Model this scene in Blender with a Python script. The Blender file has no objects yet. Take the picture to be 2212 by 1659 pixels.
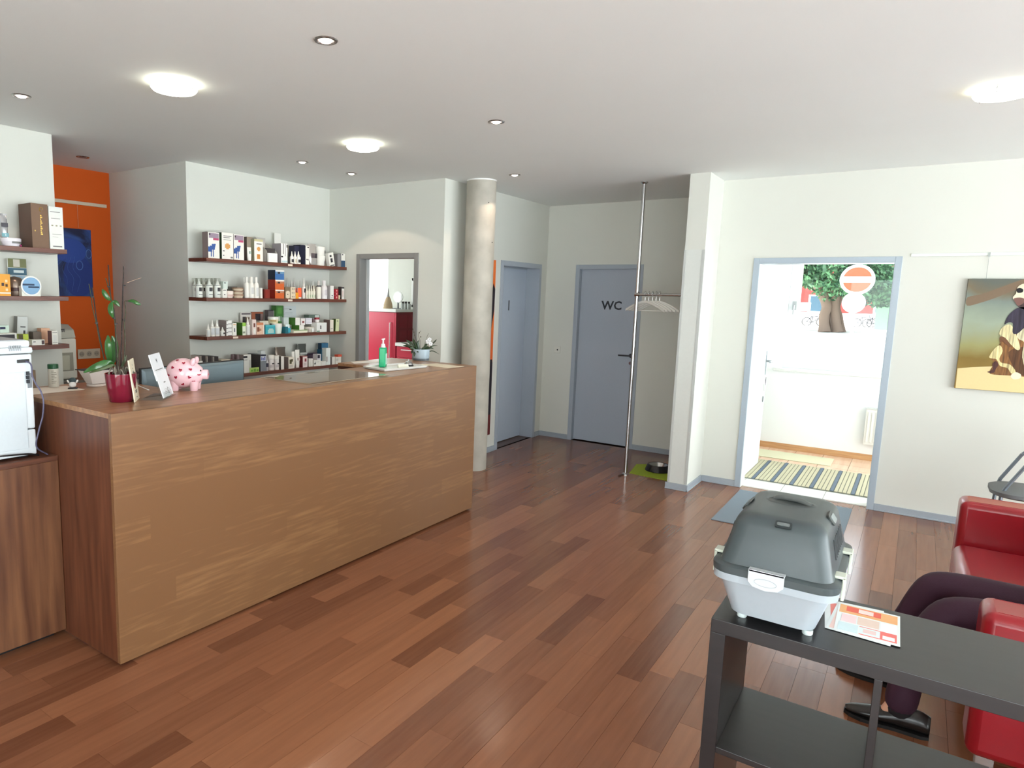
import bpy, math, random
from mathutils import Vector, Matrix, noise
R_=random.Random(7)
PI=math.pi
sc=bpy.context.scene
COL=sc.collection
# ---------------------------------------------------------------- camera
CX,CY,CZ=-1.5013,-2.70823,1.67292
YAW,PIT,ROL=0.63084,0.13591,0.02304
FPX,U0,V0=1461.21,906.535,837.161
FW=Vector((math.cos(YAW)*math.cos(PIT),math.sin(YAW)*math.cos(PIT),-math.sin(PIT)))
RT=Vector((math.sin(YAW),-math.cos(YAW),0)); UPV=RT.cross(FW)
RT,UPV=RT*math.cos(ROL)+UPV*math.sin(ROL),-RT*math.sin(ROL)+UPV*math.cos(ROL)
CAM=Vector((CX,CY,CZ))
cd=bpy.data.cameras.new('camera'); co=bpy.data.objects.new('camera',cd); COL.objects.link(co)
cd.sensor_fit='HORIZONTAL'; cd.sensor_width=36; cd.lens=FPX/2212*36
cd.shift_x=(1106-U0)/2212; cd.shift_y=(V0-829.5)/2212; cd.clip_start=.05; cd.clip_end=300
co.matrix_world=Matrix(((RT.x,UPV.x,-FW.x,CX),(RT.y,UPV.y,-FW.y,CY),(RT.z,UPV.z,-FW.z,CZ),(0,0,0,1)))
sc.camera=co
def at(u,v,ax,val):
    d=FW+RT*((u-U0)/FPX)-UPV*((v-V0)/FPX)
    return CAM+d*((val-CAM[ax])/d[ax])
def pd(u,v,dep):
    return CAM+(FW+RT*((u-U0)/FPX)-UPV*((v-V0)/FPX))*dep
# ---------------------------------------------------------------- world, exposure
w=bpy.data.worlds.new('world'); sc.world=w; w.use_nodes=True
nt=w.node_tree; bg=nt.nodes['Background']
tc=nt.nodes.new('ShaderNodeTexCoord'); sp=nt.nodes.new('ShaderNodeSeparateXYZ'); cr=nt.nodes.new('ShaderNodeValToRGB')
nt.links.new(tc.outputs['Generated'],sp.inputs[0]); nt.links.new(sp.outputs['Z'],cr.inputs[0]); nt.links.new(cr.outputs[0],bg.inputs[0])
cr.color_ramp.elements[0].position=0.0; cr.color_ramp.elements[0].color=(.86,.97,1,1)
cr.color_ramp.elements[1].position=.6; cr.color_ramp.elements[1].color=(.74,.89,1,1)
WORLD=2.6
bg.inputs[1].default_value=WORLD
sc.view_settings.view_transform='Standard'; sc.view_settings.look='None'; sc.view_settings.gamma=1
sc.view_settings.use_curve_mapping=False; sc.view_settings.exposure=1.0
def portal(name,loc,rot,sx,sy):
    l=bpy.data.lights.new(name,'AREA'); l.shape='RECTANGLE'; l.size=sx; l.size_y=sy
    o=bpy.data.objects.new(name,l); COL.objects.link(o); o.location=loc; o.rotation_euler=rot; l.cycles.is_portal=True
# daylight comes in through the glazed shop front (right, out of frame), the porch window and the treatment room window
sl=bpy.data.lights.new('sun','SUN'); sl.energy=15; sl.angle=math.radians(3); sl.color=(.98,1,.98)
so_=bpy.data.objects.new('sun',sl); COL.objects.link(so_); so_.rotation_euler=Vector((-.15,.62,.85)).to_track_quat('Z','Y').to_euler()
portal('daylight_portal_front',(1.25,-7.07,1.35),(PI/2,0,0),7.5,2.6)
portal('daylight_portal_rear',(-4.27,-3.6,1.35),(PI/2,0,-PI/2),4.8,2.5)
portal('daylight_portal_porch',(7.42,-2.3,1.75),(PI/2,0,PI/2),1.75,1.7)
portal('daylight_portal_porch_door',(6.2,-3.44,1.25),(PI/2,0,0),1.7,2.5)
portal('daylight_portal_treatment',(8.12,5.5,1.75),(PI/2,0,PI/2),1.0,1.6)
portal('daylight_portal_treatment_side',(6.0,6.62,1.6),(-PI/2,0,0),2.4,1.5)
# area lamps added in out-of-frame openings, standing in for sky and pavement light
def daylight(name,loc,rot,sx,sy,L,col=(.97,1,1)):
    l=bpy.data.lights.new(name,'AREA'); l.shape='RECTANGLE'; l.size=sx; l.size_y=sy; l.energy=L*sx*sy*math.pi; l.color=col
    o=bpy.data.objects.new(name,l); COL.objects.link(o); o.location=loc; o.rotation_euler=rot
daylight('fill_light_front',(1.25,-7.03,1.35),(PI/2,0,0),7.4,2.5,1.65)
daylight('fill_light_rear',(-4.23,-3.6,1.35),(PI/2,0,-PI/2),4.7,2.4,1.6)
daylight('fill_light_porch_door',(6.2,-3.33,1.3),(PI/2,0,0),1.6,2.4,.9)
daylight('fill_light_treatment',(6.0,6.58,1.6),(-PI/2,0,0),2.2,1.4,1.6)
# ---------------------------------------------------------------- materials
def lin(c): 
    c=c/255.; return c/12.92 if c<=.04045 else ((c+.055)/1.055)**2.4
def S(r,g,b): return (lin(r),lin(g),lin(b),1)
_mc={}
def M(r,g,b,rough=.5,metal=0,coat=0,spec=.5,emit=0,bump=0,bscale=60,trans=0,name=None,ior=1.45):
    k=(r,g,b,rough,metal,coat,spec,emit,bump,bscale,trans,ior)
    if k in _mc: return _mc[k]
    m=bpy.data.materials.new(name or 'plain_%d_%d_%d'%(r,g,b)); m.use_nodes=True
    n=m.node_tree; p=n.nodes['Principled BSDF']
    c=S(r,g,b); p.inputs['Base Color'].default_value=c; p.inputs['Roughness'].default_value=rough
    p.inputs['Metallic'].default_value=metal; p.inputs['Coat Weight'].default_value=coat
    p.inputs['Specular IOR Level'].default_value=spec; p.inputs['IOR'].default_value=ior
    p.inputs['Transmission Weight'].default_value=trans
    if emit: p.inputs['Emission Color'].default_value=c; p.inputs['Emission Strength'].default_value=emit
    tx=n.nodes.new('ShaderNodeTexCoord'); no=n.nodes.new('ShaderNodeTexNoise'); no.inputs['Scale'].default_value=bscale
    n.links.new(tx.outputs['Object'],no.inputs['Vector'])
    if bump:
        bu=n.nodes.new('ShaderNodeBump'); bu.inputs['Strength'].default_value=bump; bu.inputs['Distance'].default_value=.002
        n.links.new(no.outputs[0],bu.inputs['Height']); n.links.new(bu.outputs[0],p.inputs['Normal'])
    elif not emit and not trans:   # slight procedural tint variation
        mx=n.nodes.new('ShaderNodeMixRGB'); mx.blend_type='MULTIPLY'; mx.inputs[0].default_value=.06
        mx.inputs[1].default_value=c; n.links.new(no.outputs[0],mx.inputs[2]); n.links.new(mx.outputs[0],p.inputs['Base Color'])
    _mc[k]=m; return m
def glass_mat(name,tint=(1,1,1,1),refl=.12,rough=.02):
    m=bpy.data.materials.new(name); m.use_nodes=True; n=m.node_tree; n.nodes.clear()
    o=n.nodes.new('ShaderNodeOutputMaterial'); mx=n.nodes.new('ShaderNodeMixShader'); t=n.nodes.new('ShaderNodeBsdfTransparent')
    g=n.nodes.new('ShaderNodeBsdfGlossy'); fr=n.nodes.new('ShaderNodeFresnel'); fr.inputs[0].default_value=1.45
    t.inputs[0].default_value=tint; g.inputs['Roughness'].default_value=rough
    ge=n.nodes.new('ShaderNodeNewGeometry'); mm=n.nodes.new('ShaderNodeMath'); mm.operation='SUBTRACT'; mm.inputs[0].default_value=1; n.links.new(ge.outputs['Backfacing'],mm.inputs[1])
    m2=n.nodes.new('ShaderNodeMath'); m2.operation='MULTIPLY'; n.links.new(mm.outputs[0],m2.inputs[1]); n.links.new(fr.outputs[0],m2.inputs[0])
    n.links.new(m2.outputs[0],mx.inputs[0]); n.links.new(t.outputs[0],mx.inputs[1]); n.links.new(g.outputs[0],mx.inputs[2]); n.links.new(mx.outputs[0],o.inputs[0])
    return m
def wood(name,c0,c1,axis='X',rough=.4,scale=1.0,strip=0,coat=0,spec=.5,stripamt=.35,tone=False):
    """grain stretched along an axis of the world; strip>0: printed strips of that width, each with a tone of its own"""
    m=bpy.data.materials.new(name); m.use_nodes=True; n=m.node_tree; L=n.links; p=n.nodes['Principled BSDF']
    g=n.nodes.new('ShaderNodeNewGeometry'); mp=n.nodes.new('ShaderNodeMapping')
    s={'X':(1.2,18,18),'Y':(18,1.2,18),'Z':(18,18,1.2)}[axis]
    mp.inputs['Scale'].default_value=[q*scale for q in s]
    L.new(g.outputs['Position'],mp.inputs[0])
    no=n.nodes.new('ShaderNodeTexNoise'); no.inputs['Scale'].default_value=3; no.inputs['Detail'].default_value=6; no.inputs['Distortion'].default_value=.15
    cr=n.nodes.new('ShaderNodeValToRGB'); cr.color_ramp.elements[0].color=S(*c0); cr.color_ramp.elements[1].color=S(*c1)
    cr.color_ramp.elements[0].position=.3; cr.color_ramp.elements[1].position=.7
    if tone: cr.color_ramp.elements[0].position=.12; cr.color_ramp.elements[1].position=.45
    src=mp.outputs[0]
    if tone:
        a=n.nodes.new('ShaderNodeAttribute'); a.attribute_name='tone'
        ad=n.nodes.new('ShaderNodeVectorMath'); ad.operation='MULTIPLY_ADD'; ad.inputs[1].default_value=(37,53,11); L.new(a.outputs['Color'],ad.inputs[0]); L.new(mp.outputs[0],ad.inputs[2]); src=ad.outputs[0]
    L.new(src,no.inputs['Vector']); 
    fac=no.outputs[0]
    if tone or strip:
        ma=n.nodes.new('ShaderNodeMath'); ma.operation='MULTIPLY_ADD'; ma.inputs[1].default_value=.15 if tone else .45
        L.new(no.outputs[0],ma.inputs[0])
        mb=n.nodes.new('ShaderNodeMath'); mb.operation='MULTIPLY'; mb.inputs[1].default_value=.42
        if tone: L.new(a.outputs['Fac'],mb.inputs[0])
        else:
            # strips: cell noise on snapped position
            sx=n.nodes.new('ShaderNodeSeparateXYZ'); L.new(g.outputs['Position'],sx.inputs[0])
            other={'X':'Z','Y':'X','Z':'X'}[axis]
            d=n.nodes.new('ShaderNodeMath'); d.operation='DIVIDE'; d.inputs[1].default_value=strip; L.new(sx.outputs[other],d.inputs[0])
            f=n.nodes.new('ShaderNodeMath'); f.operation='FLOOR'; L.new(d.outputs[0],f.inputs[0])
            k=n.nodes.new('ShaderNodeMath'); k.operation='MULTIPLY_ADD'; k.inputs[1].default_value=.37; L.new(f.outputs[0],k.inputs[0])
            dx=n.nodes.new('ShaderNodeMath'); dx.operation='MULTIPLY'; dx.inputs[1].default_value=.9; L.new(sx.outputs[axis],dx.inputs[0]); L.new(dx.outputs[0],k.inputs[2])
            f2=n.nodes.new('ShaderNodeMath'); f2.operation='FLOOR'; L.new(k.outputs[0],f2.inputs[0])
            cb=n.nodes.new('ShaderNodeCombineXYZ'); L.new(f.outputs[0],cb.inputs[0]); L.new(f2.outputs[0],cb.inputs[1])
            wn=n.nodes.new('ShaderNodeTexWhiteNoise'); L.new(cb.outputs[0],wn.inputs['Vector']); L.new(wn.outputs['Value'],mb.inputs[0])
            mb.inputs[1].default_value=stripamt
        L.new(mb.outputs[0],ma.inputs[2]); fac=ma.outputs[0]
    L.new(fac,cr.inputs[0]); L.new(cr.outputs[0],p.inputs['Base Color'])
    p.inputs['Roughness'].default_value=rough; p.inputs['Coat Weight'].default_value=coat; p.inputs['Specular IOR Level'].default_value=spec
    if tone: return m
    bu=n.nodes.new('ShaderNodeBump'); bu.inputs['Strength'].default_value=.03; bu.inputs['Distance'].default_value=.0005
    L.new(no.outputs[0],bu.inputs['Height']); L.new(bu.outputs[0],p.inputs['Normal'])
    return m
def plaster(name,c,amt=.04):
    m=bpy.data.materials.new(name); m.use_nodes=True; n=m.node_tree; L=n.links; p=n.nodes['Principled BSDF']
    g=n.nodes.new('ShaderNodeNewGeometry'); no=n.nodes.new('ShaderNodeTexNoise'); no.inputs['Scale'].default_value=140; no.inputs['Detail'].default_value=3
    n2=n.nodes.new('ShaderNodeTexNoise'); n2.inputs['Scale'].default_value=1.3
    L.new(g.outputs['Position'],no.inputs['Vector']); L.new(g.outputs['Position'],n2.inputs['Vector'])
    mx=n.nodes.new('ShaderNodeMixRGB'); mx.blend_type='MULTIPLY'; mx.inputs[0].default_value=amt; mx.inputs[1].default_value=S(*c)
    L.new(n2.outputs[0],mx.inputs[2]); L.new(mx.outputs[0],p.inputs['Base Color'])
    bu=n.nodes.new('ShaderNodeBump'); bu.inputs['Strength'].default_value=.12; bu.inputs['Distance'].default_value=.0015
    L.new(no.outputs[0],bu.inputs['Height']); L.new(bu.outputs[0],p.inputs['Normal'])
    p.inputs['Roughness'].default_value=.75; p.inputs['Specular IOR Level'].default_value=.25
    return m
WALL=plaster('white_plaster',(214,214,205)); CEIL=plaster('ceiling_plaster',(236,238,236)); ORANGE=plaster('orange_paint',(208,88,22))
FLOORM=wood('merbau_laminate',(96,55,37),(154,102,72),'X',rough=.2,scale=.8,tone=True,coat=.0,spec=.5)
DESKM=wood('desk_veneer',(120,84,54),(174,132,88),'X',rough=.36,scale=1.1,strip=.11,stripamt=.13)
DESKTOP=wood('desk_veneer_top',(132,92,62),(172,128,88),'X',rough=.3,scale=.7,strip=.0)
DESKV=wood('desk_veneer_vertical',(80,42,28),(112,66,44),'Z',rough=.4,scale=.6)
SHELFM=wood('dark_shelf_wood',(84,44,34),(122,70,52),'X',rough=.35,scale=.9)
STEEL=M(166,174,184,.4,name='grey_blue_lacquer'); DOORM=M(182,192,206,.42,name='door_lacquer')
SKIRT=M(158,166,174,.4,name='skirting_grey'); WHITE=M(236,236,232,.5,name='white_plastic'); CHROME=M(200,200,200,.22,1,name='chrome')
BLACK=M(24,23,24,.45,name='black_plastic'); BROWNBLACK=M(44,38,38,.42,name='black_brown_laminate')
def concrete():
    m=bpy.data.materials.new('fair_faced_concrete'); m.use_nodes=True; n=m.node_tree; L=n.links; p=n.nodes['Principled BSDF']
    g=n.nodes.new('ShaderNodeNewGeometry'); no=n.nodes.new('ShaderNodeTexNoise'); no.inputs['Scale'].default_value=5; no.inputs['Detail'].default_value=8
    L.new(g.outputs['Position'],no.inputs['Vector']); cr=n.nodes.new('ShaderNodeValToRGB')
    cr.color_ramp.elements[0].color=S(162,156,144); cr.color_ramp.elements[1].color=S(188,182,169); cr.color_ramp.elements[0].position=.3; cr.color_ramp.elements[1].position=.7
    L.new(no.outputs[0],cr.inputs[0]); L.new(cr.outputs[0],p.inputs['Base Color']); p.inputs['Roughness'].default_value=.6
    bu=n.nodes.new('ShaderNodeBump'); bu.inputs['Strength'].default_value=.3; bu.inputs['Distance'].default_value=.004; L.new(no.outputs[0],bu.inputs['Height']); L.new(bu.outputs[0],p.inputs['Normal'])
    return m
CONC=concrete()
# ---------------------------------------------------------------- mesh builder
def lerp(a,b,t): return a+(b-a)*t
class MB:
    def __init__(s,o=(0,0,0)): s.v=[]; s.f=[]; s.mi=[]; s.T=None; s.o=Vector(o)
    def add(s,vs,fs,m=0):
        n=len(s.v)
        for q in vs:
            q=Vector(q)
            if s.T is not None: q=s.T@q
            s.v.append(q-s.o)
        for f in fs: s.f.append([n+i for i in f]); s.mi.append(m)
        return s
    def box(s,x0,x1,y0,y1,z0,z1,m=0):
        return s.add([(x0,y0,z0),(x1,y0,z0),(x1,y1,z0),(x0,y1,z0),(x0,y0,z1),(x1,y0,z1),(x1,y1,z1),(x0,y1,z1)],
          [(0,3,2,1),(4,5,6,7),(0,1,5,4),(1,2,6,5),(2,3,7,6),(3,0,4,7)],m)
    def prism(s,poly,a,b,ax='z',m=0):
        def P(p,q): return {'z':(p[0],p[1],q),'y':(p[0],q,p[1]),'x':(q,p[0],p[1])}[ax]
        n=len(poly); vs=[P(p,a) for p in poly]+[P(p,b) for p in poly]
        fs=[tuple(reversed(range(n))),tuple(range(n,2*n))]+[(i,(i+1)%n,(i+1)%n+n,i+n) for i in range(n)]
        return s.add(vs,fs,m)
    def lathe(s,prof,c=(0,0,0),n=24,sx=1,sy=1,m=0,ax='z',cap=True):
        vs=[];fs=[]
        for r,z in prof:
            for i in range(n):
                a=2*PI*i/n; x,y=r*math.cos(a)*sx,r*math.sin(a)*sy
                q={'z':(x,y,z),'y':(x,z,y),'x':(z,x,y)}[ax]; vs.append((q[0]+c[0],q[1]+c[1],q[2]+c[2]))
        k=len(prof)
        for j in range(k-1):
            for i in range(n): fs.append((j*n+i,j*n+(i+1)%n,(j+1)*n+(i+1)%n,(j+1)*n+i))
        if cap: fs.append(tuple(reversed(range(n)))); fs.append(tuple(range((k-1)*n,k*n)))
        return s.add(vs,fs,m)
    def tube(s,pts,r,n=8,m=0,cap=True,closed=False):
        pts=[Vector(q) for q in pts]; k=len(pts); rs=r if isinstance(r,(list,tuple)) else [r]*k
        vs=[];fs=[]; ref=None
        for j in range(k):
            if closed: d=pts[(j+1)%k]-pts[j-1]
            else: d=pts[min(j+1,k-1)]-pts[max(j-1,0)]
            d.normalize()
            if ref is None: ref=d.orthogonal().normalized()
            ref=(ref-d*ref.dot(d)).normalized(); b=d.cross(ref)
            for i in range(n):
                a=2*PI*i/n; vs.append(pts[j]+(ref*math.cos(a)+b*math.sin(a))*rs[j])
        for j in range(k if closed else k-1):
            j2=(j+1)%k
            for i in range(n): fs.append((j*n+i,j*n+(i+1)%n,j2*n+(i+1)%n,j2*n+i))
        if cap and not closed: fs.append(tuple(reversed(range(n)))); fs.append(tuple(range((k-1)*n,k*n)))
        return s.add(vs,fs,m)
    def ball(s,c,rx,ry=None,rz=None,n=16,k=10,m=0):
        ry=ry or rx; rz=rz or rx; vs=[];fs=[]
        for j in range(k+1):
            t=PI*j/k
            for i in range(n):
                a=2*PI*i/n; vs.append((c[0]+rx*math.sin(t)*math.cos(a),c[1]+ry*math.sin(t)*math.sin(a),c[2]-rz*math.cos(t)))
        for j in range(k):
            for i in range(n): fs.append((j*n+i,j*n+(i+1)%n,(j+1)*n+(i+1)%n,(j+1)*n+i))
        return s.add(vs,fs,m)
    def text(s,txt,size,T,m=0,ex=.0006,align='CENTER',bold=0):
        c=bpy.data.curves.new('t','FONT'); c.body=txt; c.size=size; c.extrude=ex; c.align_x=align; c.align_y='CENTER'; c.resolution_u=2; c.offset=bold
        o=bpy.data.objects.new('t',c); me=bpy.data.meshes.new_from_object(o)
        s.add([T@q.co for q in me.vertices],[tuple(p.vertices) for p in me.polygons],m)
        bpy.data.objects.remove(o); bpy.data.curves.remove(c); bpy.data.meshes.remove(me); return s
    def build(s,name,mats,parent=None,bevel=0,smooth=False,sub=0,seg=2,label=None,kind=None,solid=0):
        me=bpy.data.meshes.new(name); me.from_pydata([tuple(q) for q in s.v],[],s.f)
        if not isinstance(mats,(list,tuple)): mats=[mats]
        for q in mats: me.materials.append(q)
        me.polygons.foreach_set('material_index',s.mi)
        if smooth: me.polygons.foreach_set('use_smooth',[True]*len(me.polygons))
        me.update()
        o=bpy.data.objects.new(name,me); COL.objects.link(o)
        if smooth is True and not sub: 
            e=0
            try: me.set_sharp_from_angle(angle=math.radians(38))
            except Exception: pass
        if solid: md=o.modifiers.new('s','SOLIDIFY'); md.thickness=solid
        if bevel: md=o.modifiers.new('b','BEVEL'); md.width=bevel; md.segments=seg; md.limit_method='ANGLE'; md.angle_limit=math.radians(40)
        if sub: md=o.modifiers.new('u','SUBSURF'); md.levels=sub; md.render_levels=sub
        if parent: o.parent=parent
        if label: o['label']=label
        if kind: o['kind']=kind
        return o
def thing(name,label,cat,loc=(0,0,0),rz=0,group=None):
    o=bpy.data.objects.new(name,None); COL.objects.link(o); o.location=loc; o.rotation_euler=(0,0,rz)
    o.empty_display_size=.05; o['label']=label; o['category']=cat
    if group: o['group']=group
    return o
def tag(o,label,cat,group=None):
    o['label']=label; o['category']=cat
    if group: o['group']=group
    return o
def struct(o): o['kind']='structure'; return o
def bx(name,mat,x0,x1,y0,y1,z0,z1,parent=None,bevel=0,o=(0,0,0),**k):
    return MB(o).box(x0,x1,y0,y1,z0,z1).build(name,mat,parent,bevel=bevel,**k)
H=2.742; HC=1.1443
# ================================================================ SETTING
XS0,XS1,YS,YO,XL,YC,XW,XE=2.06,3.792,2.38,3.58,0.965,0.92,5.979,5.093
XP,YP0,YP1,XV=4.613,-1.195,-1.031,7.16
RX0,RY0=-4.2,-7.0          # rear and right walls, behind / beside the camera
YR=6.6; XR=8.05            # treatment room
# ceiling
struct(MB().box(RX0-.1,XR+.1,RY0-.15,YR+.15,H,H+.12).build('ceiling',CEIL))
# floor: base slab and planks
FL=struct(MB().box(RX0-.1,XR,RY0-.1,YR,-.12,-.012).build('floor',M(60,34,24,.8)))
W=.1085; rows=[]
planks=[]
y=-.465
ys=[]
k0=int((RY0-(-.465))/W)-1; k1=int((YO+.465)/W)+2
fixed={-1:[(1.40,.95)], 0:[], } 
ends={ -1:[1.403,1.71+.0], -2:[.81,1.712], -3:[2.315,], -4:[.497], -5:[.80,2.9], -9:[.502,1.401,2.05], -10:[1.09,], -12:[1.70], -8:[1.0], 3:[-.36], 2:[.35]}
for k in range(k0,k1):
    ya=-.465+k*W; yb=ya+W
    if yb<RY0 or ya>YO+.02: continue
    es=ends.get(k,[])
    xs=[]
    base=es[0] if es else R_.uniform(-.5,.5)
    x=base
    while x>RX0: xs.append(x); x-=R_.uniform(.62,1.15)
    xs.append(RX0); xs=xs[::-1]; i=1
    x=base
    while x<XW+.05:
        nx=es[i] if i<len(es) else x+R_.uniform(.62,1.15)
        i+=1; x=nx; xs.append(min(x,XW+.1))
        if x>=XW+.05: break
    lim=XE+.055 if ya<YP0-.05 else (XW if yb<YC+.06 else XS1)
    for a,b in zip(xs,xs[1:]):
        b=min(b,lim)
        if b-a<.02: continue
        t=min(1,max(0,R_.gauss(.5,.15)))
        t=min(.78,max(.24,t))
        planks.append((a,b,ya,yb,t))
def vis(pl):
    a,b,ya,yb,t=pl; c=Vector(((a+b)/2,(ya+yb)/2,0)); d=c-CAM; z=d.dot(FW)
    if z<.3: return -1
    u=U0+FPX*d.dot(RT)/z; v=V0-FPX*d.dot(UPV)/z
    if u<-150 or u>2350 or v>1800: return -1
    if c.x<2.95 and c.y>.1 and c.x>-.02: return -.5
    return 1/(z*z)
planks.sort(key=lambda q:-vis(q))
def tone_attr(me,ts):
    at_=me.attributes.new('tone','FLOAT_COLOR','POINT')
    buf=[]
    for t in ts: buf+= [t,t,t,1]
    at_.data.foreach_set('color',buf)
g=.0005
for a,b,ya,yb,t in planks[:298]:
    m=MB((a,ya,-.006)); m.box(a+g,b-g,ya+g,yb-g,-.012,0)
    o=m.build('plank',FLOORM,FL); o.location=(a,ya,-.006); tone_attr(o.data,[t]*8)
m=MB(); ts=[]
for a,b,ya,yb,t in planks[298:]: m.box(a+g,b-g,ya+g,yb-g,-.012,0); ts+=[t]*8
o=m.build('planks',FLOORM,FL,kind='stuff'); tone_attr(o.data,ts)
# walls
def wall(name,x0,x1,y0,y1,z0=0,z1=H,mat=WALL): return struct(bx(name,mat,x0,x1,y0,y1,z0,z1))
def wall_hole(name,ax,p0,p1,a0,a1,holes,mat=WALL):
    """wall slab between p0..p1 on axis ax, spanning a0..a1, with holes (h0,h1,z0,z1)"""
    m=MB(); cur=a0
    def B(u0,u1,z0,z1):
        if u1-u0<1e-4 or z1-z0<1e-4: return
        if ax=='x': m.box(p0,p1,u0,u1,z0,z1)
        else: m.box(u0,u1,p0,p1,z0,z1)
    for h0,h1,z0,z1 in sorted(holes):
        B(cur,h0,0,H); B(h0,h1,0,z0); B(h0,h1,z1,H); cur=h1
    B(cur,a1,0,H); return struct(m.build(name,mat))
wall('wall_left',RX0,XL,YS,YS+.14)                       # stub wall carrying the left shelves
wall('wall_alcove_back',RX0,XS0,YO,YO+.12,mat=ORANGE)
wall('wall_shelves',XS0,XS1,YS,YO)                      # block behind the long shelves
wall_hole('wall_treatment_door','x',XS1,XS1+.13,YC,YR,[(1.25,1.945,0,2.03)])
wall_hole('wall_corridor','y',YC,YC+.24,XS1+.13,XR,[(4.92,5.78,0,2.02)])
wall_hole('wall_toilet','x',XW,XW+.14,YP1,YC,[(-.195,.505,0,2.02)])
wall('wall_pillar',XP,XV,YP0,YP1)
wall_hole('wall_entrance','x',XE,XE+.17,RY0,YP0,[(-2.51,-1.545,0,2.015)])
PWL=plaster('porch_white',(250,253,255))
wall_hole('wall_porch','x',XV,XV+.26,-3.3,YP0,[(-3.12,-1.49,.93,2.42)],mat=PWL)
wall_hole('wall_porch_side','y',-3.42,-3.3,XE+.17,XV+.26,[(5.32,7.1,0,2.55)])
wall('wall_toilet_back',7.9,XR+.14,-1.2,YC)  # unseen toilet walls, added to stop light leaking under the WC door
wall('wall_toilet_side',XV,7.9,YP0,YP1)
wall_hole('wall_right','y',RY0-.14,RY0,RX0,XE+.17,[(-2.5,5.0,.06,2.65)])
wall_hole('wall_rear','x',RX0-.14,RX0,RY0,YO+.12,[(-6.0,-1.2,.1,2.6)])
wall_hole('wall_treatment_far','x',XR,XR+.14,YC+.24,YR,[(5.02,6.0,.95,2.5)])
wall_hole('wall_treatment_window','y',YR,YR+.14,XS1+.13,XR,[(4.8,7.2,.9,2.4)])
# column
c=MB(); c.lathe([(.138,0),(.138,H-.012)],(4.062,.694,0),48)
col=struct(c.build('column',CONC,smooth=True)); 
c=MB(); c.lathe([(.141,H-.012),(.141,H-.001)],(4.062,.694,0),48); struct(c.build('column_joint',WHITE,smooth=True))
c=MB()
for (u,v) in ((1050,438),(1054,524)):
    q=Vector((u,v)); p=at(u,v,1,.60); c.ball((p.x,.694-math.sqrt(max(.0001,.138**2-(p.x-4.062)**2)),p.z),.005)
c.build('air_hole',BLACK,col)
# skirting
def skirt(name,x0,x1,y0,y1):
    m=MB(); m.box(x0,x1,y0,y1,0,.058)
    if x1-x0>y1-y0: m.box(x0,x1,y0-(.006),y1,0,.012) if True else 0
    else: m.box(x0-.006,x1,y0,y1,0,.012)
    return struct(m.build(name,SKIRT,bevel=.003))
T_=.012
skirt('baseboard_entrance_left',XE-T_,XE,-1.494,YP0-T_)
skirt('baseboard_entrance_right',XE-T_,XE,RY0,-2.56)
skirt('baseboard_pillar_side',XP-T_,XE-T_,YP0-T_,YP0)
skirt('baseboard_pillar_front',XP-T_,XP,YP0,YP1+.02)
skirt('baseboard_toilet_right',XW-T_,XW,YP1,-.236)
skirt('baseboard_toilet_left',XW-T_,XW,.546,YC)
skirt('baseboard_corridor_right',5.824,XW-T_,YC-T_,YC)
skirt('baseboard_corridor_left',XS1,4.872,YC-T_,YC)
# corner guard sheet on the pillar end
CG=glass_mat('clear_guard',(.96,.97,.97,1))
m=MB(); m.box(XP-.003,XP,YP0,YP1,.062,2.108); struct(m.build('trim_1',M(214,216,210,.3)))
m=MB(); m.box(XP-.006,XP-.003,YP0-.003,YP0+.02,.062,2.108); m.box(XP-.006,XP-.003,YP1-.016,YP1+.004,.062,2.108); struct(m.build('trim_2',M(190,192,188,.35)))
# ---- door frames (steel, grey-blue)
def frame(name,ax,p,d,a0,a1,h,w=.045,depth=.14,proud=.012,side=-1,mats=STEEL,rebate=True):
    """frame around an opening; ax the wall normal axis, p the wall face, side the direction the face looks"""
    m=MB()
    f0,f1=(p+side*proud,p-side*depth); f0,f1=min(f0,f1),max(f0,f1)
    g0,g1=(p+side*proud,p); g0,g1=min(g0,g1),max(g0,g1)
    def B(u0,u1,z0,z1,q0,q1):
        if ax=='x': m.box(q0,q1,u0,u1,z0,z1)
        else: m.box(u0,u1,q0,q1,z0,z1)
    B(a0,a0+w,0,h,g0,g1); B(a1-w,a1,0,h,g0,g1); B(a0+w,a1-w,h-w,h,g0,g1)
    t=.004
    B(a0+w-.001,a0+w+t,0,h-w,f0,f1); B(a1-w-t,a1-w+.001,0,h-w,f0,f1); B(a0+w,a1-w,h-w-t,h-w+.001,f0,f1)
    return m
# door 1 (treatment room 1): leaf deep in the reveal
d1=struct(frame('',"y",YC,0,4.872,5.824,2.06,w=.05,depth=.24).build('door_1',STEEL,bevel=.002))
YD=YC+.16
MB().box(4.925,5.771,YD,YD+.04,.008,2.005).build('door_leaf',DOORM,d1,bevel=.002)
MB().box(4.925,5.771,YD-.006,YD+.001,1.995,2.008).build('rebate',STEEL,d1)
q=at(1099,661,1,YD); m=MB(); m.text('1',.16,Matrix.Translation((q.x,YD-.001,q.z))@Matrix.Rotation(PI/2,4,'X'),ex=.0012,bold=.0025); m.build('door_number',M(52,56,64,.4),d1)
q=at(1078,757,1,YD); m=MB(); m.lathe([(.019,YD-.012),(.019,YD)],(q.x,0,q.z),16,ax='y'); m.build('knob',M(50,50,54,.4,.6),d1)
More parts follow.
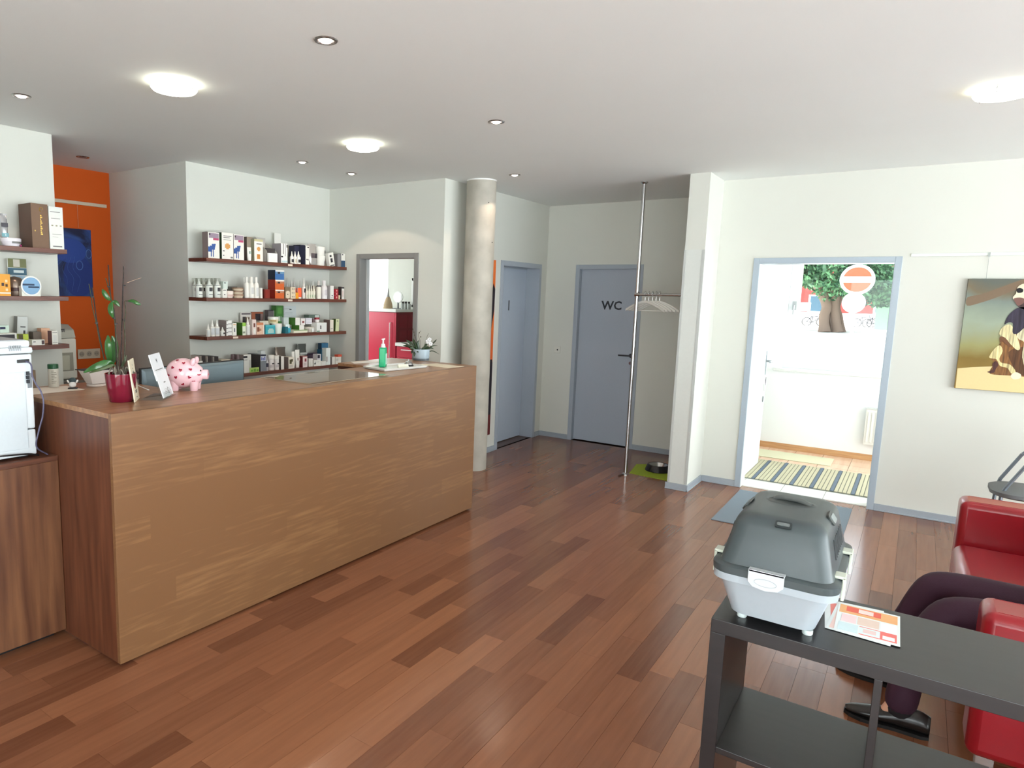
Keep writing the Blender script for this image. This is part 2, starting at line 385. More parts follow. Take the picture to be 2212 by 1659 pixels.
# door 2 (WC)
XD=XW+.055
d2=struct(frame('','x',XW,0,-.236,.546,2.06,w=.045,depth=.14).build('door_2',STEEL,bevel=.002))
MB().box(XD,XD+.04,-.187,.497,.008,2.012).build('door_leaf',M(172,180,192,.42),d2,bevel=.002)
Rx=Matrix(((0,0,-1,0),(-1,0,0,0),(0,1,0,0),(0,0,0,1)))   # text facing -X, reading towards -Y
a=at(1298,660,0,XD); b=at(1345,661,0,XD)
m=MB(); m.text('WC',.135,Matrix.Translation((XD-.001,(a.y+b.y)/2,1.60))@Rx,ex=.0012,bold=.0028); m.build('lettering',M(48,54,62,.4),d2)
hq=at(1360,760,0,XD)
m=MB(); m.tube([(XD,hq.y-.02,1.05),(XD-.045,hq.y-.02,1.05),(XD-.05,hq.y+.0,1.05),(XD-.05,hq.y+.11,1.05)],.009,10); m.lathe([(.025,XD-.006),(.025,XD)],(0,hq.y-.02,1.05),16,ax='x')
m.build('door_handle',M(70,70,74,.35,.8),d2,smooth=True)
m=MB(); m.lathe([(.02,XD-.006),(.02,XD)],(0,hq.y-.02,.965),16,ax='x'); m.build('lock_rosette',M(120,90,92,.4,.5),d2)
# door 3: frame of the open treatment room door
d3=struct(frame('','x',XS1,0,1.203,1.99,2.073,w=.045,depth=.13).build('door_3',M(138,136,134,.45),bevel=.002))
MB().box(XS1+.09,XS1+.13,1.93,1.944,0,2.03).build('rebate',M(196,198,198,.4),d3)
m=MB(); m.box(XS1+.14,XS1+.82,1.195,1.235,.008,2.0); m.build('door_leaf',DOORM,d3,bevel=.002)
# door 4: entrance, leaf swung open into the porch
d4=struct(frame('','x',XE,0,-2.56,-1.494,2.06,w=.045,depth=.17).build('door_4',M(168,180,190,.35),bevel=.002))
LE=M(228,234,232,.35,name='white_door_lacquer')
MB().box(XE+.18,XE+1.10,-1.50,-1.462,.008,2.01).build('door_leaf',LE,d4,bevel=.003)
m=MB()
for z in (.35,1.2,1.83): m.lathe([(.011,z-.05),(.011,z+.05)],(XE+.178,-1.524,0),12)
m.build('hinge',M(70,74,80,.35,.8),d4,smooth=True)
hx=XE+1.02
m=MB(); m.box(hx-.02,hx+.02,-1.506,-1.5,.95,1.19); m.tube([(hx,-1.5,1.09),(hx,-1.55,1.09),(hx-.02,-1.556,1.09),(hx-.13,-1.556,1.09)],.010,10)
m.build('door_handle',M(150,156,160,.3,.9),d4)
# skirting in porch (wood-look tile) and niche power switch
struct(MB().box(XV-.012,XV,-3.3,YP0,0,.075).build('baseboard_porch',wood('porch_skirt',(190,140,95),(215,170,120),'Y',.4)))
struct(MB().box(XE+.17,XV-.012,YP0-.012,YP0,0,.075).build('baseboard_porch_left',M(205,160,112,.4)))
struct(MB().box(XS1+.002,XR,YC+.24,YR,-.012,0).build('floor_treatment',M(176,170,160,.4)))
struct(MB().box(XS1,XR,YC,YC+.24,-.012,0).build('floor_threshold',M(90,66,56,.4)))
# porch floor tiles
TM=wood('terracotta_tile',(222,178,146),(240,206,178),'X',.35,scale=.4)
PF=struct(MB().box(XE+.2,XV,-3.3,YP0,-.02,-.001).build('floor_porch',M(190,180,170,.8)))
for i in range(7):
    for j in range(8):
        x0=XE+.42+i*.245; y0=YP0-(j+1)*.27
        if x0>XV-.02 or y0<-3.31: continue
        MB().box(x0+.002,min(x0+.243,XV-.002),max(y0+.002,-3.298),y0+.268,-.001,.008).build('tile',TM,PF)
for j in range(6):
    y0=-1.20-(j+1)*.33
    MB().box(XE+.06,XE+.415,y0+.002,y0+.328,-.012,.007).build('threshold_tile',M(238,236,228,.3),PF)
# porch window
wf=M(240,242,242,.3,name='white_window_frame')
W1=struct(MB().box(XV+.14,XV+.2,-3.12,-1.49,.93,.985).box(XV+.14,XV+.2,-3.12,-1.49,2.36,2.42).box(XV+.14,XV+.2,-1.60,-1.49,.985,2.36).box(XV+.14,XV+.2,-3.12,-3.04,.985,2.36).build('window_1',wf,bevel=.004))
MB().box(XV+.165,XV+.171,-3.04,-1.60,.985,2.36).build('pane',glass_mat('window_glass'),W1)
MB().box(XV-.03,XV+.139,-3.13,-1.42,.908,.936).build('window_sill',M(236,238,236,.3),W1,bevel=.004)
m=MB(); m.box(XV+.125,XV+.14,-1.57,-1.53,1.6,1.7); m.tube([(XV+.13,-1.55,1.65),(XV+.1,-1.55,1.65),(XV+.1,-1.55,1.55)],.008); m.build('window_handle',M(190,194,196,.3,.6),W1)
# shop front glazing beside the camera
al=M(150,156,160,.4,.3,name='aluminium')
W2=MB()
for x in (-2.5,-1.01,.48,1.97,3.46,4.95): W2.box(x,x+.05,RY0-.1,RY0-.05,.1,2.6)
W2.box(-2.5,5.0,RY0-.1,RY0-.05,.06,.11).box(-2.5,5.0,RY0-.1,RY0-.05,2.6,2.65); W2=struct(W2.build('window_2',al))
MB().box(-2.45,4.95,RY0-.078,RY0-.072,.11,2.6).build('pane',glass_mat('shop_glass'),W2)
W5=MB()  # unseen glazed porch door, added to brighten the porch
for x in (5.32,6.17,7.05): W5.box(x,x+.05,-3.40,-3.34,0,2.55)
W5.box(5.37,7.05,-3.40,-3.34,2.49,2.55).box(5.37,7.05,-3.40,-3.34,0,.08); W5=struct(W5.build('door_added_porch',al))
MB().box(5.37,7.05,-3.372,-3.368,.08,2.49).build('pane',glass_mat('porch_door_glass'),W5)
W6=MB()  # unseen rear window, added to even out the room light
for y in (-6.0,-4.42,-2.83,-1.25): W6.box(RX0-.1,RX0-.05,y,y+.05,.1,2.6)
W6.box(RX0-.1,RX0-.05,-6.0,-1.2,.1,.15).box(RX0-.1,RX0-.05,-6.0,-1.2,2.55,2.6); W6=struct(W6.build('window_added_rear',al))
MB().box(RX0-.078,RX0-.072,-5.95,-1.25,.15,2.55).build('pane',glass_mat('rear_glass'),W6)
# treatment room windows; the one out of view is added to brighten the room
W3=struct(MB().box(XR+.06,XR+.12,5.02,5.08,.95,2.5).box(XR+.06,XR+.12,5.94,6.0,.95,2.5).box(XR+.06,XR+.12,5.02,6.0,.95,1.02).box(XR+.06,XR+.12,5.02,6.0,2.43,2.5).build('window_3',wf))
MB().box(XR+.08,XR+.086,5.08,5.94,1.02,2.43).build('pane',glass_mat('treatment_glass'),W3)
W4=struct(MB().box(4.8,4.86,YR+.04,YR+.1,.9,2.4).box(7.14,7.2,YR+.04,YR+.1,.9,2.4).box(4.8,7.2,YR+.04,YR+.1,.9,.96).box(4.8,7.2,YR+.04,YR+.1,2.34,2.4).build('window_added_treatment',wf))
MB().box(4.86,7.14,YR+.06,YR+.066,.96,2.34).build('pane',glass_mat('treatment_glass_b'),W4)
# ================================================================ RECEPTION DESK
LC=2.943; DW=2.288; WR=.84; WL=1.03; D1=.525
desk=thing('reception_desk','long brown wood-veneer reception desk with a bright grained front, in the middle of the room','reception desk',(0,0,0))
t=.022; z0=.014; TT=HC
MB().box(0,LC,0,t,z0,TT).build('front_panel',DESKM,desk,bevel=.0012)
MB().box(0,t,t,WL,z0,TT-t).build('side_panel',DESKV,desk,bevel=.001,label='dark veneer end panel')
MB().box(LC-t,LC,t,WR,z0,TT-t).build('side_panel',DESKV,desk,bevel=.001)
MB().box(0,LC,t,D1,TT-t,TT).build('desktop',DESKTOP,desk,bevel=.001)
MB().box(0,.60,D1,WL,TT-t,TT).build('desktop',DESKTOP,desk,bevel=.001)
MB().box(DW,LC,D1,WR,TT-t,TT).build('desktop',DESKTOP,desk,bevel=.001)
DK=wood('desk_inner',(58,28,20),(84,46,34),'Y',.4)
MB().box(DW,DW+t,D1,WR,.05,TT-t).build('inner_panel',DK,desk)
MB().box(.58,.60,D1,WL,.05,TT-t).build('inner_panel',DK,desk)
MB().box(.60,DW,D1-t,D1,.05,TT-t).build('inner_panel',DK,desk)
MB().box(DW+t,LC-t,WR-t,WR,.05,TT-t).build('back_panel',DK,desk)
MB().box(.60,DW,D1,1.20,.715,.745).build('work_surface',M(150,120,96,.4),desk)
MB().box(.05,.5,.08,WL-.05,0,z0).box(.5,LC-.06,.08,.48,0,z0).box(DW+.06,LC-.06,.48,WR-.05,0,z0).build('plinth',BLACK,desk)
for x in (.9,1.9): MB().box(x,x+.05,1.1,1.15,0,.715).build('leg',M(90,90,92,.4),desk)
# side cabinet left of the desk, carries the printer
cab=thing('side_cabinet','low dark wood cabinet with vertical grain left of the reception desk','cabinet',(-1.9,.473,0))
o=cab.location
CABM=wood('cabinet_veneer',(84,50,34),(122,82,54),'Z',rough=.35,scale=.5)
MB(o).box(-1.9,-.002,.473,.495,.03,.868).build('front_panel',CABM,cab,bevel=.003)
MB(o).box(-1.9,-.002,.473,1.05,.868,.892).build('top',wood('cabinet_top',(84,50,36),(112,70,50),'X',rough=.3),cab,bevel=.002)
MB(o).box(-1.88,-.02,.495,1.03,.03,.868).build('carcass',DESKV,cab)
MB(o).box(-1.86,-.04,.52,1.0,0,.03).build('plinth',BLACK,cab)
# ================================================================ PRINTER
yp=.515; 
pr=thing('office_printer','large white office laser printer with cables at its rear, on the side cabinet','printer',(-.32,.78,.892)); o=pr.location
PW=M(214,222,226,.4,name='printer_shell'); PG=M(150,156,162,.45); x1=-.075; x0=-.62; ztop=1.43
def pq(u,v): return at(u,v,1,yp)
z_a=pq(40,800).z; z_b=pq(30,932).z; z_c=pq(40,765).z
MB(o).box(x0,x1,yp,1.0,.905,z_b-.002).build('paper_tray',PW,pr,bevel=.006)
MB(o).box(x0+.004,x1-.0,yp,1.0,z_b+.003,z_c-.002).build('body',PW,pr,bevel=.006)
MB(o).box(x0-.004,x1+.004,yp-.006,1.0,z_c+.002,ztop-.03).build('scanner_unit',PW,pr,bevel=.008)
MB(o).box(x0,x1-.005,yp,1.0,ztop-.03,ztop).build('scanner_lid',M(224,230,232,.4),pr,bevel=.008)
MB(o).box(x0+.02,x1-.02,yp+.01,.99,ztop,ztop+.003).build('lid_panel',PG,pr)
MB(o).box(x0+.05,x1-.035,yp-.003,yp+.001,z_a-.36,z_a-.008).build('rear_cover',M(204,213,218,.4),pr,bevel=.002)
m=MB(o)
q=pq(31,752)
for i in range(6): m.box(q.x-.025+i*.009,q.x-.02+i*.009,yp-.0075,yp-.005,q.z-.012,q.z+.012)
m.build('vent_slots',PG,pr)
MB(o).box(-.10,-.082,yp-.004,yp+.002,pq(60,838).z,pq(60,806).z).build('port_panel',M(120,126,132,.4),pr)
MB(o).box(-.14,-.09,yp-.008,yp-.003,pq(55,783).z,pq(55,776).z).build('socket',BLACK,pr)
for u,v in ((59,806),(59,815),(60,824)): q=pq(u,v); MB(o).box(q.x-.007,q.x+.007,yp-.006,yp-.002,q.z-.008,q.z+.008).build('port',M(40,44,50,.5),pr)
for i in range(2):
    for j in range(2): MB(o).box(x0+.04+i*.44,x0+.08+i*.44,.55+j*.36,.58+j*.36,.8925,.906).build('foot',BLACK,pr)
def curve(pts,n=8):
    """Catmull-Rom through points"""
    P=[Vector(q) for q in pts]; P=[P[0]*2-P[1]]+P+[P[-1]*2-P[-2]]; out=[]
    for i in range(1,len(P)-2):
        for k in range(n):
            t=k/n; a,b,c,d=P[i-1],P[i],P[i+1],P[i+2]
            out.append(.5*((2*b)+(c-a)*t+(2*a-5*b+4*c-d)*t*t+(3*b-a-3*c+d)*t**3))
    out.append(P[-2]); return out
def tb(name,pts,r,mat,label,cat,n=8,group=None):
    o=MB().tube(curve(pts),r,n).build(name,mat,smooth=True); return tag(o,label,cat,group)
yc_=yp-.03
cp=[pq(53,780)+Vector((0,-.004,0)),pq(60,786)+Vector((0,-.03,0)),at(70,812,1,.48),at(78,830,1,.47),at(88,845,1,.46),at(94,868,1,.455),at(92,900,1,.455),at(84,930,1,.46),at(79,965,1,.47)]
q=at(82,975,2,.897); cp.append(Vector((q.x,.50,.897)))
tb('network_cable',cp,.0035,M(86,84,108,.5),'grey-violet cable hanging from the back of the white printer beside the desk','cable')
cp=[at(0,986,1,yp-.02),at(30,983,1,yp-.025),at(62,981,1,yp-.02),at(84,983,1,yp-.015)]
tb('power_cable',cp,.004,BLACK,'black power cable running along the foot of the white printer','cable')
# ================================================================ COLUMN-SIDE, COAT POLE
px,py=4.825,-.570
cp_=thing('coat_pole','floor-to-ceiling chrome pole with a horizontal hanging rail in the coat niche','coat rack',(px,py,0)); o=cp_.location
MB(o).lathe([(.0165,.012),(.0165,H-.012)],(px,py,0),20).build('pole',CHROME,cp_,smooth=True)
MB(o).lathe([(.034,0),(.034,.008),(.02,.02)],(px,py,0),20).build('floor_flange',CHROME,cp_,smooth=True)
MB(o).lathe([(.02,H-.02),(.034,H-.008),(.034,H)],(px,py,0),20).build('ceiling_flange',CHROME,cp_,smooth=True)
MB(o).tube([(px,py-.016,1.725),(px,YP1,1.725)],.0125,14).build('hanging_rail',CHROME,cp_,smooth=True)
MB(o).lathe([(.024,YP1-.008),(.024,YP1)],(px,0,1.725),18,ax='y').build('rail_bracket',CHROME,cp_,smooth=True)
MB(o).lathe([(.022,py-.022),(.022,py+.018)],(px,0,1.725),18,ax='y').build('rail_bracket',CHROME,cp_,smooth=True)
MB(o).tube([(px-.01,py,.006),(px-.10,py+.03,.006)],.006,8).build('door_stop',M(60,56,54,.5),cp_)
HW=M(206,204,198,.45,name='hanger_wood')
hg=thing('coat_hanger','white wooden coat hanger on the chrome rail','coat hanger',(px,-.66,1.7375),0,'white coat hangers on the chrome rail')
pts=[(0,0,0),(.016,0,.012),(.012,0,.03),(-.012,0,.034),(-.022,0,.018)]
m=MB(); m.tube(curve([(-.019,0,-.018),(-.021,0,.0),(-.012,0,.014),(.004,0,.0165),(.018,0,.006),(.02,0,-.008),(.0,0,-.03),(0,0,-.075)]),.0022,8)
m.build('hook',CHROME,hg,smooth=True)
m=MB(); m.T=Matrix.Rotation(math.radians(70),4,'Z')
def arm(m):
    for s_ in (-1,1):
        P=curve([(0,0,-.075),(s_*.06,0,-.088),(s_*.14,0,-.118),(s_*.215,0,-.158)],6); 
        for a,b in zip(P,P[1:]):
            m.add([(a.x,-.005,a.z-.011),(a.x,.005,a.z-.011),(a.x,.005,a.z+.009),(a.x,-.005,a.z+.009),(b.x,-.005,b.z-.011),(b.x,.005,b.z-.011),(b.x,.005,b.z+.009),(b.x,-.005,b.z+.009)],
              [(0,1,2,3),(7,6,5,4),(0,4,5,1),(1,5,6,2),(2,6,7,3),(3,7,4,0)])
arm(m); m.build('shoulder_bar',HW,hg)
mt=MB(); mt.T=Matrix.Rotation(math.radians(70),4,'Z'); mt.tube([(-.205,0,-.160),(.205,0,-.160)],.004,8).build('trouser_bar',HW,hg,smooth=True)
def dup(root,loc,rz,label=None,group=None):
    r=root.copy(); COL.objects.link(r); r.location=loc; r.rotation_euler=(0,0,rz)
    if label: r['label']=label
    if group: r['group']=group
    for ch in list(root.children):
        c=ch.copy(); COL.objects.link(c); c.parent=r
        for g_ in ch.children: d=g_.copy(); COL.objects.link(d); d.parent=c
    return r
hang=[-.65,-.683,-.716,-.749,-.782]
ords=['second from the pole','third and middle one','fourth from the pole','fifth, nearest the wall']
for i,y in enumerate(hang[1:]): dup(hg,(px,y,1.7375),0,'white wooden coat hanger on the chrome rail, '+ords[i])
hg.location=(px,hang[0],1.7375); hg['label']='white wooden coat hanger on the chrome rail, nearest the pole'
# feeding mat and bowl
a=[at(1354,1021,2,0),at(1378,1000,2,0)]
m=MB(); m.prism([(4.90,-.585),(5.30,-.52),(5.36,-.60),(5.40,-.93),(4.94,-1.0),(4.86,-.97)],0.0005,.005)
tag(m.build('feeding_mat',M(150,170,38,.7,bump=.3),bevel=.001),'lime green feeding mat on the floor of the coat niche','mat')
bw=thing('feeding_bowl','black round pet bowl standing on the lime green mat','bowl',(5.17,-.775,.0055)); 
m=MB(); m.lathe([(.118,0),(.122,.004),(.102,.062),(.098,.066),(.092,.062)],(0,0,0),40,cap=False); m.lathe([(0.001,0.001),(.118,0)],(0,0,0),40,cap=False); m.build('bowl_body',M(26,25,26,.25),bw,smooth=True)
m=MB(); m.lathe([(.092,.062),(.088,.052),(.07,.024),(.04,.018),(.001,.017)],(0,0,0),40,cap=False); m.build('steel_inset',M(186,188,190,.25,.9),bw,smooth=True)
# wall switch
q=at(1204,755,0,XW)
sw=thing('wall_switch','small white wall plate with a black key hole between the two grey doors','wall switch',(XW,q.y,q.z))
MB().box(-.009,0,-.04,.04,-.04,.04).build('plate',M(220,218,208,.4),sw,bevel=.003)
MB().lathe([(.009,-.011),(.009,-.008)],(0,-.005,-.002),12,ax='x').build('key_hole',BLACK,sw)
# ================================================================ MATS at the entrance
dm=MB(); dm.box(3.93,4.985,-2.42,-1.565,.0005,.008); 
tag(dm.build('entrance_mat',M(128,140,150,.9,bump=.8,bscale=300),bevel=.002),'flat blue-grey doormat in front of the entrance threshold','doormat')
sm=thing('striped_mat','ribbed porch mat with beige ribs and dark blue stripes','doormat',(5.9,-2.03,.008)); o=sm.location
MB(o).box(5.45,6.38,-2.60,-1.44,.0085,.013).build('backing',M(120,126,120,.8),sm)
n=36; wr=1.16/n
RB=M(196,188,158,.85,bump=.6,bscale=240); RD=M(100,112,126,.85,bump=.6,bscale=240)
for i in range(n):
    y0=-2.60+i*wr; MB(o).box(5.452,6.378,y0+.003,y0+wr-.003,.013,.019).build('rib',RD if i%5==1 or i in (0,n-1) else RB,sm)
m=MB(); m.box(6.56,6.96,-2.12,-1.235,.0085,.015); tag(m.build('coir_mat',M(226,222,190,.9,bump=.6,bscale=250),bevel=.002),'plain cream mat under the porch window behind the striped mat','doormat')
tb('loose_cable',[(6.22,-1.22,.012),(6.28,-1.27,.012),(6.2,-1.33,.012),(6.27,-1.40,.012)],.004,M(196,150,116,.6),'short brown cord end on the porch tiles beside the striped mat','cord')
# radiator
rd=thing('radiator','white panel radiator on the porch wall below the window','radiator',(XV,-2.7,.2)); o=rd.location
zb,zt=.19,.575
MB(o).box(XV-.075,XV-.035,-3.0,-2.352,zb,zt).build('panel',WHITE,rd,bevel=.006)
m=MB(o)
for i in range(18): y0=-2.985+i*.035; m.box(XV-.082,XV-.074,y0,y0+.018,zb+.03,zt-.03)
m.build('fins',WHITE,rd,bevel=.003)
MB(o).box(XV-.08,XV-.03,-3.0,-2.352,zt,zt+.012).build('top_grille',M(214,216,214,.5),rd)
MB(o).box(XV-.035,XV-.001,-2.9,-2.86,zb+.05,zt-.05).box(XV-.035,XV-.001,-2.5,-2.46,zb+.05,zt-.05).build('bracket',WHITE,rd)
# keys and tag on the door leaf handle side
kt=thing('paper_tag','white folded paper tag hanging on the open entrance door below its handle','tag',(XE+1.0,-1.504,.9)); o=kt.location
m=MB(o); p0=Vector((XE+1.0,-1.512,.87)); m.prism([(p0.x-.05,.86),(p0.x+.02,.78),(p0.x+.10,.88),(p0.x+.04,.87),(p0.x+.0,.93)],-1.514,-1.5005,ax='y'); m.build('paper',M(240,242,240,.5),kt)
m=MB(o); m.prism([(p0.x-.02,.90),(p0.x+.0,.84),(p0.x+.025,.87),(p0.x+.01,.93)],-1.517,-1.514,ax='y'); m.build('clip',M(96,92,100,.4),kt)
m=MB(); P=[(XE+1.0+.022*math.cos(a_*PI/8),-1.505,.70+.03*math.sin(a_*PI/8)) for a_ in range(16)]; m.tube(P,.003,6,closed=True)
tag(m.build('key_ring',M(120,126,130,.3,.9)),'small steel ring hanging low on the open entrance door','key ring')
# ================================================================ CEILING LAMPS
LG=bpy.data.materials.new('lit_opal_glass'); LG.use_nodes=True
p=LG.node_tree.nodes['Principled BSDF']; p.inputs['Base Color'].default_value=(.9,.9,.85,1); p.inputs['Emission Color'].default_value=(1,1,.8,1); p.inputs['Emission Strength'].default_value=4
def dish(loc,label,first=None):
    if first: return dup(first,loc,0,label)
    t=thing('ceiling_light',label,'ceiling light',loc,0,None)
    MB().lathe([(.115,0),(.115,-.014),(.09,-.018)],(0,0,0),36).build('mount',M(206,208,204,.4),t,smooth=True)
    MB().lathe([(.128,-.020),(.146,-.024),(.149,-.030),(.147,-.036),(.135,-.048),(.10,-.056),(.05,-.060),(.001,-.061)],(0,0,0),48,cap=True).build('glass_shade',LG,t,smooth=True)
    for k in range(3):
        a=2.9+k*2*PI/3; c,s_=math.cos(a),math.sin(a)
        m=MB(); m.tube([(c*.116,s_*.116,-.006),(c*.150,s_*.150,-.008),(c*.154,s_*.154,-.034),(c*.142,s_*.142,-.048)],.0035,8); m.build('clip',CHROME,t,smooth=True)
    t.scale=(.79,.79,.85)
    return t
L0=dish((.72,.55,H),'round lit glass ceiling light above the left end of the desk')
dish((2.31,.63,H),'round lit glass ceiling light above the right end of the desk, nearest the long shelves',L0)
dish((2.98,-2.93,H),'round lit glass ceiling light at the right, above the entrance side',L0)
def spotl(loc,label,first=None,on=True):
    if first:
        t=dup(first,loc,0,label,'recessed spotlights')
        if not on:
            for c in t.children:
                if c.name.startswith('bulb'): c.data=c.data.copy(); c.data.materials[0]=M(120,100,98,.3)
    else:
        t=thing('recessed_spotlight',label,'spotlight',loc,0,'recessed spotlights')
        MB().lathe([(.030,-.001),(.032,-.005),(.041,-.004),(.043,-.0),],(0,0,0),28,cap=False).build('trim_ring',M(150,146,144,.25,.9),t,smooth=True)
        MB().lathe([(.033,.04),(.031,-.002)],(0,0,0),28,cap=False).build('reflector',M(120,104,100,.3,.9),t,smooth=True)
        b=MB(); b.lathe([(.022,-.002),(.018,-.008),(.001,-.010)],(0,0,0),20,cap=True); b.build('bulb',LAMPB,t,smooth=True)
        t.scale=(1.2,1.2,1)
    if on:
        l=bpy.data.lights.new('spot','SPOT'); l.energy=7; l.color=(1,.78,.6); l.spot_size=math.radians(112); l.spot_blend=.12; l.shadow_soft_size=.02
        lo=bpy.data.objects.new('spot_beam',l); COL.objects.link(lo); lo.location=(loc[0],loc[1],loc[2]-.014)
    return t
LAMPB=M(255,236,226,.3,emit=7,name='lit_bulb')
sps=[((.716,-.55),'spotlight nearest the camera, alone at the top of the photo'),((.392,1.523),'spotlight at the far left above the left shelves'),
 ((1.512,3.001),'unlit-looking spotlight in the orange alcove'),((2.585,1.534),'spotlight above the long shelves, left one of the pair'),
 ((3.193,1.537),'spotlight above the long shelves, right one, near the treatment room door'),((2.273,-.49),'spotlight in the middle of the ceiling in front of the desk'),((3.955,.291),'spotlight in front of the concrete column')]
SP0=None
for (x,y),lb in sps:
    s_=spotl((x,y,H),'recessed ceiling '+lb,SP0,on=(y<2.5))
    if SP0 is None: SP0=s_
# the niche above is cut visually by the trim ring; ceiling stays closed
# ================================================================ PICTURES
# dog painting on the entrance wall
XPn=XE-.035
a=at(2092,602,0,XPn); b=at(2062,838,0,XPn)
yl=a.y; zt=a.z; zb=b.z; PWD=1.1
pic=thing('dog_painting','large canvas print of a brown and white dog on sand, hanging right of the entrance','painting',(XPn,yl-PWD/2,zb)); o=pic.location
cm=bpy.data.materials.new('canvas_background'); cm.use_nodes=True; n=cm.node_tree; L=n.links; pb=n.nodes['Principled BSDF']; pb.inputs['Roughness'].default_value=.8
g_=n.nodes.new('ShaderNodeNewGeometry'); sx=n.nodes.new('ShaderNodeSeparateXYZ'); L.new(g_.outputs['Position'],sx.inputs[0])
no=n.nodes.new('ShaderNodeTexNoise'); no.inputs['Scale'].default_value=2.2; no.inputs['Detail'].default_value=5; L.new(g_.outputs['Position'],no.inputs['Vector'])
ma=n.nodes.new('ShaderNodeMath'); ma.operation='MULTIPLY_ADD'; ma.inputs[1].default_value=.35; L.new(no.outputs[0],ma.inputs[0]); L.new(sx.outputs['Z'],ma.inputs[2])
mr=n.nodes.new('ShaderNodeMapRange'); mr.inputs['From Min'].default_value=zb+.17; mr.inputs['From Max'].default_value=zt+.17; L.new(ma.outputs[0],mr.inputs['Value'])
cr=n.nodes.new('ShaderNodeValToRGB'); e=cr.color_ramp.elements; e[0].position=0; e[0].color=S(150,120,60); e[1].position=1; e[1].color=S(96,100,92)
for ps,cc in ((.3,(128,104,46)),(.45,(150,146,96)),(.62,(150,160,140)),(.8,(120,130,122)),(.88,(116,104,82))): q=e.new(ps); q.color=S(*cc)
L.new(mr.outputs[0],cr.inputs[0]); L.new(cr.outputs[0],pb.inputs['Base Color'])
MB(o).box(XPn,XE-.002,yl-PWD,yl,zb,zt).build('canvas',cm,pic,bevel=.002)
def wq(X,Y): q=at(1940+X/4.364,520+Y/4.364,0,XPn); return (min(max(q.y,yl-PWD+.002),yl-.002),min(max(q.z,zb+.002),zt-.002))
def furm(c):
    kk=('fur',)+c
    if kk not in _mc: _mc[kk]=wood('painted_fur_%d_%d_%d'%c,tuple(int(q*.66) for q in c),tuple(min(255,int(q*1.22)) for q in c),'Z',rough=.8,scale=1.6)
    return _mc[kk]
def pp(name,pts,k,col):
    Q=[Vector((a_,b_,0)) for a_,b_ in pts]; k_=len(Q); S_=[]
    for i in range(k_):
        p0,p1,p2,p3=Q[i-1],Q[i],Q[(i+1)%k_],Q[(i+2)%k_]
        for t in (0,.33,.66): S_.append(.5*((2*p1)+(p2-p0)*t+(2*p0-5*p1+4*p2-p3)*t*t+(3*p1-p0-3*p2+p3)*t**3) if k<20 and name!='print_sand' else p1+(p2-p1)*t)
    P=[wq(q.x,q.y) for q in S_]; n=len(P); e=.0005*k; m=MB(o)
    m.add([(XPn-e,y_,z_) for y_,z_ in P],[tuple(range(n))]); m.build(name,furm(col) if name in('print_back','print_haunch','print_fur','print_chest','print_saddle','print_head','print_foreleg','print_tail') else M(*col,.8),pic)
pp('print_sand',[(560,1203),(700,1192),(820,1187),(1187,1175),(1700,1150),(2600,1180),(2600,1700),(540,1400)],1,(226,204,150))
pp('print_cloud',[(650,612),(760,590),(900,545),(1040,490),(1187,440),(1400,380),(1400,330),(1187,362),(1030,415),(880,470),(780,505),(652,535)],1,(124,104,84))
pp('print_back',[(1000,905),(1060,860),(1187,820),(1420,800),(1560,900),(1600,1120),(1560,1275),(1300,1290),(1187,1282),(1080,1272),(900,1262),(860,1235),(905,1150),(858,1095),(905,1030),(950,985)],2,(134,92,52))
pp('print_haunch',[(1040,1050),(1187,1000),(1330,1060),(1380,1200),(1300,1270),(1130,1262),(1080,1180)],3,(92,60,36))
pp('print_fur',[(858,1095),(905,1022),(960,985),(985,1040),(955,1110),(975,1150),(1050,1165),(1100,1215),(1105,1262),(1060,1245),(1030,1200),(960,1180),(930,1120),(890,1110)],4,(222,196,142))
pp('print_tail',[(838,1238),(890,1215),(890,1160),(925,1135),(945,1170),(920,1210),(900,1245)],5,(78,46,42))
pp('print_foreleg',[(955,880),(985,815),(1060,790),(1110,880),(1130,930),(1150,1005),(1135,1032),(1105,1020),(1070,985),(1010,925)],6,(214,196,150))
pp('print_leg_shade',[(960,905),(1010,915),(1060,985),(1045,1000),(985,950),(960,960)],7,(112,76,52))
pp('print_chest',[(1120,880),(1187,800),(1300,760),(1420,800),(1430,1000),(1350,1240),(1230,1262),(1170,1100),(1187,960),(1140,930)],4,(218,202,166))
pp('print_saddle',[(1002,790),(1020,735),(1062,680),(1130,632),(1200,625),(1300,640),(1300,720),(1210,800),(1140,865),(1105,880),(1078,862),(1082,780),(1040,770)],7,(52,46,60))
pp('print_head',[(1187,402),(1270,392),(1360,440),(1390,540),(1330,640),(1210,650),(1140,628),(1120,585),(1190,520)],7,(70,56,56))
pp('print_muzzle',[(1187,405),(1140,425),(1118,455),(1110,500),(1082,530),(1092,555),(1150,545),(1215,560),(1250,500),(1230,430)],8,(220,212,184))
pp('print_jaw',[(1090,545),(1150,535),(1190,550),(1180,590),(1130,612),(1108,585)],9,(120,86,78))
pp('print_nose',[(1118,455),(1150,445),(1178,460),(1172,485),(1135,492),(1118,480)],10,(26,22,26))
pp('print_paw',[(1060,1282),(1075,1255),(1112,1240),(1152,1256),(1160,1280),(1140,1300),(1090,1306)],6,(232,222,190))
pp('print_paw',[(1230,1290),(1250,1262),(1310,1250),(1350,1270),(1345,1300),(1280,1312)],6,(232,222,190))
pp('print_eye',[(1270,470),(1290,462),(1300,476),(1280,484)],11,(20,16,18))
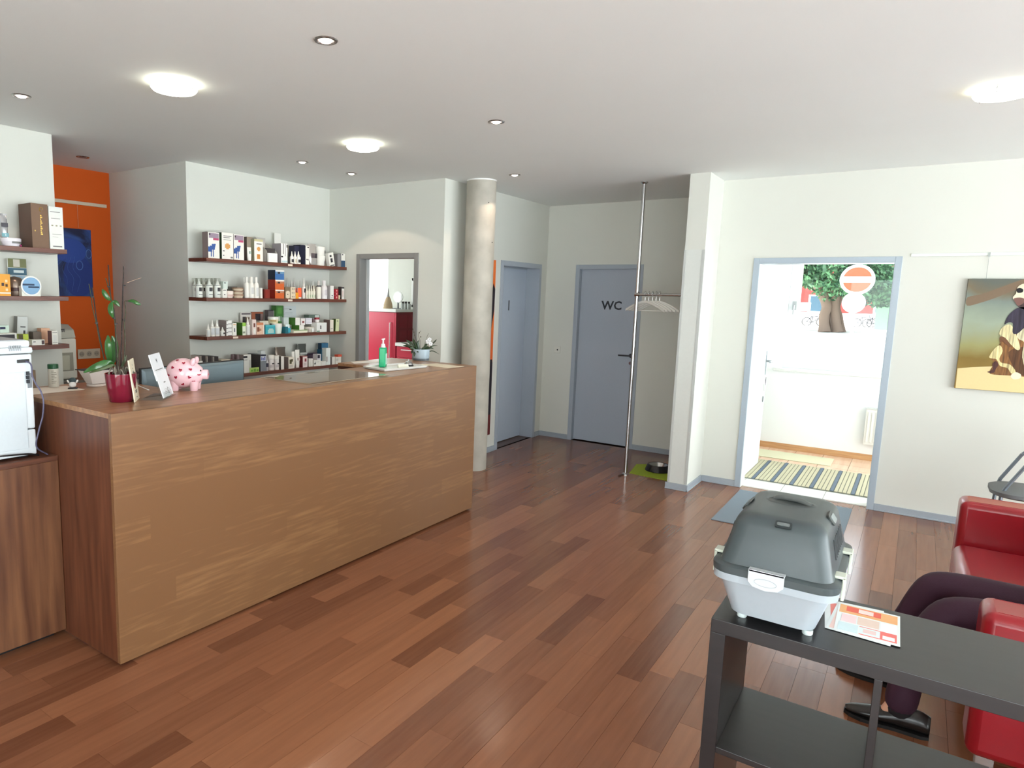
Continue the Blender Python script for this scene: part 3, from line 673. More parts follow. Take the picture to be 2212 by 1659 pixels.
# picture rail and wire
r0=at(1968,551,0,XE-.01)
rl=thing('picture_rail','thin white picture hanging rail with a wire above the dog painting','picture rail',(XE,r0.y,r0.z)); o=rl.location
MB(o).box(XE-.012,XE-.001,r0.y-1.6,r0.y,r0.z-.012,r0.z+.012).build('rail',M(220,224,218,.4),rl,bevel=.002)
c_=at(2135,566,0,XE-.013)
MB(o).tube([(XE-.014,c_.y,r0.z-.005),(XE-.014,c_.y,zt-.005)],.0012,6).build('wire',M(150,154,150,.4),rl)
MB(o).box(XE-.018,XE-.011,c_.y-.006,c_.y+.006,r0.z-.02,r0.z+.012).build('hook',M(150,154,150,.4,.5),rl)
# narrow orange painting behind the column
y_=YC-.03; a=at(1072,562,1,y_); b=at(1053,940,1,y_)
st=thing('narrow_painting','tall narrow orange and black painting half hidden behind the concrete column','painting',(a.x-.25,YC,b.z)); o=st.location
MB(o).box(a.x-.5,a.x,y_,YC-.002,b.z,a.z).build('canvas',M(224,110,40,.8),st,bevel=.001)
h_=a.z-b.z
m=MB(o); P=[(a.x-.5,b.z+.12*h_),(a.x-.001,b.z+.12*h_),(a.x-.001,b.z+.42*h_),(a.x-.03,b.z+.48*h_),(a.x-.06,b.z+.6*h_),(a.x-.005,b.z+.72*h_),(a.x-.0,b.z+.84*h_),(a.x-.04,b.z+.87*h_),(a.x-.07,b.z+.8*h_),(a.x-.2,b.z+.66*h_),(a.x-.5,b.z+.6*h_)]
m.prism(P,y_-.001,y_,ax='y'); m.build('print_figure',M(34,26,36,.7),st)
m=MB(o); m.prism([(a.x-.5,b.z+.001),(a.x-.001,b.z+.001),(a.x-.001,b.z+.12*h_),(a.x-.5,b.z+.12*h_)],y_-.001,y_,ax='y'); m.build('print_ground',M(98,30,30,.7),st)
m=MB(o); m.prism([(a.x-.08,b.z+.44*h_),(a.x-.012,b.z+.44*h_),(a.x-.02,b.z+.56*h_),(a.x-.05,b.z+.62*h_)],y_-.0018,y_-.001,ax='y'); m.build('print_glow',M(214,96,40,.7),st)
# blue jellyfish picture on the orange wall
y_=YO-.03; a=at(196,497,1,y_); b=at(196,640,1,y_)
bp=thing('blue_painting','dark blue canvas with pale jellyfish shapes on the orange wall','painting',(a.x-.35,YO,b.z)); o=bp.location
bm_=bpy.data.materials.new('blue_canvas'); bm_.use_nodes=True; n=bm_.node_tree; L=n.links; pb=n.nodes['Principled BSDF']; pb.inputs['Roughness'].default_value=.7
g_=n.nodes.new('ShaderNodeNewGeometry'); no=n.nodes.new('ShaderNodeTexNoise'); no.inputs['Scale'].default_value=3.5; no.inputs['Detail'].default_value=4; no.inputs['Distortion'].default_value=1.5; L.new(g_.outputs['Position'],no.inputs['Vector'])
cr=n.nodes.new('ShaderNodeValToRGB'); cr.color_ramp.elements[0].color=S(10,18,60); cr.color_ramp.elements[1].color=S(50,86,160); cr.color_ramp.elements[0].position=.38; cr.color_ramp.elements[1].position=.75; L.new(no.outputs[0],cr.inputs[0]); L.new(cr.outputs[0],pb.inputs['Base Color'])
MB(o).box(a.x-.72,a.x,y_,YO-.002,b.z,a.z).build('canvas',bm_,bp,bevel=.001)
def disc(cx,cz,rx,rz,mat,name,k,half=False,ring=0):
    m=MB(o); n=28; P=[(cx+rx*math.cos(2*PI*i/n),cz+rz*math.sin(2*PI*i/n)) for i in range(n)]
    if ring: m.tube([(p_[0],y_-.001,p_[1]) for p_ in P],ring,5,closed=True)
    else: m.prism([(min(p_[0],a.x-.003),min(max(p_[1],b.z+.003),a.z-.003)) for p_ in P],y_-.0006*k,y_-.0001,ax='y')
    m.build(name,mat,bp)
B1=M(26,48,120,.7); B2=M(38,66,144,.7); B3=M(84,116,180,.7)
disc(a.x-.13,b.z+.18,.14,.19,B1,'print_bell',1); disc(a.x-.20,a.z-.20,.15,.11,B2,'print_bell',2); disc(a.x-.12,b.z+.28,.03,.04,B3,'print_ring',3,ring=.0035); disc(a.x-.5,b.z+.35,.16,.14,B1,'print_bell',1); disc(a.x-.03,a.z-.22,.025,.04,B3,'print_ring',3,ring=.003)
m=MB(o)
for k in range(5): m.tube(curve([(a.x-.16-k*.035,y_-.0015,a.z-.25-.01*k),(a.x-.18-k*.05,y_-.0015,a.z-.36),(a.x-.12-k*.06,y_-.0015,a.z-.45),(a.x-.15-k*.05,y_-.0015,b.z+.04)],6),.0009,4)
m.build('print_tentacles',B3,bp)
a=at(117,432,1,YO-.01); b=at(230,446,1,YO-.01)
r2=thing('picture_rail','beige picture hanging rail across the orange wall','picture rail',(b.x,YO,b.z)); o=r2.location
MB(o).box(b.x-1.6,b.x,YO-.015,YO-.001,b.z-.015,b.z+.015).build('rail',M(214,196,172,.4),r2,bevel=.002)
MB(o).tube([(b.x-.28,YO-.016,b.z-.01),(b.x-.28,YO-.016,2.212)],.001,5).build('wire',M(200,180,160,.4),r2)
# ================================================================ WALL SHELVES AND GOODS
YF=2.13
SZ={1:1.941,2:1.61,3:1.280,4:at(565,803,1,YF).z}
def shelf(label,x0,x1,zt,tags=()):
    s=thing('wall_shelf',label,'shelf',(x0,YS,zt)); o=s.location
    MB(o).box(x0,x1,YF,YS-.001,zt-.030,zt).build('board',SHELFM,s,bevel=.0015)
    for u,v in tags:
        q=at(u,v,1,YF); MB(o).box(q.x-.028,q.x+.028,YF-.001,YF+.0002,zt-.024,zt-.007).build('price_label',M(232,214,196,.5),s)
    return s
shelf('dark wood wall shelf right of the alcove, topmost, with dog picture cartons',2.065,XS1-.001,SZ[1],[(627,571)])
shelf('dark wood wall shelf right of the alcove, second from top, with spray bottles',2.058,XS1-.001,SZ[2],[(627,648.5)])
shelf('dark wood wall shelf right of the alcove, third from top, with teal and green packs',2.055,XS1-.001,SZ[3],[(509,729.5)])
shelf('dark wood wall shelf right of the alcove, lowest, partly behind the monitor',2.055,XS1-.001,SZ[4])
LZ={1:1.930,2:1.605,3:1.272}
shelf('dark wood shelf left of the alcove, topmost, with the brown gift box',-1.9,.912,LZ[1])
shelf('dark wood shelf on the stub wall left of the alcove, middle, with the orange pack',-1.9,.907,LZ[2])
shelf('dark wood shelf on the stub wall left of the alcove, lowest, behind the printer',-1.9,.897,LZ[3])
WH=(232,230,222)
def P(kind,u0,u1,vt,label,col=WH,yf=2.142,dep=.08,dec=(),vb=None,sh=1,cap=None,cat=None,name=None,group=None,side=None,rz=0,lean=0,left=False):
    um=(u0+u1)/2
    zs=(LZ if left else SZ)[sh]
    x0=at(u0,vt+10,1,yf).x; x1=at(u1,vt+10,1,yf).x
    zb=zs+.0006 if vb is None else at(um,vb,1,yf).z
    zt=at(um,vt,1,yf).z; h=zt-zb; w=(x1-x0)*.975; xc=(x0+x1)/2
    yf=min(yf,YS-.003-dep) if kind in('box','card','openbox','pouch') else yf
    nm=name or {'box':'carton','can':'spray_bottle','bottle':'dropper_bottle','jar':'jar','tube':'cream_tube','pouch':'pouch','card':'display_card','pump':'pump_bottle','openbox':'display_carton','tub':'tub'}[kind]
    ct=cat or {'box':'box','can':'bottle','bottle':'bottle','jar':'jar','tube':'tube','pouch':'pouch','card':'card','pump':'bottle','openbox':'box','tub':'tub'}[kind]
    t=thing(nm,label,ct,(xc,yf+dep/2,zb),rz,group); hw=w/2; hd=dep/2
    mc=M(*col,.45)
    dm=[M(*d[4],.5) for d in dec]
    if kind in('box','card'):
        m=MB(); m.box(-hw,hw,-hd,hd,0,h)
        if side:
            m.add([(-hw-.0004,-hd,0),(-hw-.0004,hd,0),(-hw-.0004,hd,h),(-hw-.0004,-hd,h)],[(3,2,1,0)],1)
        m.build('carton' if kind=='box' else 'sheet',[mc]+([M(*side,.5)] if side else []),t)
        if dec:
            m=MB()
            for i,(a,b,c,d,_) in enumerate(dec):
                e=.0005*(1+i*.3); m.box(-hw+a*w,-hw+b*w,-hd-e,-hd-.0001,c*h,d*h,i)
            m.build('print',dm,t)
    elif kind=='openbox':
        tk=.003
        m=MB(); m.box(-hw,hw,hd-tk,hd,0,h); m.prism([(-hd,0),(hd-tk,0),(hd-tk,h),(-hd,h*.42)],-hw,-hw+tk,ax='x'); m.prism([(-hd,0),(hd-tk,0),(hd-tk,h*.8),(-hd,h*.42)],hw-tk,hw,ax='x'); m.box(-hw,hw,-hd,-hd+tk,0,h*.36); m.box(-hw,hw,-hd,hd,0,tk)
        m.build('tray',mc,t)
        MB().box(-hw+.006,hw-.006,-hd+.02,hd-.01,.004,h*.55).build('contents',M(58,52,54,.5),t)
    elif kind in('can','bottle','pump','jar','tub'):
        r=min(w/2,.06); t.location.y=yf+r
        cc=M(*(cap or col),.35)
        n=20
        if kind=='can':
            hb=h*.64
            MB().lathe([(r*.9,0),(r,.004),(r,hb),(r*.8,hb+.008)],(0,0,0),n).build('body',mc,t,smooth=True)
            MB().lathe([(r*.55,hb+.009),(r*.4,h*.80),(r*.2,h*.86),(r*.2,h*.97)],(0,0,0),n).build('nozzle',M(226,228,222,.4),t,smooth=True)
            MB().lathe([(r*.97,hb+.004),(r*.97,h-.004),(r*.9,h)],(0,0,0),n,cap=True).build('clear_cap',glass_cap,t,smooth=True)
        elif kind=='bottle':
            hb=h*.60
            MB().lathe([(r*.9,0),(r,.003),(r,hb*.93),(r*.62,hb),(r*.5,hb+.002)],(0,0,0),n).build('body',mc,t,smooth=True)
            MB().lathe([(r*.56,hb+.001),(r*.56,hb+h*.1),(r*.34,hb+h*.16),(r*.14,h)],(0,0,0),n).build('cap',cc,t,smooth=True)
        elif kind=='pump':
            hb=h*.74
            MB().lathe([(r*.9,0),(r,.003),(r,hb*.82),(r*.75,hb*.95),(r*.45,hb)],(0,0,0),n).build('body',mc,t,smooth=True)
            MB().lathe([(r*.5,hb-.002),(r*.5,h-.004),(r*.42,h)],(0,0,0),n).build('cap',cc,t,smooth=True)
        else:
            hb=h*(.74 if kind=='jar' else .62)
            MB().lathe([(r*(.94 if kind=='jar' else .82),0),(r*.97,hb*.1 if kind=='jar' else hb),(r*.97,hb-.002)],(0,0,0),n).build('body',mc,t,smooth=True)
            MB().lathe([(r,hb-.001),(r,h-.003),(r*.94,h)],(0,0,0),n).build('lid',cc,t,smooth=True)
        if dec:
            m=MB()
            for i,(a,b,c,d,_) in enumerate(dec):
                e=r+.0006+i*.0002; a0=PI+PI*.0+ (a)*PI; a1=PI+b*PI
                k=6; vs=[];fs=[]
                for j in range(k+1):
                    an=lerp(a0,a1,j/k); vs+=[(e*math.cos(an),e*math.sin(an),c*h),(e*math.cos(an),e*math.sin(an),d*h)]
                for j in range(k): fs.append((2*j,2*j+2,2*j+3,2*j+1))
                m.add(vs,fs,i)
            m.build('printed_label',dm,t)
    elif kind=='tube':
        d2=.018; hc=h*.14
        m=MB(); k=16; vs=[]
        for z,a,b in ((hc,hw*.8,d2),(h*.4,hw*.92,d2*.9),(h*.8,hw,d2*.45),(h,hw,.0015)):
            for i in range(k): an=2*PI*i/k; vs.append((a*math.cos(an),b*math.sin(an),z))
        fs=[(j*k+i,j*k+(i+1)%k,(j+1)*k+(i+1)%k,(j+1)*k+i) for j in range(3) for i in range(k)]+[tuple(reversed(range(k))),tuple(range(3*k,4*k))]
        m.add(vs,fs); m.build('body',mc,t,smooth=True)
        MB().lathe([(hw*.75,0),(hw*.78,hc)],(0,0,0),16,sy=min(1,d2/(hw*.8))).build('cap',M(*(cap or col),.4),t,smooth=True)
        if dec:
            m=MB()
            for i,(a,b,c,d,_) in enumerate(dec): m.box(-hw+a*w,-hw+b*w,-d2-.002,-d2*.3,c*h,d*h,i)
            m.build('printed_label',dm,t)
    elif kind=='pouch':
        m=MB(); k=8; vs=[];fs=[]
        prof=[(0,.7,.8),(.12,.95,1),(.45,.95,.8),(.8,.96,.35),(.93,1,.08),(1,1,.06)]
        for z,a,b in prof:
            for i in range(16):
                an=2*PI*i/16; ca,sa=math.cos(an),math.sin(an)
                vs.append((hw*a*math.copysign(abs(ca)**.5,ca),hd*b*math.copysign(abs(sa)**.7,sa)+.004*math.sin(i*3+z*9),z*h))
        L_=len(prof)
        fs=[(j*16+i,j*16+(i+1)%16,(j+1)*16+(i+1)%16,(j+1)*16+i) for j in range(L_-1) for i in range(16)]+[tuple(reversed(range(16))),tuple(range((L_-1)*16,L_*16))]
        m.add(vs,fs); m.build('bag',M(*col,.22,.6),t,smooth=True)
        if dec:
            m=MB()
            for i,(a,b,c,d,_) in enumerate(dec): m.box(-hw+a*w,-hw+b*w,-hd-.0012-i*.0003,-hd+.004,c*h,d*h,i)
            m.build('printed_label',dm,t)
    if lean: t.rotation_euler=(0,lean,rz)
    return t
glass_cap=glass_mat('clear_plastic',(.86,.87,.85,1))
GR=(146,132,130); GB=(120,108,100); DGN=(30,58,30); BLU=(52,86,150); PUR=(150,134,150); PNK=(186,72,110); DRK=(46,42,48); TXT=(120,120,118); KIB=(206,150,84); NAV=(50,52,74)
dogdec=lambda:[(.08,.95,.78,.97,PUR),(.45,.95,.70,.78,PNK),(.0,.34,.24,.44,BLU),(.14,.58,.33,.48,BLU),(.32,.62,.42,.55,BLU),(.50,.66,.50,.56,BLU),(.22,.30,.06,.30,BLU),(.40,.47,.05,.34,BLU),(.1,.2,.88,.95,DRK)]
BY=.064
P('box',449,474,502,'blue dog print carton with grey side, front left end of the top shelf',WH,yf=2.142,dep=.078,dec=dogdec(),side=GR)
P('box',449,470,501.5,'grey-sided carton directly behind the front left dog print carton, top shelf',WH,yf=2.142+.08,dep=.072,side=GR)
P('box',448,466,501,'grey-sided carton at the back left end of the top shelf, against the wall',WH,yf=2.142+.156,dep=.068,side=GR)
P('box',478.5,504,503,'white carton with green side and orange biscuit picture on the top shelf',WH,dep=.16,side=DGN,dec=[(.15,.85,.86,.89,TXT),(.15,.7,.80,.83,TXT),(.15,.8,.72,.74,TXT),(.28,.72,.42,.56,KIB),(.38,.60,.38,.60,KIB),(.08,.24,.29,.32,DRK),(.08,.2,.12,.15,DRK),(.75,.95,.04,.10,TXT)])
P('box',504.6,527,507,'white carton with blue dog print and mauve header, right of the biscuit carton, top shelf',WH,dep=.16,side=GR,dec=dogdec())
P('box',533,546,512,'brownish carton with dark blue band behind a white tube, top shelf',(150,138,124),yf=2.19,dep=.12,dec=[(0,1,.42,.55,NAV)],side=(112,98,90))
P('tube',536,545,534,'small white cream tube standing before a brownish carton, top shelf',WH,yf=2.142,dep=.03,dec=[(.3,.7,.5,.7,(170,190,180))])
P('box',549,568,517,'white carton with green-tan top and two orange pictures, top shelf',WH,dep=.15,side=(150,150,124),dec=[(0,1,.9,1,(186,180,140)),(.25,.85,.77,.81,DRK),(.3,.7,.5,.62,KIB),(.4,.62,.46,.66,KIB),(.3,.66,.10,.32,(196,130,60))])
P('openbox',576,598,512,'open grey display carton with a low white front flap, top shelf',(190,186,180),dep=.16)
P('box',579.5,599.5,547,'plain white carton in front of the open grey display carton, top shelf',(232,234,230),yf=2.1325,dep=.009,name='carton')
P('card',592.5,607,504,'blank white card standing up behind the open display carton, top shelf',WH,yf=2.33,dep=.004,name='display_card')
P('box',607,621,526,'white carton with dark corner marks and pale blue foot, top shelf',(236,236,232),dep=.12,side=(150,146,150),dec=[(.28,.38,.45,.99,DRK),(.62,.7,.35,.99,(110,110,112)),(.85,1,.8,.95,DRK),(0,.3,.28,.36,DRK),(.1,.95,.04,.12,(180,206,210))])
for i,(u0,u1,y) in enumerate(((630,636.5,2.142),(637,643.2,2.142),(644.3,652,2.142))):
    P('bottle',u0,u1,543,'small white dropper bottle in a group of three on the top shelf, '+('left','middle','right')[i]+' one',WH,yf=y,dec=[(.25,.75,.12,.36,DRK)] if i!=1 else [(.3,.7,.1,.4,(200,190,170))])
P('box',636,646,531,'dark navy carton, left of two behind the dropper bottles, top shelf',NAV,yf=2.235,dep=.08)
P('box',649,659,529,'dark navy carton, right of two behind the dropper bottles, top shelf',NAV,yf=2.215,dep=.1,side=(36,36,48))
P('box',660,668,531,'narrow white carton with small print between navy carton and pouch, top shelf',WH,dep=.09,side=NAV,dec=[(.5,.9,.88,.95,DRK),(.2,.5,.25,.3,DRK),(.6,.8,.22,.3,DRK)])
P('pouch',669.5,687,527,'grey-white foil pouch with a dark picture panel, top shelf',(206,200,196),dep=.06,dec=[(.2,.9,.34,.56,(88,76,80)),(.6,.85,.34,.54,DRK)])
P('tub',690,708,552.5,'white round tub, lower of a stack of two on the top shelf',WH,yf=2.15,dec=[(.6,.95,.25,.5,(120,96,110))])
P('tub',690,708,533,'white round tub, upper of a stack of two on the top shelf',WH,yf=2.15,vb=552.3,dec=[(.6,.9,.3,.6,DRK)])
P('box',712.5,724,546,'white carton with dark paw shapes, leaning left beside the stacked tubs, top shelf',WH,dep=.04,lean=-.22,dec=[(.25,.6,.70,.84,DRK),(.3,.7,.3,.6,DRK),(.1,.9,.03,.12,TXT)])
P('box',729,736,549,'grey carton between the leaning carton and the blue-footed one, top shelf',(140,138,140),dep=.1,side=(112,110,112))
P('box',737,745.5,548,'white carton with a blue lower half at the right end of the top shelf',WH,dep=.1,side=(150,150,150),dec=[(0,1,.0,.48,(54,88,120)),(.2,.5,.88,.96,DRK)])
# second shelf
for i,(u0,u1,y,l) in enumerate(((427.5,440.5,2.145,'front left'),(449.5,463,2.145,'front middle'),(467.5,480,2.145,'front right'))):
    P('can',u0,u1,601,'white spray bottle with clear cap and black dog logo on the second shelf, %s'%l,(226,228,220),yf=y,sh=2,dec=[(.32,.58,.32,.52,DRK),(.62,.74,.34,.52,DRK),(.3,.8,.14,.18,TXT),(.0,1,.615,.64,(50,60,50))])
for i,(u0,u1,y,l) in enumerate(((419,430,2.24,'back left behind the front left one'),(438,449,2.24,'back middle'),(460,471,2.25,'back right'))):
    P('can',u0,u1,601,'white clear-capped spray bottle on the second shelf, %s'%l,(214,216,208),yf=y,sh=2,dec=[(.3,.55,.32,.5,DRK),(.0,1,.615,.64,(50,60,50))])
P('box',481,490.5,624,'small white carton right of the dog logo spray bottles, second shelf',WH,sh=2,dep=.08,dec=[(.1,.8,.8,.9,TXT),(.3,.6,.3,.4,DRK)])
P('box',482,492,608,'pale mint carton stacked on a white carton beside the spray bottles, second shelf',(206,218,210),sh=2,yf=2.16,dep=.05,vb=624,dec=[(.2,.6,.75,.85,DRK)])
P('tub',491.5,509,628.5,'low pale pink tub on the second shelf',(232,218,208),sh=2,dec=[(.25,.8,.2,.5,(210,180,170))])
P('box',493,513,619,'flat dark grey carton lying behind the pale pink tub, second shelf',(104,104,100),sh=2,yf=2.28,dep=.06)
for k,(va,vb) in enumerate(((635.5,None),(628.5,635.3),(621.5,628.3))):
    P('tub',511,532,va,'silver and brown blister tray on the second shelf, %s of a stack of three'%('bottom','middle','top')[k],(214,196,170),sh=2,cap=(150,120,96),vb=vb,name='blister_tray',cat='tray')
P('pump',531.5,541,598,'tall white bottle, left of three tall ones on the second shelf',WH,yf=2.17,sh=2)
P('pump',541.5,552,598,'tall white bottle, middle of three tall ones on the second shelf',WH,sh=2,dec=[(.3,.8,.2,.5,(206,206,204))])
P('pump',552.5,562,598.5,'tall white bottle, right of three tall ones on the second shelf',WH,sh=2,dec=[(.3,.8,.1,.5,(206,206,204))])
P('pump',527,534,599,'tall white bottle standing furthest back behind the three tall ones, second shelf',WH,yf=2.28,sh=2)
P('box',562.8,567,622,'slim white carton right of the tall white bottles, second shelf',WH,sh=2,dep=.05)
RED=(150,42,26); ORG=(206,98,44)
P('box',571,583,625,'dark red carton lying left of the orange stack, second shelf',(126,36,24),sh=2,dep=.12,dec=[(.45,.5,.0,1,(170,60,44))],side=(100,28,20))
for k,(vt,vb,c,sd,l) in enumerate(((626,None,ORG,RED,'bottom one, orange'),(604.5,625.8,ORG,RED,'middle one, orange'),(583.5,604.3,(60,106,164),(24,34,56),'top one, blue'))):
    P('box',594,614,vt,'carton in the tall stack on the second shelf, %s'%l,c,sh=2,dep=.1,vb=vb,side=sd,dec=[(.05,1,.84,1,WH),(.1,.95,.62,.82,(110,150,180) if k==2 else (180,130,100)),(.28,.55,.62,.80,DRK)])
P('box',616,627,620.5,'olive brown carton with a round cream disc right of the orange stack, second shelf',(128,112,90),sh=2,dep=.08,dec=[(.1,.95,.08,.62,(220,204,180)),(.28,.8,.02,.68,(220,204,180)),(.4,.6,.34,.42,DRK)])
for k,(u0,u1,vt,y,l) in enumerate(((620,627,600,2.27,'left'),(629,634.5,601,2.27,'second'),(635,641,600,2.27,'third'),(648,653.5,606,2.25,'right'))):
    P('bottle',u0,u1,vt,'grey-white nozzle bottle in the back row of the second shelf, behind the owl cartons, %s'%l,(196,192,184),yf=y,sh=2)
for k,(vt,vb) in enumerate(((637,None),(628.8,636.8),(620.5,628.6))):
    P('box',628,638.5,vt,'tiny cream carton with two dark dots, %s of a stack of three, second shelf'%('bottom','middle','top')[k],(226,208,180),sh=2,dep=.05,vb=vb,dec=[(.25,.35,.3,.75,DRK),(.62,.72,.3,.75,DRK)])
P('box',639,645,632,'small yellow-orange carton before the red tubes, second shelf',(236,156,40),sh=2,dep=.04)
P('tube',637,647,622.5,'red-orange tube standing on its cap behind the small yellow carton, second shelf',(226,66,36),sh=2,yf=2.2,cap=WH)
P('tube',649,657.5,622,'bright orange tube standing on a wide white cap, second shelf',(244,100,60),sh=2,cap=WH,yf=2.15)
P('bottle',656,662.5,600.5,'white nozzle bottle with black figure print, tallest right of the orange tubes, second shelf',WH,sh=2,yf=2.17,dec=[(.3,.7,.3,.5,DRK)])
for k,(u0,u1,l) in enumerate(((662.8,667,'leftmost'),(668,672.3,'second'),(672.8,677.3,'third'),(677.8,682.8,'rightmost'))):
    P('bottle',u0,u1,616,'slim cream nozzle bottle in a row of four on the second shelf, %s'%l,(228,224,206),sh=2,dec=[(.4,.7,.1,.3,(160,180,140))])
P('pump',676,682.5,607,'bottle with white cap behind the slim cream bottles, second shelf',(140,130,122),cap=WH,yf=2.27,sh=2)
P('pump',688.3,696.5,606.5,'square-shouldered white bottle with a dark collar, second shelf',(232,228,214),cap=(200,196,190),sh=2,dec=[(0,1,.68,.74,DRK)])
P('box',683,688,618,'white carton with a dark top left of the dark-collared bottle, second shelf',(206,200,190),sh=2,yf=2.2,dep=.05,dec=[(0,1,.86,1,DRK)])
P('pump',700,710.5,606,'large white pump bottle near the right end of the second shelf',(226,222,222),sh=2,dec=[(.3,.8,.2,.5,(206,200,204))])
P('box',713.5,721,617.5,'tall white carton with a small dark dot, right of the large pump bottle, second shelf',WH,sh=2,dep=.07,side=(180,176,176),dec=[(.4,.7,.22,.3,(70,40,60)),(.2,.8,.08,.12,TXT)])
for k,(vt,vb) in enumerate(((638.5,None),(631.5,638.3),(624.3,631.3))):
    P('box',722.5,731,vt,'small crimson carton, %s of a stack of three, second shelf'%('bottom','middle','top')[k],(160,30,44),sh=2,dep=.05,vb=vb,dec=[(.4,.7,.25,.75,(226,170,160))])
P('tub',731.6,736.5,638,'tiny beige pot beside the crimson cartons, second shelf',(214,200,160),sh=2)
P('box',738,743.5,619.5,'slim white carton with a black top at the right end of the second shelf',WH,sh=2,dep=.05,dec=[(0,1,.86,.98,DRK),(.35,.6,.2,.7,(200,160,160))],side=(60,50,50))
# third shelf
P('bottle',448.5,456.5,700,'white dropper bottle, shortest and leftmost on the third shelf',WH,sh=3,dec=[(.15,.85,.1,.5,(206,210,206))])
P('bottle',457.3,466.5,691,'white dropper bottle, left of two tall ones on the third shelf',WH,sh=3,dec=[(.15,.85,.1,.5,(196,200,202))])
P('bottle',467.2,476.8,691,'white dropper bottle, right of two tall ones on the third shelf',WH,sh=3,dec=[(.15,.85,.1,.5,(196,200,202))])
P('bottle',479.5,488.2,707,'small squat white dropper bottle before the striped cartons, third shelf',WH,sh=3,dec=[(.4,.7,.22,.4,DRK)])
for k in range(4):
    P('box',489,501,[717.5,709,700.5,692][k],'white carton with black wave, %s of four stacked, third shelf'%('bottom','second','third','top')[k],(232,230,226),sh=3,yf=2.155,dep=.11,vb=[None,717.3,708.8,700.3][k],side=GR,dec=[(0,.3,.78,.95,DRK),(.3,.98,.0,.12,DRK)])
P('box',502.5,511,698,'slim white carton with a grey moon print, third shelf',WH,sh=3,dep=.05,dec=[(.3,.65,.3,.6,(120,120,128)),(.15,.85,.84,.92,(214,170,120))])
P('box',523.6,531,697,'white and lime carton with a dark green side, third shelf',(226,232,210),sh=3,dep=.12,side=(64,110,36),dec=[(0,1,.72,1,(150,200,80)),(.1,.8,.15,.3,(140,150,130))])
P('bottle',534,542.5,686,'white bottle with a long nozzle between lime carton and peach carton, third shelf',WH,sh=3,dec=[(.2,.8,.1,.5,(216,216,210))])
for i,(u0,u1) in enumerate(((513.8,517.5),(520.3,524))):
    P('bottle',u0,u1,685,'slender white nozzle tip bottle behind the green carton, %s of two, third shelf'%('left','right')[i],WH,sh=3,yf=2.3)
P('card',519,543,675,'white framed picture card of two dogs at the back of the third shelf',(214,206,198),sh=3,yf=2.345,dep=.006,dec=[(.1,.95,.9,.97,(90,80,84)),(.2,.5,.45,.8,(60,54,54)),(.5,.85,.2,.78,(130,110,92)),(.25,.5,.2,.5,(80,70,66))])
P('card',543.6,569,674,'orange-brown picture card with a black and white cat at the back of the third shelf',(150,84,56),sh=3,yf=2.345,dep=.02,dec=[(.3,.78,.2,.92,(44,36,40)),(.5,.7,.1,.5,(200,180,180)),(.62,.78,.2,.45,DRK),(.75,.97,.2,.9,(140,116,112))])
P('box',545,553.5,690.5,'tall pale pink carton with a dark brown picture, third shelf',(230,212,204),sh=3,dep=.06,dec=[(.3,.75,.5,.76,(110,60,50)),(.3,.75,.08,.4,(236,234,226))])
P('box',554.5,571,697,'peach carton with a brown curl picture, third shelf',(232,196,172),sh=3,dep=.1,dec=[(0,1,.8,1,(206,130,92)),(.05,.35,.25,.62,(130,72,50)),(.35,.6,.3,.5,(180,130,96)),(.9,1,0,1,(240,240,230))])
P('box',561,583,693,'flat cream carton lying across the peach one, third shelf',(226,214,196),sh=3,yf=2.25,dep=.08,vb=702)
P('box',573,595,702.5,'bright teal carton with a pale oval, third shelf',(60,164,176),sh=3,dep=.1,side=(20,84,100),dec=[(.25,.85,.1,.5,(170,204,196)),(.35,.75,.5,.62,(170,204,196)),(.05,1,.9,.96,(110,200,206))])
P('box',579.5,591,670,'dark grey carton standing at the back of the third shelf',(104,98,98),sh=3,yf=2.3,dep=.05,dec=[(.05,.95,.97,1,DRK)])
P('box',592,595.6,671,'very slim white carton beside the tall green one, third shelf',WH,sh=3,yf=2.3,dep=.04)
P('box',596.5,612,660,'tall dark green carton, tallest on the third shelf',(66,118,52),sh=3,yf=2.27,dep=.07,dec=[(.2,.8,.7,.92,(84,140,64)),(.25,.55,.42,.6,(196,206,190)),(.6,.8,.42,.6,(120,140,120))])
P('card',613,640,661,'thin white leaflet with a black pen mark leaning on the wall over the third shelf',(206,212,210),sh=3,yf=2.372,dep=.002,vb=690,dec=[(.0,.5,.78,.80,TXT),(.45,.62,.7,.78,DRK),(.1,.7,.5,.52,(170,176,176)),(.1,.7,.4,.42,(170,176,176))])
P('tub',597,614.5,699,'white lidded tub, lower of two tubs on the third shelf',(226,236,224),sh=3,cap=WH,yf=2.15)
P('tub',589,607.5,684.5,'cream lidded tub stacked on top of the white one, third shelf',(226,214,176),sh=3,cap=WH,yf=2.18,vb=699,dec=[(.1,.45,.3,.5,(180,150,90))])
P('box',613,624,685.5,'pale mint carton right of the tall green one, third shelf',(214,222,218),sh=3,yf=2.24,dep=.08)
P('tube',623,632,701,'white tube with a teal cap right of the lower tub, third shelf',(220,238,238),sh=3,cap=(40,150,170),dec=[(.2,.9,.1,.6,(70,170,190))])
P('box',616.5,622.5,706,'small dark teal carton beside the white and teal tube, third shelf',(34,112,126),sh=3,dep=.06)
P('box',634,664.5,712.5,'long flat cream carton with a green top, lowest of the pile, third shelf',(232,228,206),sh=3,dep=.12,dec=[(0,1,.75,1,(96,140,60))])
P('box',646.5,657,702.5,'small white carton with a green side in the pile, third shelf',WH,sh=3,yf=2.15,dep=.11,vb=712.3,side=(70,122,44))
P('box',638,648,686.5,'upright white carton with a green side on top of the pile, third shelf',WH,sh=3,yf=2.17,dep=.1,vb=702.3,side=(70,122,44))
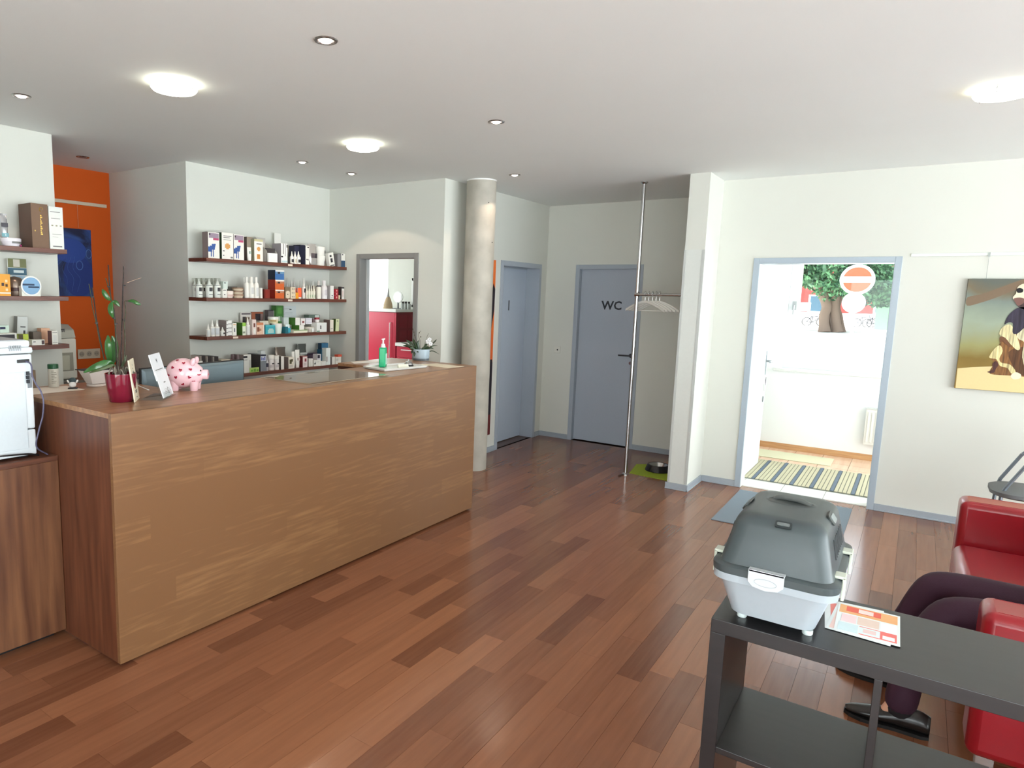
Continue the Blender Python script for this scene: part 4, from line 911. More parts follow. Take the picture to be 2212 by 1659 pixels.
P('box',650,659,688,'white carton with a reddish picture on the pile, third shelf',(230,224,220),sh=3,yf=2.2,dep=.07,vb=702,dec=[(.3,.8,.3,.6,(130,60,60))])
P('box',661,674,687,'white carton with a lilac frame print on the pile, third shelf',(226,224,230),sh=3,yf=2.2,dep=.07,vb=700,dec=[(.1,.9,.15,.2,(150,146,170)),(.1,.9,.8,.86,(150,146,170))])
P('tub',666,684,706.5,'low round pot with a striped white label, third shelf',(206,202,188),sh=3,yf=2.145,dec=[(.2,.3,.1,.7,(170,160,150)),(.45,.7,.1,.75,(240,240,236))])
P('box',667,691,680,'flat dark green and white carton on top of the right-hand pile, third shelf',(96,112,100),sh=3,yf=2.24,dep=.07,vb=687,dec=[(.55,.95,.1,.9,(206,216,206))])
P('box',676,684,688,'dusty mauve carton under the flat dark green one, third shelf',(130,104,108),sh=3,yf=2.24,dep=.07,vb=697)
P('tub',684.5,693,686,'white pot with a dark red rim on the right-hand pile, third shelf',(232,226,224),sh=3,yf=2.2,vb=697,cap=(150,40,50))
P('box',684,706,697,'wide white carton with a dark figure, right part of the third shelf',(232,232,228),sh=3,dep=.08,dec=[(.35,.45,.3,.7,DRK),(.02,.3,.05,.14,(60,110,70))])
P('box',712.8,720.5,691,'tall cream carton with a brown side near the right end of the third shelf',(232,222,206),sh=3,dep=.09,side=(112,92,88),dec=[(.2,.8,.2,.25,TXT)])
P('box',724.5,732,689,'pale yellow-green carton leaning at the right end of the third shelf',(216,222,176),sh=3,dep=.05,side=(70,90,40),dec=[(.3,.7,.8,.86,DRK)],lean=.05)
# fourth shelf
for i,(u0,u1,l) in enumerate(((434,443,'left'),(447.5,457,'middle'),(461.5,472,'right'))):
    P('box',u0,u1,768.5+i*.8,'black carton with a white edge on the lowest shelf, %s of three'%l,(46,38,38),sh=4,dep=.14,side=(196,188,180),dec=[(0,.08,0,1,(206,198,190))])
P('box',428,438,780,'small white carton before the black cartons, lowest shelf',WH,sh=4,yf=2.1315,dep=.008)
P('box',478,497,777,'cream carton lying low right of the black cartons, lowest shelf',(214,204,184),sh=4,dep=.12,dec=[(.1,.4,.5,.7,(150,140,120))])
P('box',498,503,777,'thin dark red carton edge beside the brown pots, lowest shelf',(130,40,44),sh=4,dep=.1)
P('jar',503,512,765.5,'mauve-brown pot, left of two on the lowest shelf',(128,104,104),sh=4,yf=2.25)
P('jar',513,523,766,'mauve-brown pot, right of two on the lowest shelf',(128,104,104),sh=4,yf=2.2)
P('box',526,542.5,766,'tall white carton with a black label field, lowest shelf right of the monitor edge',(222,222,216),sh=4,dep=.08,side=(150,138,136),dec=[(0,.5,.82,.93,DRK),(.05,.5,.7,.73,TXT),(.75,.95,.1,.7,(190,190,186))])
P('box',562.5,575,766,'carton with a blue scribble on white and a large dark grey side, lowest shelf',(128,134,142),sh=4,dep=.18,side=(70,66,66),dec=[(0,1,.92,1,NAV),(.05,.95,.62,.9,(226,230,236)),(.15,.3,.65,.85,(50,70,150)),(.4,.55,.65,.82,(50,70,150)),(.68,.85,.65,.88,(50,70,150))])
P('box',564,573,757.5,'small white carton on top of the dark grey carton, lowest shelf',(222,226,224),sh=4,yf=2.2,dep=.05,vb=765.8)
P('box',540.5,560,794,'small lime green carton before the dark carton side, lowest shelf',(176,204,110),sh=4,yf=2.1315,dep=.012,dec=[(.05,.3,.2,.6,(110,170,60)),(.38,.62,.15,.75,(110,170,60)),(.7,.93,.2,.6,(110,170,60))])
P('bottle',576,581.5,768,'thin dark-labelled bottle right of the blue scribble carton, lowest shelf',(200,198,200),sh=4,dec=[(0,1,.25,.5,(60,58,76))])
P('jar',583.8,595.5,767,'white pill bottle with dark label strip, left of two on the lowest shelf',(230,224,220),sh=4,cap=WH,dec=[(.4,.95,.40,.48,DRK),(.2,.9,.18,.36,(200,190,190))])
P('jar',596.2,605.6,768,'white pill bottle with dark label strip, right of two on the lowest shelf',(230,224,220),sh=4,cap=WH,dec=[(.4,.95,.40,.48,DRK),(.2,.9,.18,.36,(200,190,190))])
P('box',607,613.5,769.5,'slim white carton right of the pill bottles, lowest shelf',WH,sh=4,dep=.05,side=(70,66,60))
P('pouch',598,621,750,'crinkled silver and dark pouch behind the pill bottles, lowest shelf',(128,116,106),sh=4,yf=2.26,dep=.06,dec=[(.1,.9,.3,.5,(190,190,180))])
P('box',623,635,771.5,'white carton with olive animal picture and wide brown side, lowest shelf',(228,222,206),sh=4,dep=.13,side=(140,126,122),dec=[(.2,.6,.42,.8,(80,76,44)),(.55,.8,.6,.82,(80,76,44)),(.2,.8,.1,.3,(206,200,190))])
P('tube',636,642.5,760,'slim white tube, left of two tubes on the lowest shelf',WH,sh=4)
P('tube',643.5,653,756,'white tube with a round pinkish mark, right of two tubes on the lowest shelf',WH,sh=4,dec=[(.3,.8,.4,.55,(206,190,184))])
P('pouch',644,665,743,'dark pouch with silver highlights at the back of the lowest shelf',(110,112,106),sh=4,yf=2.29,dep=.05,dec=[(.2,.95,.5,.6,(200,204,200)),(.15,.9,.25,.38,(120,126,90))])
P('box',654,664,769,'white carton with a dark red picture, lowest shelf',(232,216,212),sh=4,dep=.08,side=(110,30,34),dec=[(.4,.8,.5,.78,(130,50,60)),(.0,1,.94,1,(150,60,64)),(.15,.8,.15,.4,(210,196,190))])
P('box',666,690,763,'wide plum coloured carton at the back of the lowest shelf',(104,84,102),sh=4,yf=2.27,dep=.08,dec=[(0,1,.9,1,(60,40,60))])
for i,(u0,u1) in enumerate(((668,671.3),(672,675.5))):
    P('box',u0,u1,774.5,'very slim white carton before the plum carton, %s of a pair, lowest shelf'%('left','right')[i],WH,sh=4,dep=.04)
P('box',677.5,693,777.5,'white carton with a dark splash shape, lowest shelf',WH,sh=4,dep=.08,dec=[(.08,.3,.3,.5,DRK),(.15,.25,.45,.75,TXT),(.35,.8,.65,.68,TXT)])
P('box',685,693.5,765,'small grey-white carton with black square stacked on the splash carton, lowest shelf',(206,202,206),sh=4,dep=.06,vb=777.3,dec=[(.1,.7,.3,.85,(50,46,60))])
P('box',694.5,709,741,'tall steel-blue carton, tallest on the lowest shelf',(62,116,150),sh=4,yf=2.27,dep=.05,side=(24,62,90))
P('box',694,704,755,'dark petrol carton before the tall steel-blue one, lowest shelf',(32,84,112),sh=4,yf=2.2,dep=.06)
P('box',704.5,713.5,752,'tall white carton with a chamfered look beside the blue ones, lowest shelf',(226,232,226),sh=4,dep=.06,dec=[(.1,.3,.2,.5,(150,120,110))])
P('box',694,704,780.5,'low white carton at the foot of the blue cartons, lowest shelf',(226,226,218),sh=4,yf=2.135,dep=.05)
P('box',717,723.5,771,'white carton with grey side, left of two near the right end of the lowest shelf',(226,222,210),sh=4,dep=.1,side=(160,152,148))
P('box',724.5,737,771,'white carton with fine print, right of two near the right end of the lowest shelf',(226,222,210),sh=4,dep=.07,dec=[(.1,.5,.4,.8,(200,196,186))])
P('box',730,738.5,766,'small coral red carton lying on the white ones at the right end, lowest shelf',(222,96,70),sh=4,vb=770.8,dep=.05)
# left shelves
P('pouch',2,18,461,'silver foil pouch with dark print at the photo\'s left edge, upper left shelf',(190,192,196),left=True,dep=.05,yf=2.2,vb=514,dec=[(0,.9,.45,.62,(70,70,80)),(0,.95,.05,.2,(110,160,170))])
P('tub',3,62,514,'low oval white and lilac pack lying under the silver pouch, upper left shelf',(226,222,230),left=True,dec=[(.4,.9,.35,.6,TXT),(.7,1,.02,.25,(190,60,130))],cap=(226,222,230),name='oval_pack',cat='box')
bxo=P('box',66,103,440,'tall brown gift box with gold lettering down its front, upper left shelf',(112,84,62),left=True,dep=.18,side=(84,56,42))
m=MB(); 
_w=(at(103,480,1,2.142).x-at(66,480,1,2.142).x); _h=at(85,440,1,2.142).z-LZ[1]
m.text('SCHECKER',.036,Matrix.Translation((_w*.08,-.0905,_h*.48))@Matrix.Rotation(PI/2,4,'X')@Matrix.Rotation(-PI/2,4,'Z')) if False else None
for k in range(11): m.box(_w*.02,_w*.14-.004*(k%3),-.0908,-.0898,_h*(.30+k*.042),_h*(.33+k*.042))
m.tube([( _w*.10+.012*math.cos(a_*PI/6),-.0905,_h*.87+.014*math.sin(a_*PI/6)) for a_ in range(10)],.002,5)
m.box(-_w*.33,-_w*.27,-.0908,-.0898,_h*.37,_h*.40)
m.build('gold_print',M(206,170,90,.3,.8),bxo)
P('box',104.5,135.5,447,'tall white carton with three small rings at the right end of the upper left shelf',(224,226,220),left=True,dep=.09,dec=[(.1,.8,.87,.885,TXT),(.15,.8,.72,.73,TXT),(.15,.28,.54,.57,(150,146,120)),(.45,.58,.54,.57,(150,146,120)),(.75,.88,.54,.57,(150,146,120)),(.2,.85,.34,.36,(180,180,176)),(.2,.6,.28,.29,(190,190,186)),(.2,.85,.05,.075,TXT)])
P('card',15.5,57,559,'card with dog photo strip and pale blue arc, back of the middle left shelf',(222,224,216),left=True,sh=2,yf=2.33,dep=.004,dec=[(.02,1,.76,1,(110,112,70)),(.3,.65,.78,.98,(196,190,176)),(0,1,.56,.75,(50,90,110)),(.3,.85,.62,.69,(200,210,210)),(.2,.9,.42,.55,(160,190,212)),(.3,.8,.3,.42,(160,190,212))])
P('box',-6,22,592,'orange pack with small round icons at the photo\'s left edge, middle left shelf',(230,160,50),left=True,sh=2,dep=.08,dec=[(.6,.78,.62,.74,(240,210,160)),(.6,.78,.42,.54,(90,60,30)),(.6,.78,.22,.34,(240,210,160)),(0,1,.1,.16,(240,236,220)),(.3,.5,.45,.6,(60,40,40))])
sv=thing('steel_bowl_pack','domed silver-grey pack with a brown band between orange pack and blue disc, middle left shelf','tin',(at(38,620,1,2.2).x,2.24,LZ[2]+.0006))
MB().lathe([(.056,0),(.058,.004),(.058,.085),(.052,.105),(.035,.122),(.001,.13)],(0,0,0),28).build('body',M(140,124,112,.3,.6),sv,smooth=True)
MB().lathe([(.0588,.03),(.0588,.055)],(0,0,0),28,cap=False).build('band',M(70,40,36,.4),sv,smooth=True)
bd=P('box',46.5,88,618,'white carton base holding a round pale blue disc, middle left shelf',(228,228,218),left=True,sh=2,dep=.05)
m=MB(); _c=at(67,612,1,2.14); r_=.066
m.lathe([(r_,-.004),(r_,.0)],(0,-.026,.068),32,ax='y',m=0); m.lathe([(r_*.86,-.0045),(r_*.86,-.004)],(0,-.026,.068),32,ax='y',m=1)
m.box(-.055,.02,-.0315,-.0308,.07,.082,2); m.box(-.02,.05,-.0315,-.0308,.055,.066,2)
m.build('blue_disc',[WHITE,M(126,168,206,.4),M(36,60,90,.5)],bd)
P('box',33,56,684,'grey-white carton leaning against the wall on the lowest left shelf',(206,208,204),left=True,sh=3,yf=2.3,dep=.05,side=(130,128,124),dec=[(.3,.8,.6,.66,TXT),(.6,.8,.35,.5,DRK)],lean=.08)
P('box',-8,37,720,'flat white box of black blister strips lying behind the printer top, lowest left shelf',(216,216,206),left=True,sh=3,dep=.09,dec=[(.1,.9,.5,.9,DRK)])
P('box',0,20,703,'small carton with a dark blue star shape on the flat white box, lowest left shelf',(200,220,206),left=True,sh=3,yf=2.2,dep=.05,vb=719.8,dec=[(.0,.6,.5,.8,(40,44,80))])
P('box',40,62,722,'lime and dark olive pack on the lowest left shelf',(178,196,60),left=True,sh=3,yf=2.2,dep=.06,dec=[(0,.45,0,1,(84,76,40))])
P('box',72,90,717,'small dark taupe box without a lid on the lowest left shelf',(100,88,76),left=True,sh=3,yf=2.24,dep=.06,vb=733)
P('box',69,97,734,'flat white carton with a little dark picture at its end, lowest left shelf',(226,224,216),left=True,sh=3,dep=.08,dec=[(.1,.3,.55,.7,DRK),(.76,.97,.1,.85,(80,62,66))])
P('box',89,108,709,'peach carton standing at the back of the lowest left shelf',(222,172,140),left=True,sh=3,yf=2.28,dep=.06)
P('box',112,125,715,'white carton with a mauve side at the right end of the lowest left shelf',(228,226,216),left=True,sh=3,dep=.06,side=(130,96,92),dec=[(.1,.9,.86,.9,TXT),(.2,.8,.2,.7,(214,214,208)),(.1,.9,.12,.15,TXT)])
# ================================================================ THINGS ON THE DESK
# orchid
oc=Vector((.215,.285,HC)); pot_d=(oc+Vector((0,0,.1))-CAM).dot(FW)
orc=thing('potted_orchid','bloomless orchid in a burgundy pot with tall dark stakes, left end of the desk','plant',oc); o=Vector(oc)
PM=M(112,14,40,.12,coat=.5,name='burgundy_glaze')
MB().lathe([(.052,.001),(.054,.006),(.066,.085),(.070,.128),(.070,.134),(.066,.134),(.064,.10),(.001,.098)],(0,0,0),40,cap=False).build('pot',PM,orc,smooth=True)
MB().lathe([(.067,.112),(.03,.120),(.001,.122)],(0,0,0),20).build('bark',M(52,40,34,.9,bump=1,bscale=90),orc,smooth=True)
def cq(X,Y,dd=0): # crop coordinates (180+X/4.879, 560+Y/4.879)
    return pd(180+X/4.879,560+Y/4.879,pot_d+dd)
STK=M(44,34,30,.6); STM=M(52,56,30,.5); LFM=M(46,92,40,.25,coat=.4,name='orchid_leaf')
def stem(pts,r,mat,nm,dd=0): MB(o).tube(curve([cq(x,y,dd) for x,y in pts]),r,6).build(nm,mat,orc,smooth=True)
stem([(262,60),(290,400),(332,610),(350,1130)],.0028,STK,'stake'); stem([(425,70),(408,640),(395,1130)],.0028,STK,'stake',.02)
stem([(95,300),(150,700),(235,1130)],.0028,STK,'stake',.03)
stem([(236,200),(262,290),(300,450),(325,620),(345,800),(372,1130)],.0022,STM,'flower_stem',-.01)
stem([(440,440),(446,560),(432,700),(440,860),(428,1130)],.0022,STM,'flower_stem',.01); stem([(60,260),(85,400),(95,500),(140,690),(170,850),(240,1130)],.0022,STM,'flower_stem',.02)
stem([(440,440),(500,440)],.0016,STM,'flower_stem',.01)
stem([(460,248),(530,222),(610,196)],.0010,M(180,150,130,.6),'dry_twig',.01)
m=MB(o)
for (x,y) in ((268,290),(325,622),(343,680),(430,275),(425,637),(138,672),(90,398)): 
    c_=cq(x,y,-.012); m.box(c_.x-.006,c_.x+.006,c_.y-.004,c_.y+.004,c_.z-.003,c_.z+.003)
m.build('plant_clip',BLACK,orc)
def leaf(P,wd,nm='leaf',dd=0,fold=.25,mat=None):
    """P centreline points (crop px), wd max half width (m); blade built across the view"""
    C=curve([cq(x,y,dd+e) for x,y,e in P],5); k=len(C); vs=[];fs=[]
    for i,c in enumerate(C):
        t=i/(k-1); d=(C[min(i+1,k-1)]-C[max(i-1,0)]).normalized(); s=d.cross(FW).normalized()
        wv=wd*(math.sin(PI*min(1,max(.03,t*.93+.05)))**.7); up=-FW
        vs+=[c-s*wv+up*wv*fold*-1,c+up*wv*fold*.3,c+s*wv-up*wv*fold]
    for i in range(k-1):
        a=3*i; fs+=[(a,a+1,a+4,a+3),(a+1,a+2,a+5,a+4)]
    MB(o).add(vs,fs).build(nm,mat or LFM,orc,smooth=True,solid=.0016,sub=1)
leaf([(285,435,0),(250,400,-.01),(215,350,-.015),(200,315,-.01)],.012)
leaf([(305,445,0),(285,500,-.01),(290,560,-.012),(315,620,0)],.0145,dd=-.01)
leaf([(305,440,0),(340,455,-.01),(385,500,-.005)],.010,dd=-.01)
leaf([(468,440,0),(520,440,-.01),(570,465,-.01),(608,478,0)],.009)
leaf([(285,1110,0),(262,1000,-.03),(255,880,-.045),(258,800,-.02)],.0175,fold=.3)
leaf([(310,1110,0),(330,1000,.02),(325,880,.035),(300,805,.03)],.018,dd=.03)
leaf([(330,1130,0),(260,1090,-.04),(130,1130,-.06),(0,1195,-.05)],.017,dd=-.02,fold=.15)
leaf([(330,1130,0),(300,1120,-.02),(180,1160,-.03),(60,1200,-.02)],.008,dd=-.05,mat=M(70,84,50,.4))
leaf([(400,1140,0),(430,1080,.01),(455,1010,.01)],.007,dd=.02,mat=M(80,96,70,.4))
m=MB(o)
for k in range(9):
    a_=k*.7; m.tube(curve([(o.x+.02*math.cos(a_),o.y+.02*math.sin(a_),o.z+.12),(o.x+.04*math.cos(a_),o.y+.04*math.sin(a_),o.z+.155+.01*(k%3)),(o.x+.058*math.cos(a_+.3),o.y+.058*math.sin(a_+.3),o.z+.125)],5),.003,6)
m.build('air_roots',M(120,112,100,.5),orc,smooth=True)
# EXIT-text sign leaning on the pot: panel from four picked corners
def panel(name,label,cat,c,depth_t=.006,mat=None,group=None):
    """c: 4 world corners (bottom-left, bottom-right, top-right, top-left)"""
    t=thing(name,label,cat,c[0],0,group); n=(c[1]-c[0]).cross(c[3]-c[0]).normalized()
    if n.dot(CAM-c[0])<0: n=-n
    vs=[q for q in c]+[q-n*depth_t for q in c]
    m=MB(c[0]); m.add(vs,[(0,1,2,3),(7,6,5,4),(0,4,5,1),(1,5,6,2),(2,6,7,3),(3,7,4,0)]); m.build('board',mat or WHITE,t,bevel=.0012)
    x=(c[1]-c[0]).normalized(); y_=n.cross(x).normalized(); 
    if y_.dot(c[3]-c[0])<0: y_=-y_
    T=Matrix(((x.x,y_.x,n.x,c[0].x),(x.y,y_.y,n.y,c[0].y),(x.z,y_.z,n.z,c[0].z),(0,0,0,1)))
    return t,T,(c[1]-c[0]).length,(c[3]-c[0]).length,n
b0=at(292.5,869.5,2,HC+.001); b1=at(301.9,859.7,2,HC+.001); dd_=(b0-CAM).dot(FW)
h_=.178; up=Vector((-.052,-.012,.17)).normalized()*h_
# top corners chosen so that the board leans back against the pot
t0=pd(278,779,dd_-.045); 

tv=t0-b0
sg,T,wd,ht,nn=panel('desk_sign','cream sign board with short lines of black text leaning on the burgundy pot','sign',[b0,b1,b1+tv,b0+tv],mat=M(226,216,190,.5))
INK=M(52,52,54,.6); INK2=M(120,124,120,.6)
def tl(t,T,s,x,y,size,c0,mat=INK,nm='lettering',rot=0):
    m=MB(c0); m.text(s,size,T@Matrix.Translation((x,y,.0003))@Matrix.Rotation(rot,4,'Z'),ex=.0004); m.build(nm,mat,t)
skx=tv.dot(T.to_3x3()@Vector((1,0,0)))/ht
def L_(yf): return wd/2+skx*ht*yf
for s_,yf,sz,mt in (('1',.86,.012,INK),('w',.78,.012,INK),('OFFEN',.68,.012,INK2),('NICHT',.57,.012,INK2),('FREI',.47,.015,INK),('BITTE',.40,.013,INK),('TÜR',.33,.013,INK),('EXIT',.22,.022,INK),('danke',.09,.009,INK2)): tl(sg,T,s_,L_(yf),ht*yf,sz,b0,mt)
# acrylic brochure stand
bs=pd(352,862,0)
sb0=at(352,861,2,HC+.012); sd=(sb0-CAM).dot(FW)
sb1=at(373.5,850,2,HC+.012)
tp=pd(321.5,767,sd+.012); tv=tp-sb0
AC=glass_mat('acrylic',(.93,.95,.95,1))
st_=thing('brochure_stand','clear acrylic stand holding tall white flyers and small cards, between orchid and piggy bank','brochure stand',(sb0.x,sb0.y,HC)); o=st_.location
def slab(c,th,mb,mi=0):
    n=(c[1]-c[0]).cross(c[3]-c[0]).normalized()
    if n.dot(CAM-c[0])<0: n=-n
    mb.add(list(c)+[q-n*th for q in c],[(0,1,2,3),(7,6,5,4),(0,4,5,1),(1,5,6,2),(2,6,7,3),(3,7,4,0)],mi); return n
n_=(sb1-sb0).cross(tv).normalized(); n_=n_ if n_.dot(CAM-sb0)>0 else -n_
e_=(sb1-sb0).normalized()
m=MB(o); slab([sb0-n_*.006-e_*.004,sb1-n_*.006+e_*.004,sb1-n_*.006+e_*.004+tv*.93,sb0-n_*.006-e_*.004+tv*.93],.003,m)
bk=Vector((-n_.x,-n_.y,0)).normalized()*.11
f0=Vector((sb0.x,sb0.y,HC+.001))-e_*.004; f1=Vector((sb1.x,sb1.y,HC+.001))+e_*.05
m.add([f0,f1,f1+bk,f0+bk,f0+Vector((0,0,.003)),f1+Vector((0,0,.003)),f1+bk+Vector((0,0,.003)),f0+bk+Vector((0,0,.003))],[(0,3,2,1),(4,5,6,7),(0,1,5,4),(1,2,6,5),(2,3,7,6),(3,0,4,7)])
fr_=Vector((n_.x,n_.y,0)).normalized()
c0=sb0+fr_*.012; m.add([c0,c0+e_*.12,c0+e_*.12+tv*.14,c0+tv*.14]+[q-fr_*.002 for q in (c0,c0+e_*.12,c0+e_*.12+tv*.14,c0+tv*.14)],[(0,1,2,3),(7,6,5,4),(0,4,5,1),(1,5,6,2),(2,6,7,3),(3,7,4,0)])
m.build('stand',AC,st_)
def flyer(name,label,cat,c,T0,marks,grp=None,mat=None):
    t,T,wd,ht,n=panel(name,label,cat,c,.004,mat or M(228,232,236,.45),grp); sk=(c[3]-c[0]).dot(T.to_3x3()@Vector((1,0,0)))/ht
    m=MB(c[0])
    for (a,b,z0_,z1_,_) in marks:
        pts=[]
        for fx,fz in ((a,z0_),(b,z0_),(b,z1_),(a,z1_)): pts.append(T@Vector((fx*wd+sk*fz*ht,fz*ht*math.sqrt(max(0,1-sk*sk)),.0006)))
        m.add(pts,[(0,1,2,3)])
    m.build('print',INK2,t); return t,T,wd,ht,sk
tvu=tv.normalized(); hL=tv.length
fl,T,wd,ht,sk=flyer('flyer','tall white practice flyer standing at the back of the acrylic stand','flyer',[sb0-n_*.001+tv*.40,sb1-n_*.001+tv*.40,sb1-n_*.001+tv,sb0-n_*.001+tv],None,[(.15,.85,.37,.40,0),(.3,.8,.27,.285,0),(.35,.75,.22,.23,0),(.25,.6,.12,.13,0)])
def logo(t,T,wd,ht,sk,c0,s,fy):
    m=MB(c0); cx=wd*.5+sk*fy*ht; cy=fy*ht
    pts=[(-.5,.5),(-.35,.35),(-.1,.1),(.25,.2),(.4,.45),(.5,.42),(.42,.15),(.25,-.1),(.3,-.5),(.18,-.5),(.08,-.2),(-.05,-.15),(-.12,-.5),(-.22,-.5),(-.22,-.1),(-.4,.2)]
    m.add([T@Vector((cx+a*s,cy+b*s,.0008)) for a,b in pts],[tuple(range(len(pts)))]); m.build('cat_logo',M(36,56,74,.5),t)
logo(fl,T,wd,ht,sk,sb0-n_*.001+tv*.40,.022,.72)
q0=sb0+n_*.004
fl2,T,wd,ht,sk=flyer('flyer','white practice flyer in the front pocket of the acrylic stand, below the tall one','flyer',[q0,q0+(sb1-sb0),q0+(sb1-sb0)+tv*.60,q0+tv*.60],None,[(.42,.6,.52,.56,0),(.3,.8,.28,.29,0),(.3,.8,.23,.24,0),(.25,.8,.18,.19,0),(.25,.7,.12,.13,0)])
q1=sb0+e_*.083+fr_*.004
fl3,T,wd,ht,sk=flyer('business_card','small white card with a cat logo in the right pocket of the acrylic stand','card',[q1,q1+e_*.045,q1+e_*.045+tv*.30,q1+tv*.30],None,[(.3,.45,.2,.7,0),(.5,.8,.2,.24,0)])
# piggy bank, facing image right
pg=thing('piggy_bank','pink ceramic piggy bank with dark red hearts, beside the acrylic stand','piggy bank',(*at(401,842,2,HC)[:2],HC),math.radians(-47)); pg.scale=(1.15,1.15,1.15)
PK=M(240,196,204,.12,coat=.6,name='pink_glaze')
body=MB(); 
prof=[(-.088,.004),(-.084,.022),(-.070,.044),(-.045,.061),(-.012,.068),(.022,.063),(.050,.049),(.070,.034),(.082,.024)]
vs=[];fs=[];k=28
for x,r in prof:
    for i in range(k):
        a_=2*PI*i/k; vs.append((x,r*math.cos(a_)*1.08,.079+r*1.06*math.sin(a_)-(.004 if x>.04 else 0)))
fs=[(j*k+i,j*k+(i+1)%k,(j+1)*k+(i+1)%k,(j+1)*k+i) for j in range(len(prof)-1) for i in range(k)]+[tuple(reversed(range(k))),tuple(range((len(prof)-1)*k,len(prof)*k))]
body.add(vs,fs); body.build('body',PK,pg,smooth=True,sub=1)
MB().lathe([(.022,.070),(.0235,.098),(.021,.103),(.001,.104)],(0,0,.073),24,ax='x').build('snout',PK,pg,smooth=True)
m=MB(); m.ball((.1045,-.008,.073),.002,.003,.004); m.ball((.1045,.008,.073),.002,.003,.004); m.build('nostril',M(190,100,120,.4),pg)
for s_ in (-1,1):
    m=MB(); m.T=Matrix.Translation((.042,s_*.034,.128))@Matrix.Rotation(s_*-.35,4,'X')@Matrix.Rotation(.25,4,'Y'); m.ball((0,0,.006),.012,.020,.019,16,10); m.build('ear',PK,pg,smooth=True)
    m=MB(); m.ball((.074,s_*.026,.093),.004); m.build('eye',M(40,20,24,.2),pg,smooth=True)
for x in (-.042,.044):
    for s_ in (-1,1): MB().lathe([(.0165,0),(.0185,.004),(.0185,.02),(.024,.045)],(x,s_*.030,0),18).build('leg',PK,pg,smooth=True)
m=MB(); m.box(-.025,.018,-.002,.002,.1415,.1465); m.build('coin_slot',M(60,20,30,.5),pg)
m=MB(); m.tube(curve([(-.088,0,.08),(-.098,.004,.088),(-.100,-.006,.096),(-.094,0,.10)]),.003,6); m.build('tail',PK,pg,smooth=True)
def surf(x,ang,off=.0008):
    for (x0_,r0_),(x1_,r1_) in zip(prof,prof[1:]):
        if x0_<=x<=x1_: r=lerp(r0_,r1_,(x-x0_)/(x1_-x0_))+off+.0016; return Vector((x,r*math.cos(ang)*1.08,.079+r*1.06*math.sin(ang)-(.004*max(0,min(1,(x-.022)/.028)))))
hearts=[((X-1052)*.00041,math.asin(max(-.97,min(.97,(1232-Y)/168)))) for X,Y in ((950,1155),(1040,1185),(1140,1165),(900,1245),(988,1262),(1130,1262),(1222,1230),(1055,1338),(1165,1325),(1065,1112),(990,1086))]
hearts+=[(x,PI-e) for x,e in ((-.04,.3),(.0,-.2),(.04,.4),(-.06,-.4),(.02,.9),(-.03,1.1))]
HM=M(150,22,50,.25)
for i,(hx_,ha) in enumerate(hearts):
    m=MB(); pts=[]
    for j in range(16):
        t_=2*PI*j/16; X=16*math.sin(t_)**3; Y=13*math.cos(t_)-5*math.cos(2*t_)-2*math.cos(3*t_)-math.cos(4*t_)
        s_=.0075/16; rr=(i*1.7)%1.2-.6; xx=(X*math.cos(rr)-Y*math.sin(rr))*s_; yy=(X*math.sin(rr)+Y*math.cos(rr))*s_
        pts.append(surf(min(max(hx_+xx,-.087),.08),PI-(ha+yy/.062)))
    pts=[Vector((q.x,q.y,q.z)) for q in pts]
    c_=sum(pts,Vector())/len(pts); n0=len(pts)
    m.add([c_+ (c_-Vector((c_.x,0,.096))).normalized()*.0009]+pts,[(0,1+j,1+(j+1)%n0) for j in range(n0)]); m.build('heart',HM,pg)
# glass plate
gp=[(1.235,.045),(1.93,.045),(1.93,.495),(1.235,.495)]
gl=thing('glass_plate','clear glass desk plate lying on the middle of the desktop','glass plate',(1.58,.27,HC)); o=gl.location
MB(o).prism(gp,HC+.0012,HC+.0085).build('plate',glass_mat('desk_glass',(.95,.97,.96,1),rough=.01),gl)
m=MB(o); 
for x,y in ((1.255,.47),(1.91,.47),(1.255,.07),(1.91,.07)): m.lathe([(.007,HC+.0002),(.007,HC+.0012)],(x,y,0),12)
m.build('pad',M(190,190,186,.4),gl)
m=MB(o); t_=.004; m.box(1.235,1.93,.045,.045+t_,HC+.0086,HC+.0096); m.box(1.235,1.93,.495-t_,.495,HC+.0086,HC+.0096); m.box(1.235,1.235+t_,.045,.495,HC+.0086,HC+.0096); m.box(1.93-t_,1.93,.045,.495,HC+.0086,HC+.0096); m.build('polished_edge',M(196,180,160,.3,.3),gl)
# tray with sanitiser, bell, card
ty=[(2.10,.21),(2.50,.165),(2.56,.40),(2.16,.455)]
tr=thing('white_tray','white plastic tray on the desktop under the green bottle and the bell','tray',(2.33,.31,HC)); o=tr.location
cx_=sum(a for a,b in ty)/4; cy_=sum(b for a,b in ty)/4
ty=[(cx_+(a-cx_)*1.12,cy_+(b-cy_)*1.05) for a,b in ty]
m=MB(o); inn=[(cx_+(a-cx_)*.93,cy_+(b-cy_)*.9) for a,b in ty]; n=4
vs=[(a,b,HC+.001) for a,b in [(cx_+(a-cx_)*.95,cy_+(b-cy_)*.93) for a,b in ty]]+[(a,b,HC+.018) for a,b in ty]+[(a,b,HC+.018) for a,b in inn]+[(a,b,HC+.006) for a,b in inn]
fs=[(3,2,1,0)]+[(i,(i+1)%4,(i+1)%4+4,i+4) for i in range(4)]+[(i+4,(i+1)%4+4,(i+1)%4+8,i+8) for i in range(4)]+[(i+8,(i+1)%4+8,(i+1)%4+12,i+12) for i in range(4)]+[(12,13,14,15)]
m.add(vs,fs); m.build('tray_body',M(228,230,226,.3),tr,bevel=.004)
zt_=HC+.0066
bt=thing('sanitiser_bottle','green square bottle with a white pump on the white tray','bottle',(2.275,.385,zt_),.5)
GRN=M(0,168,112,.25,name='green_bottle')
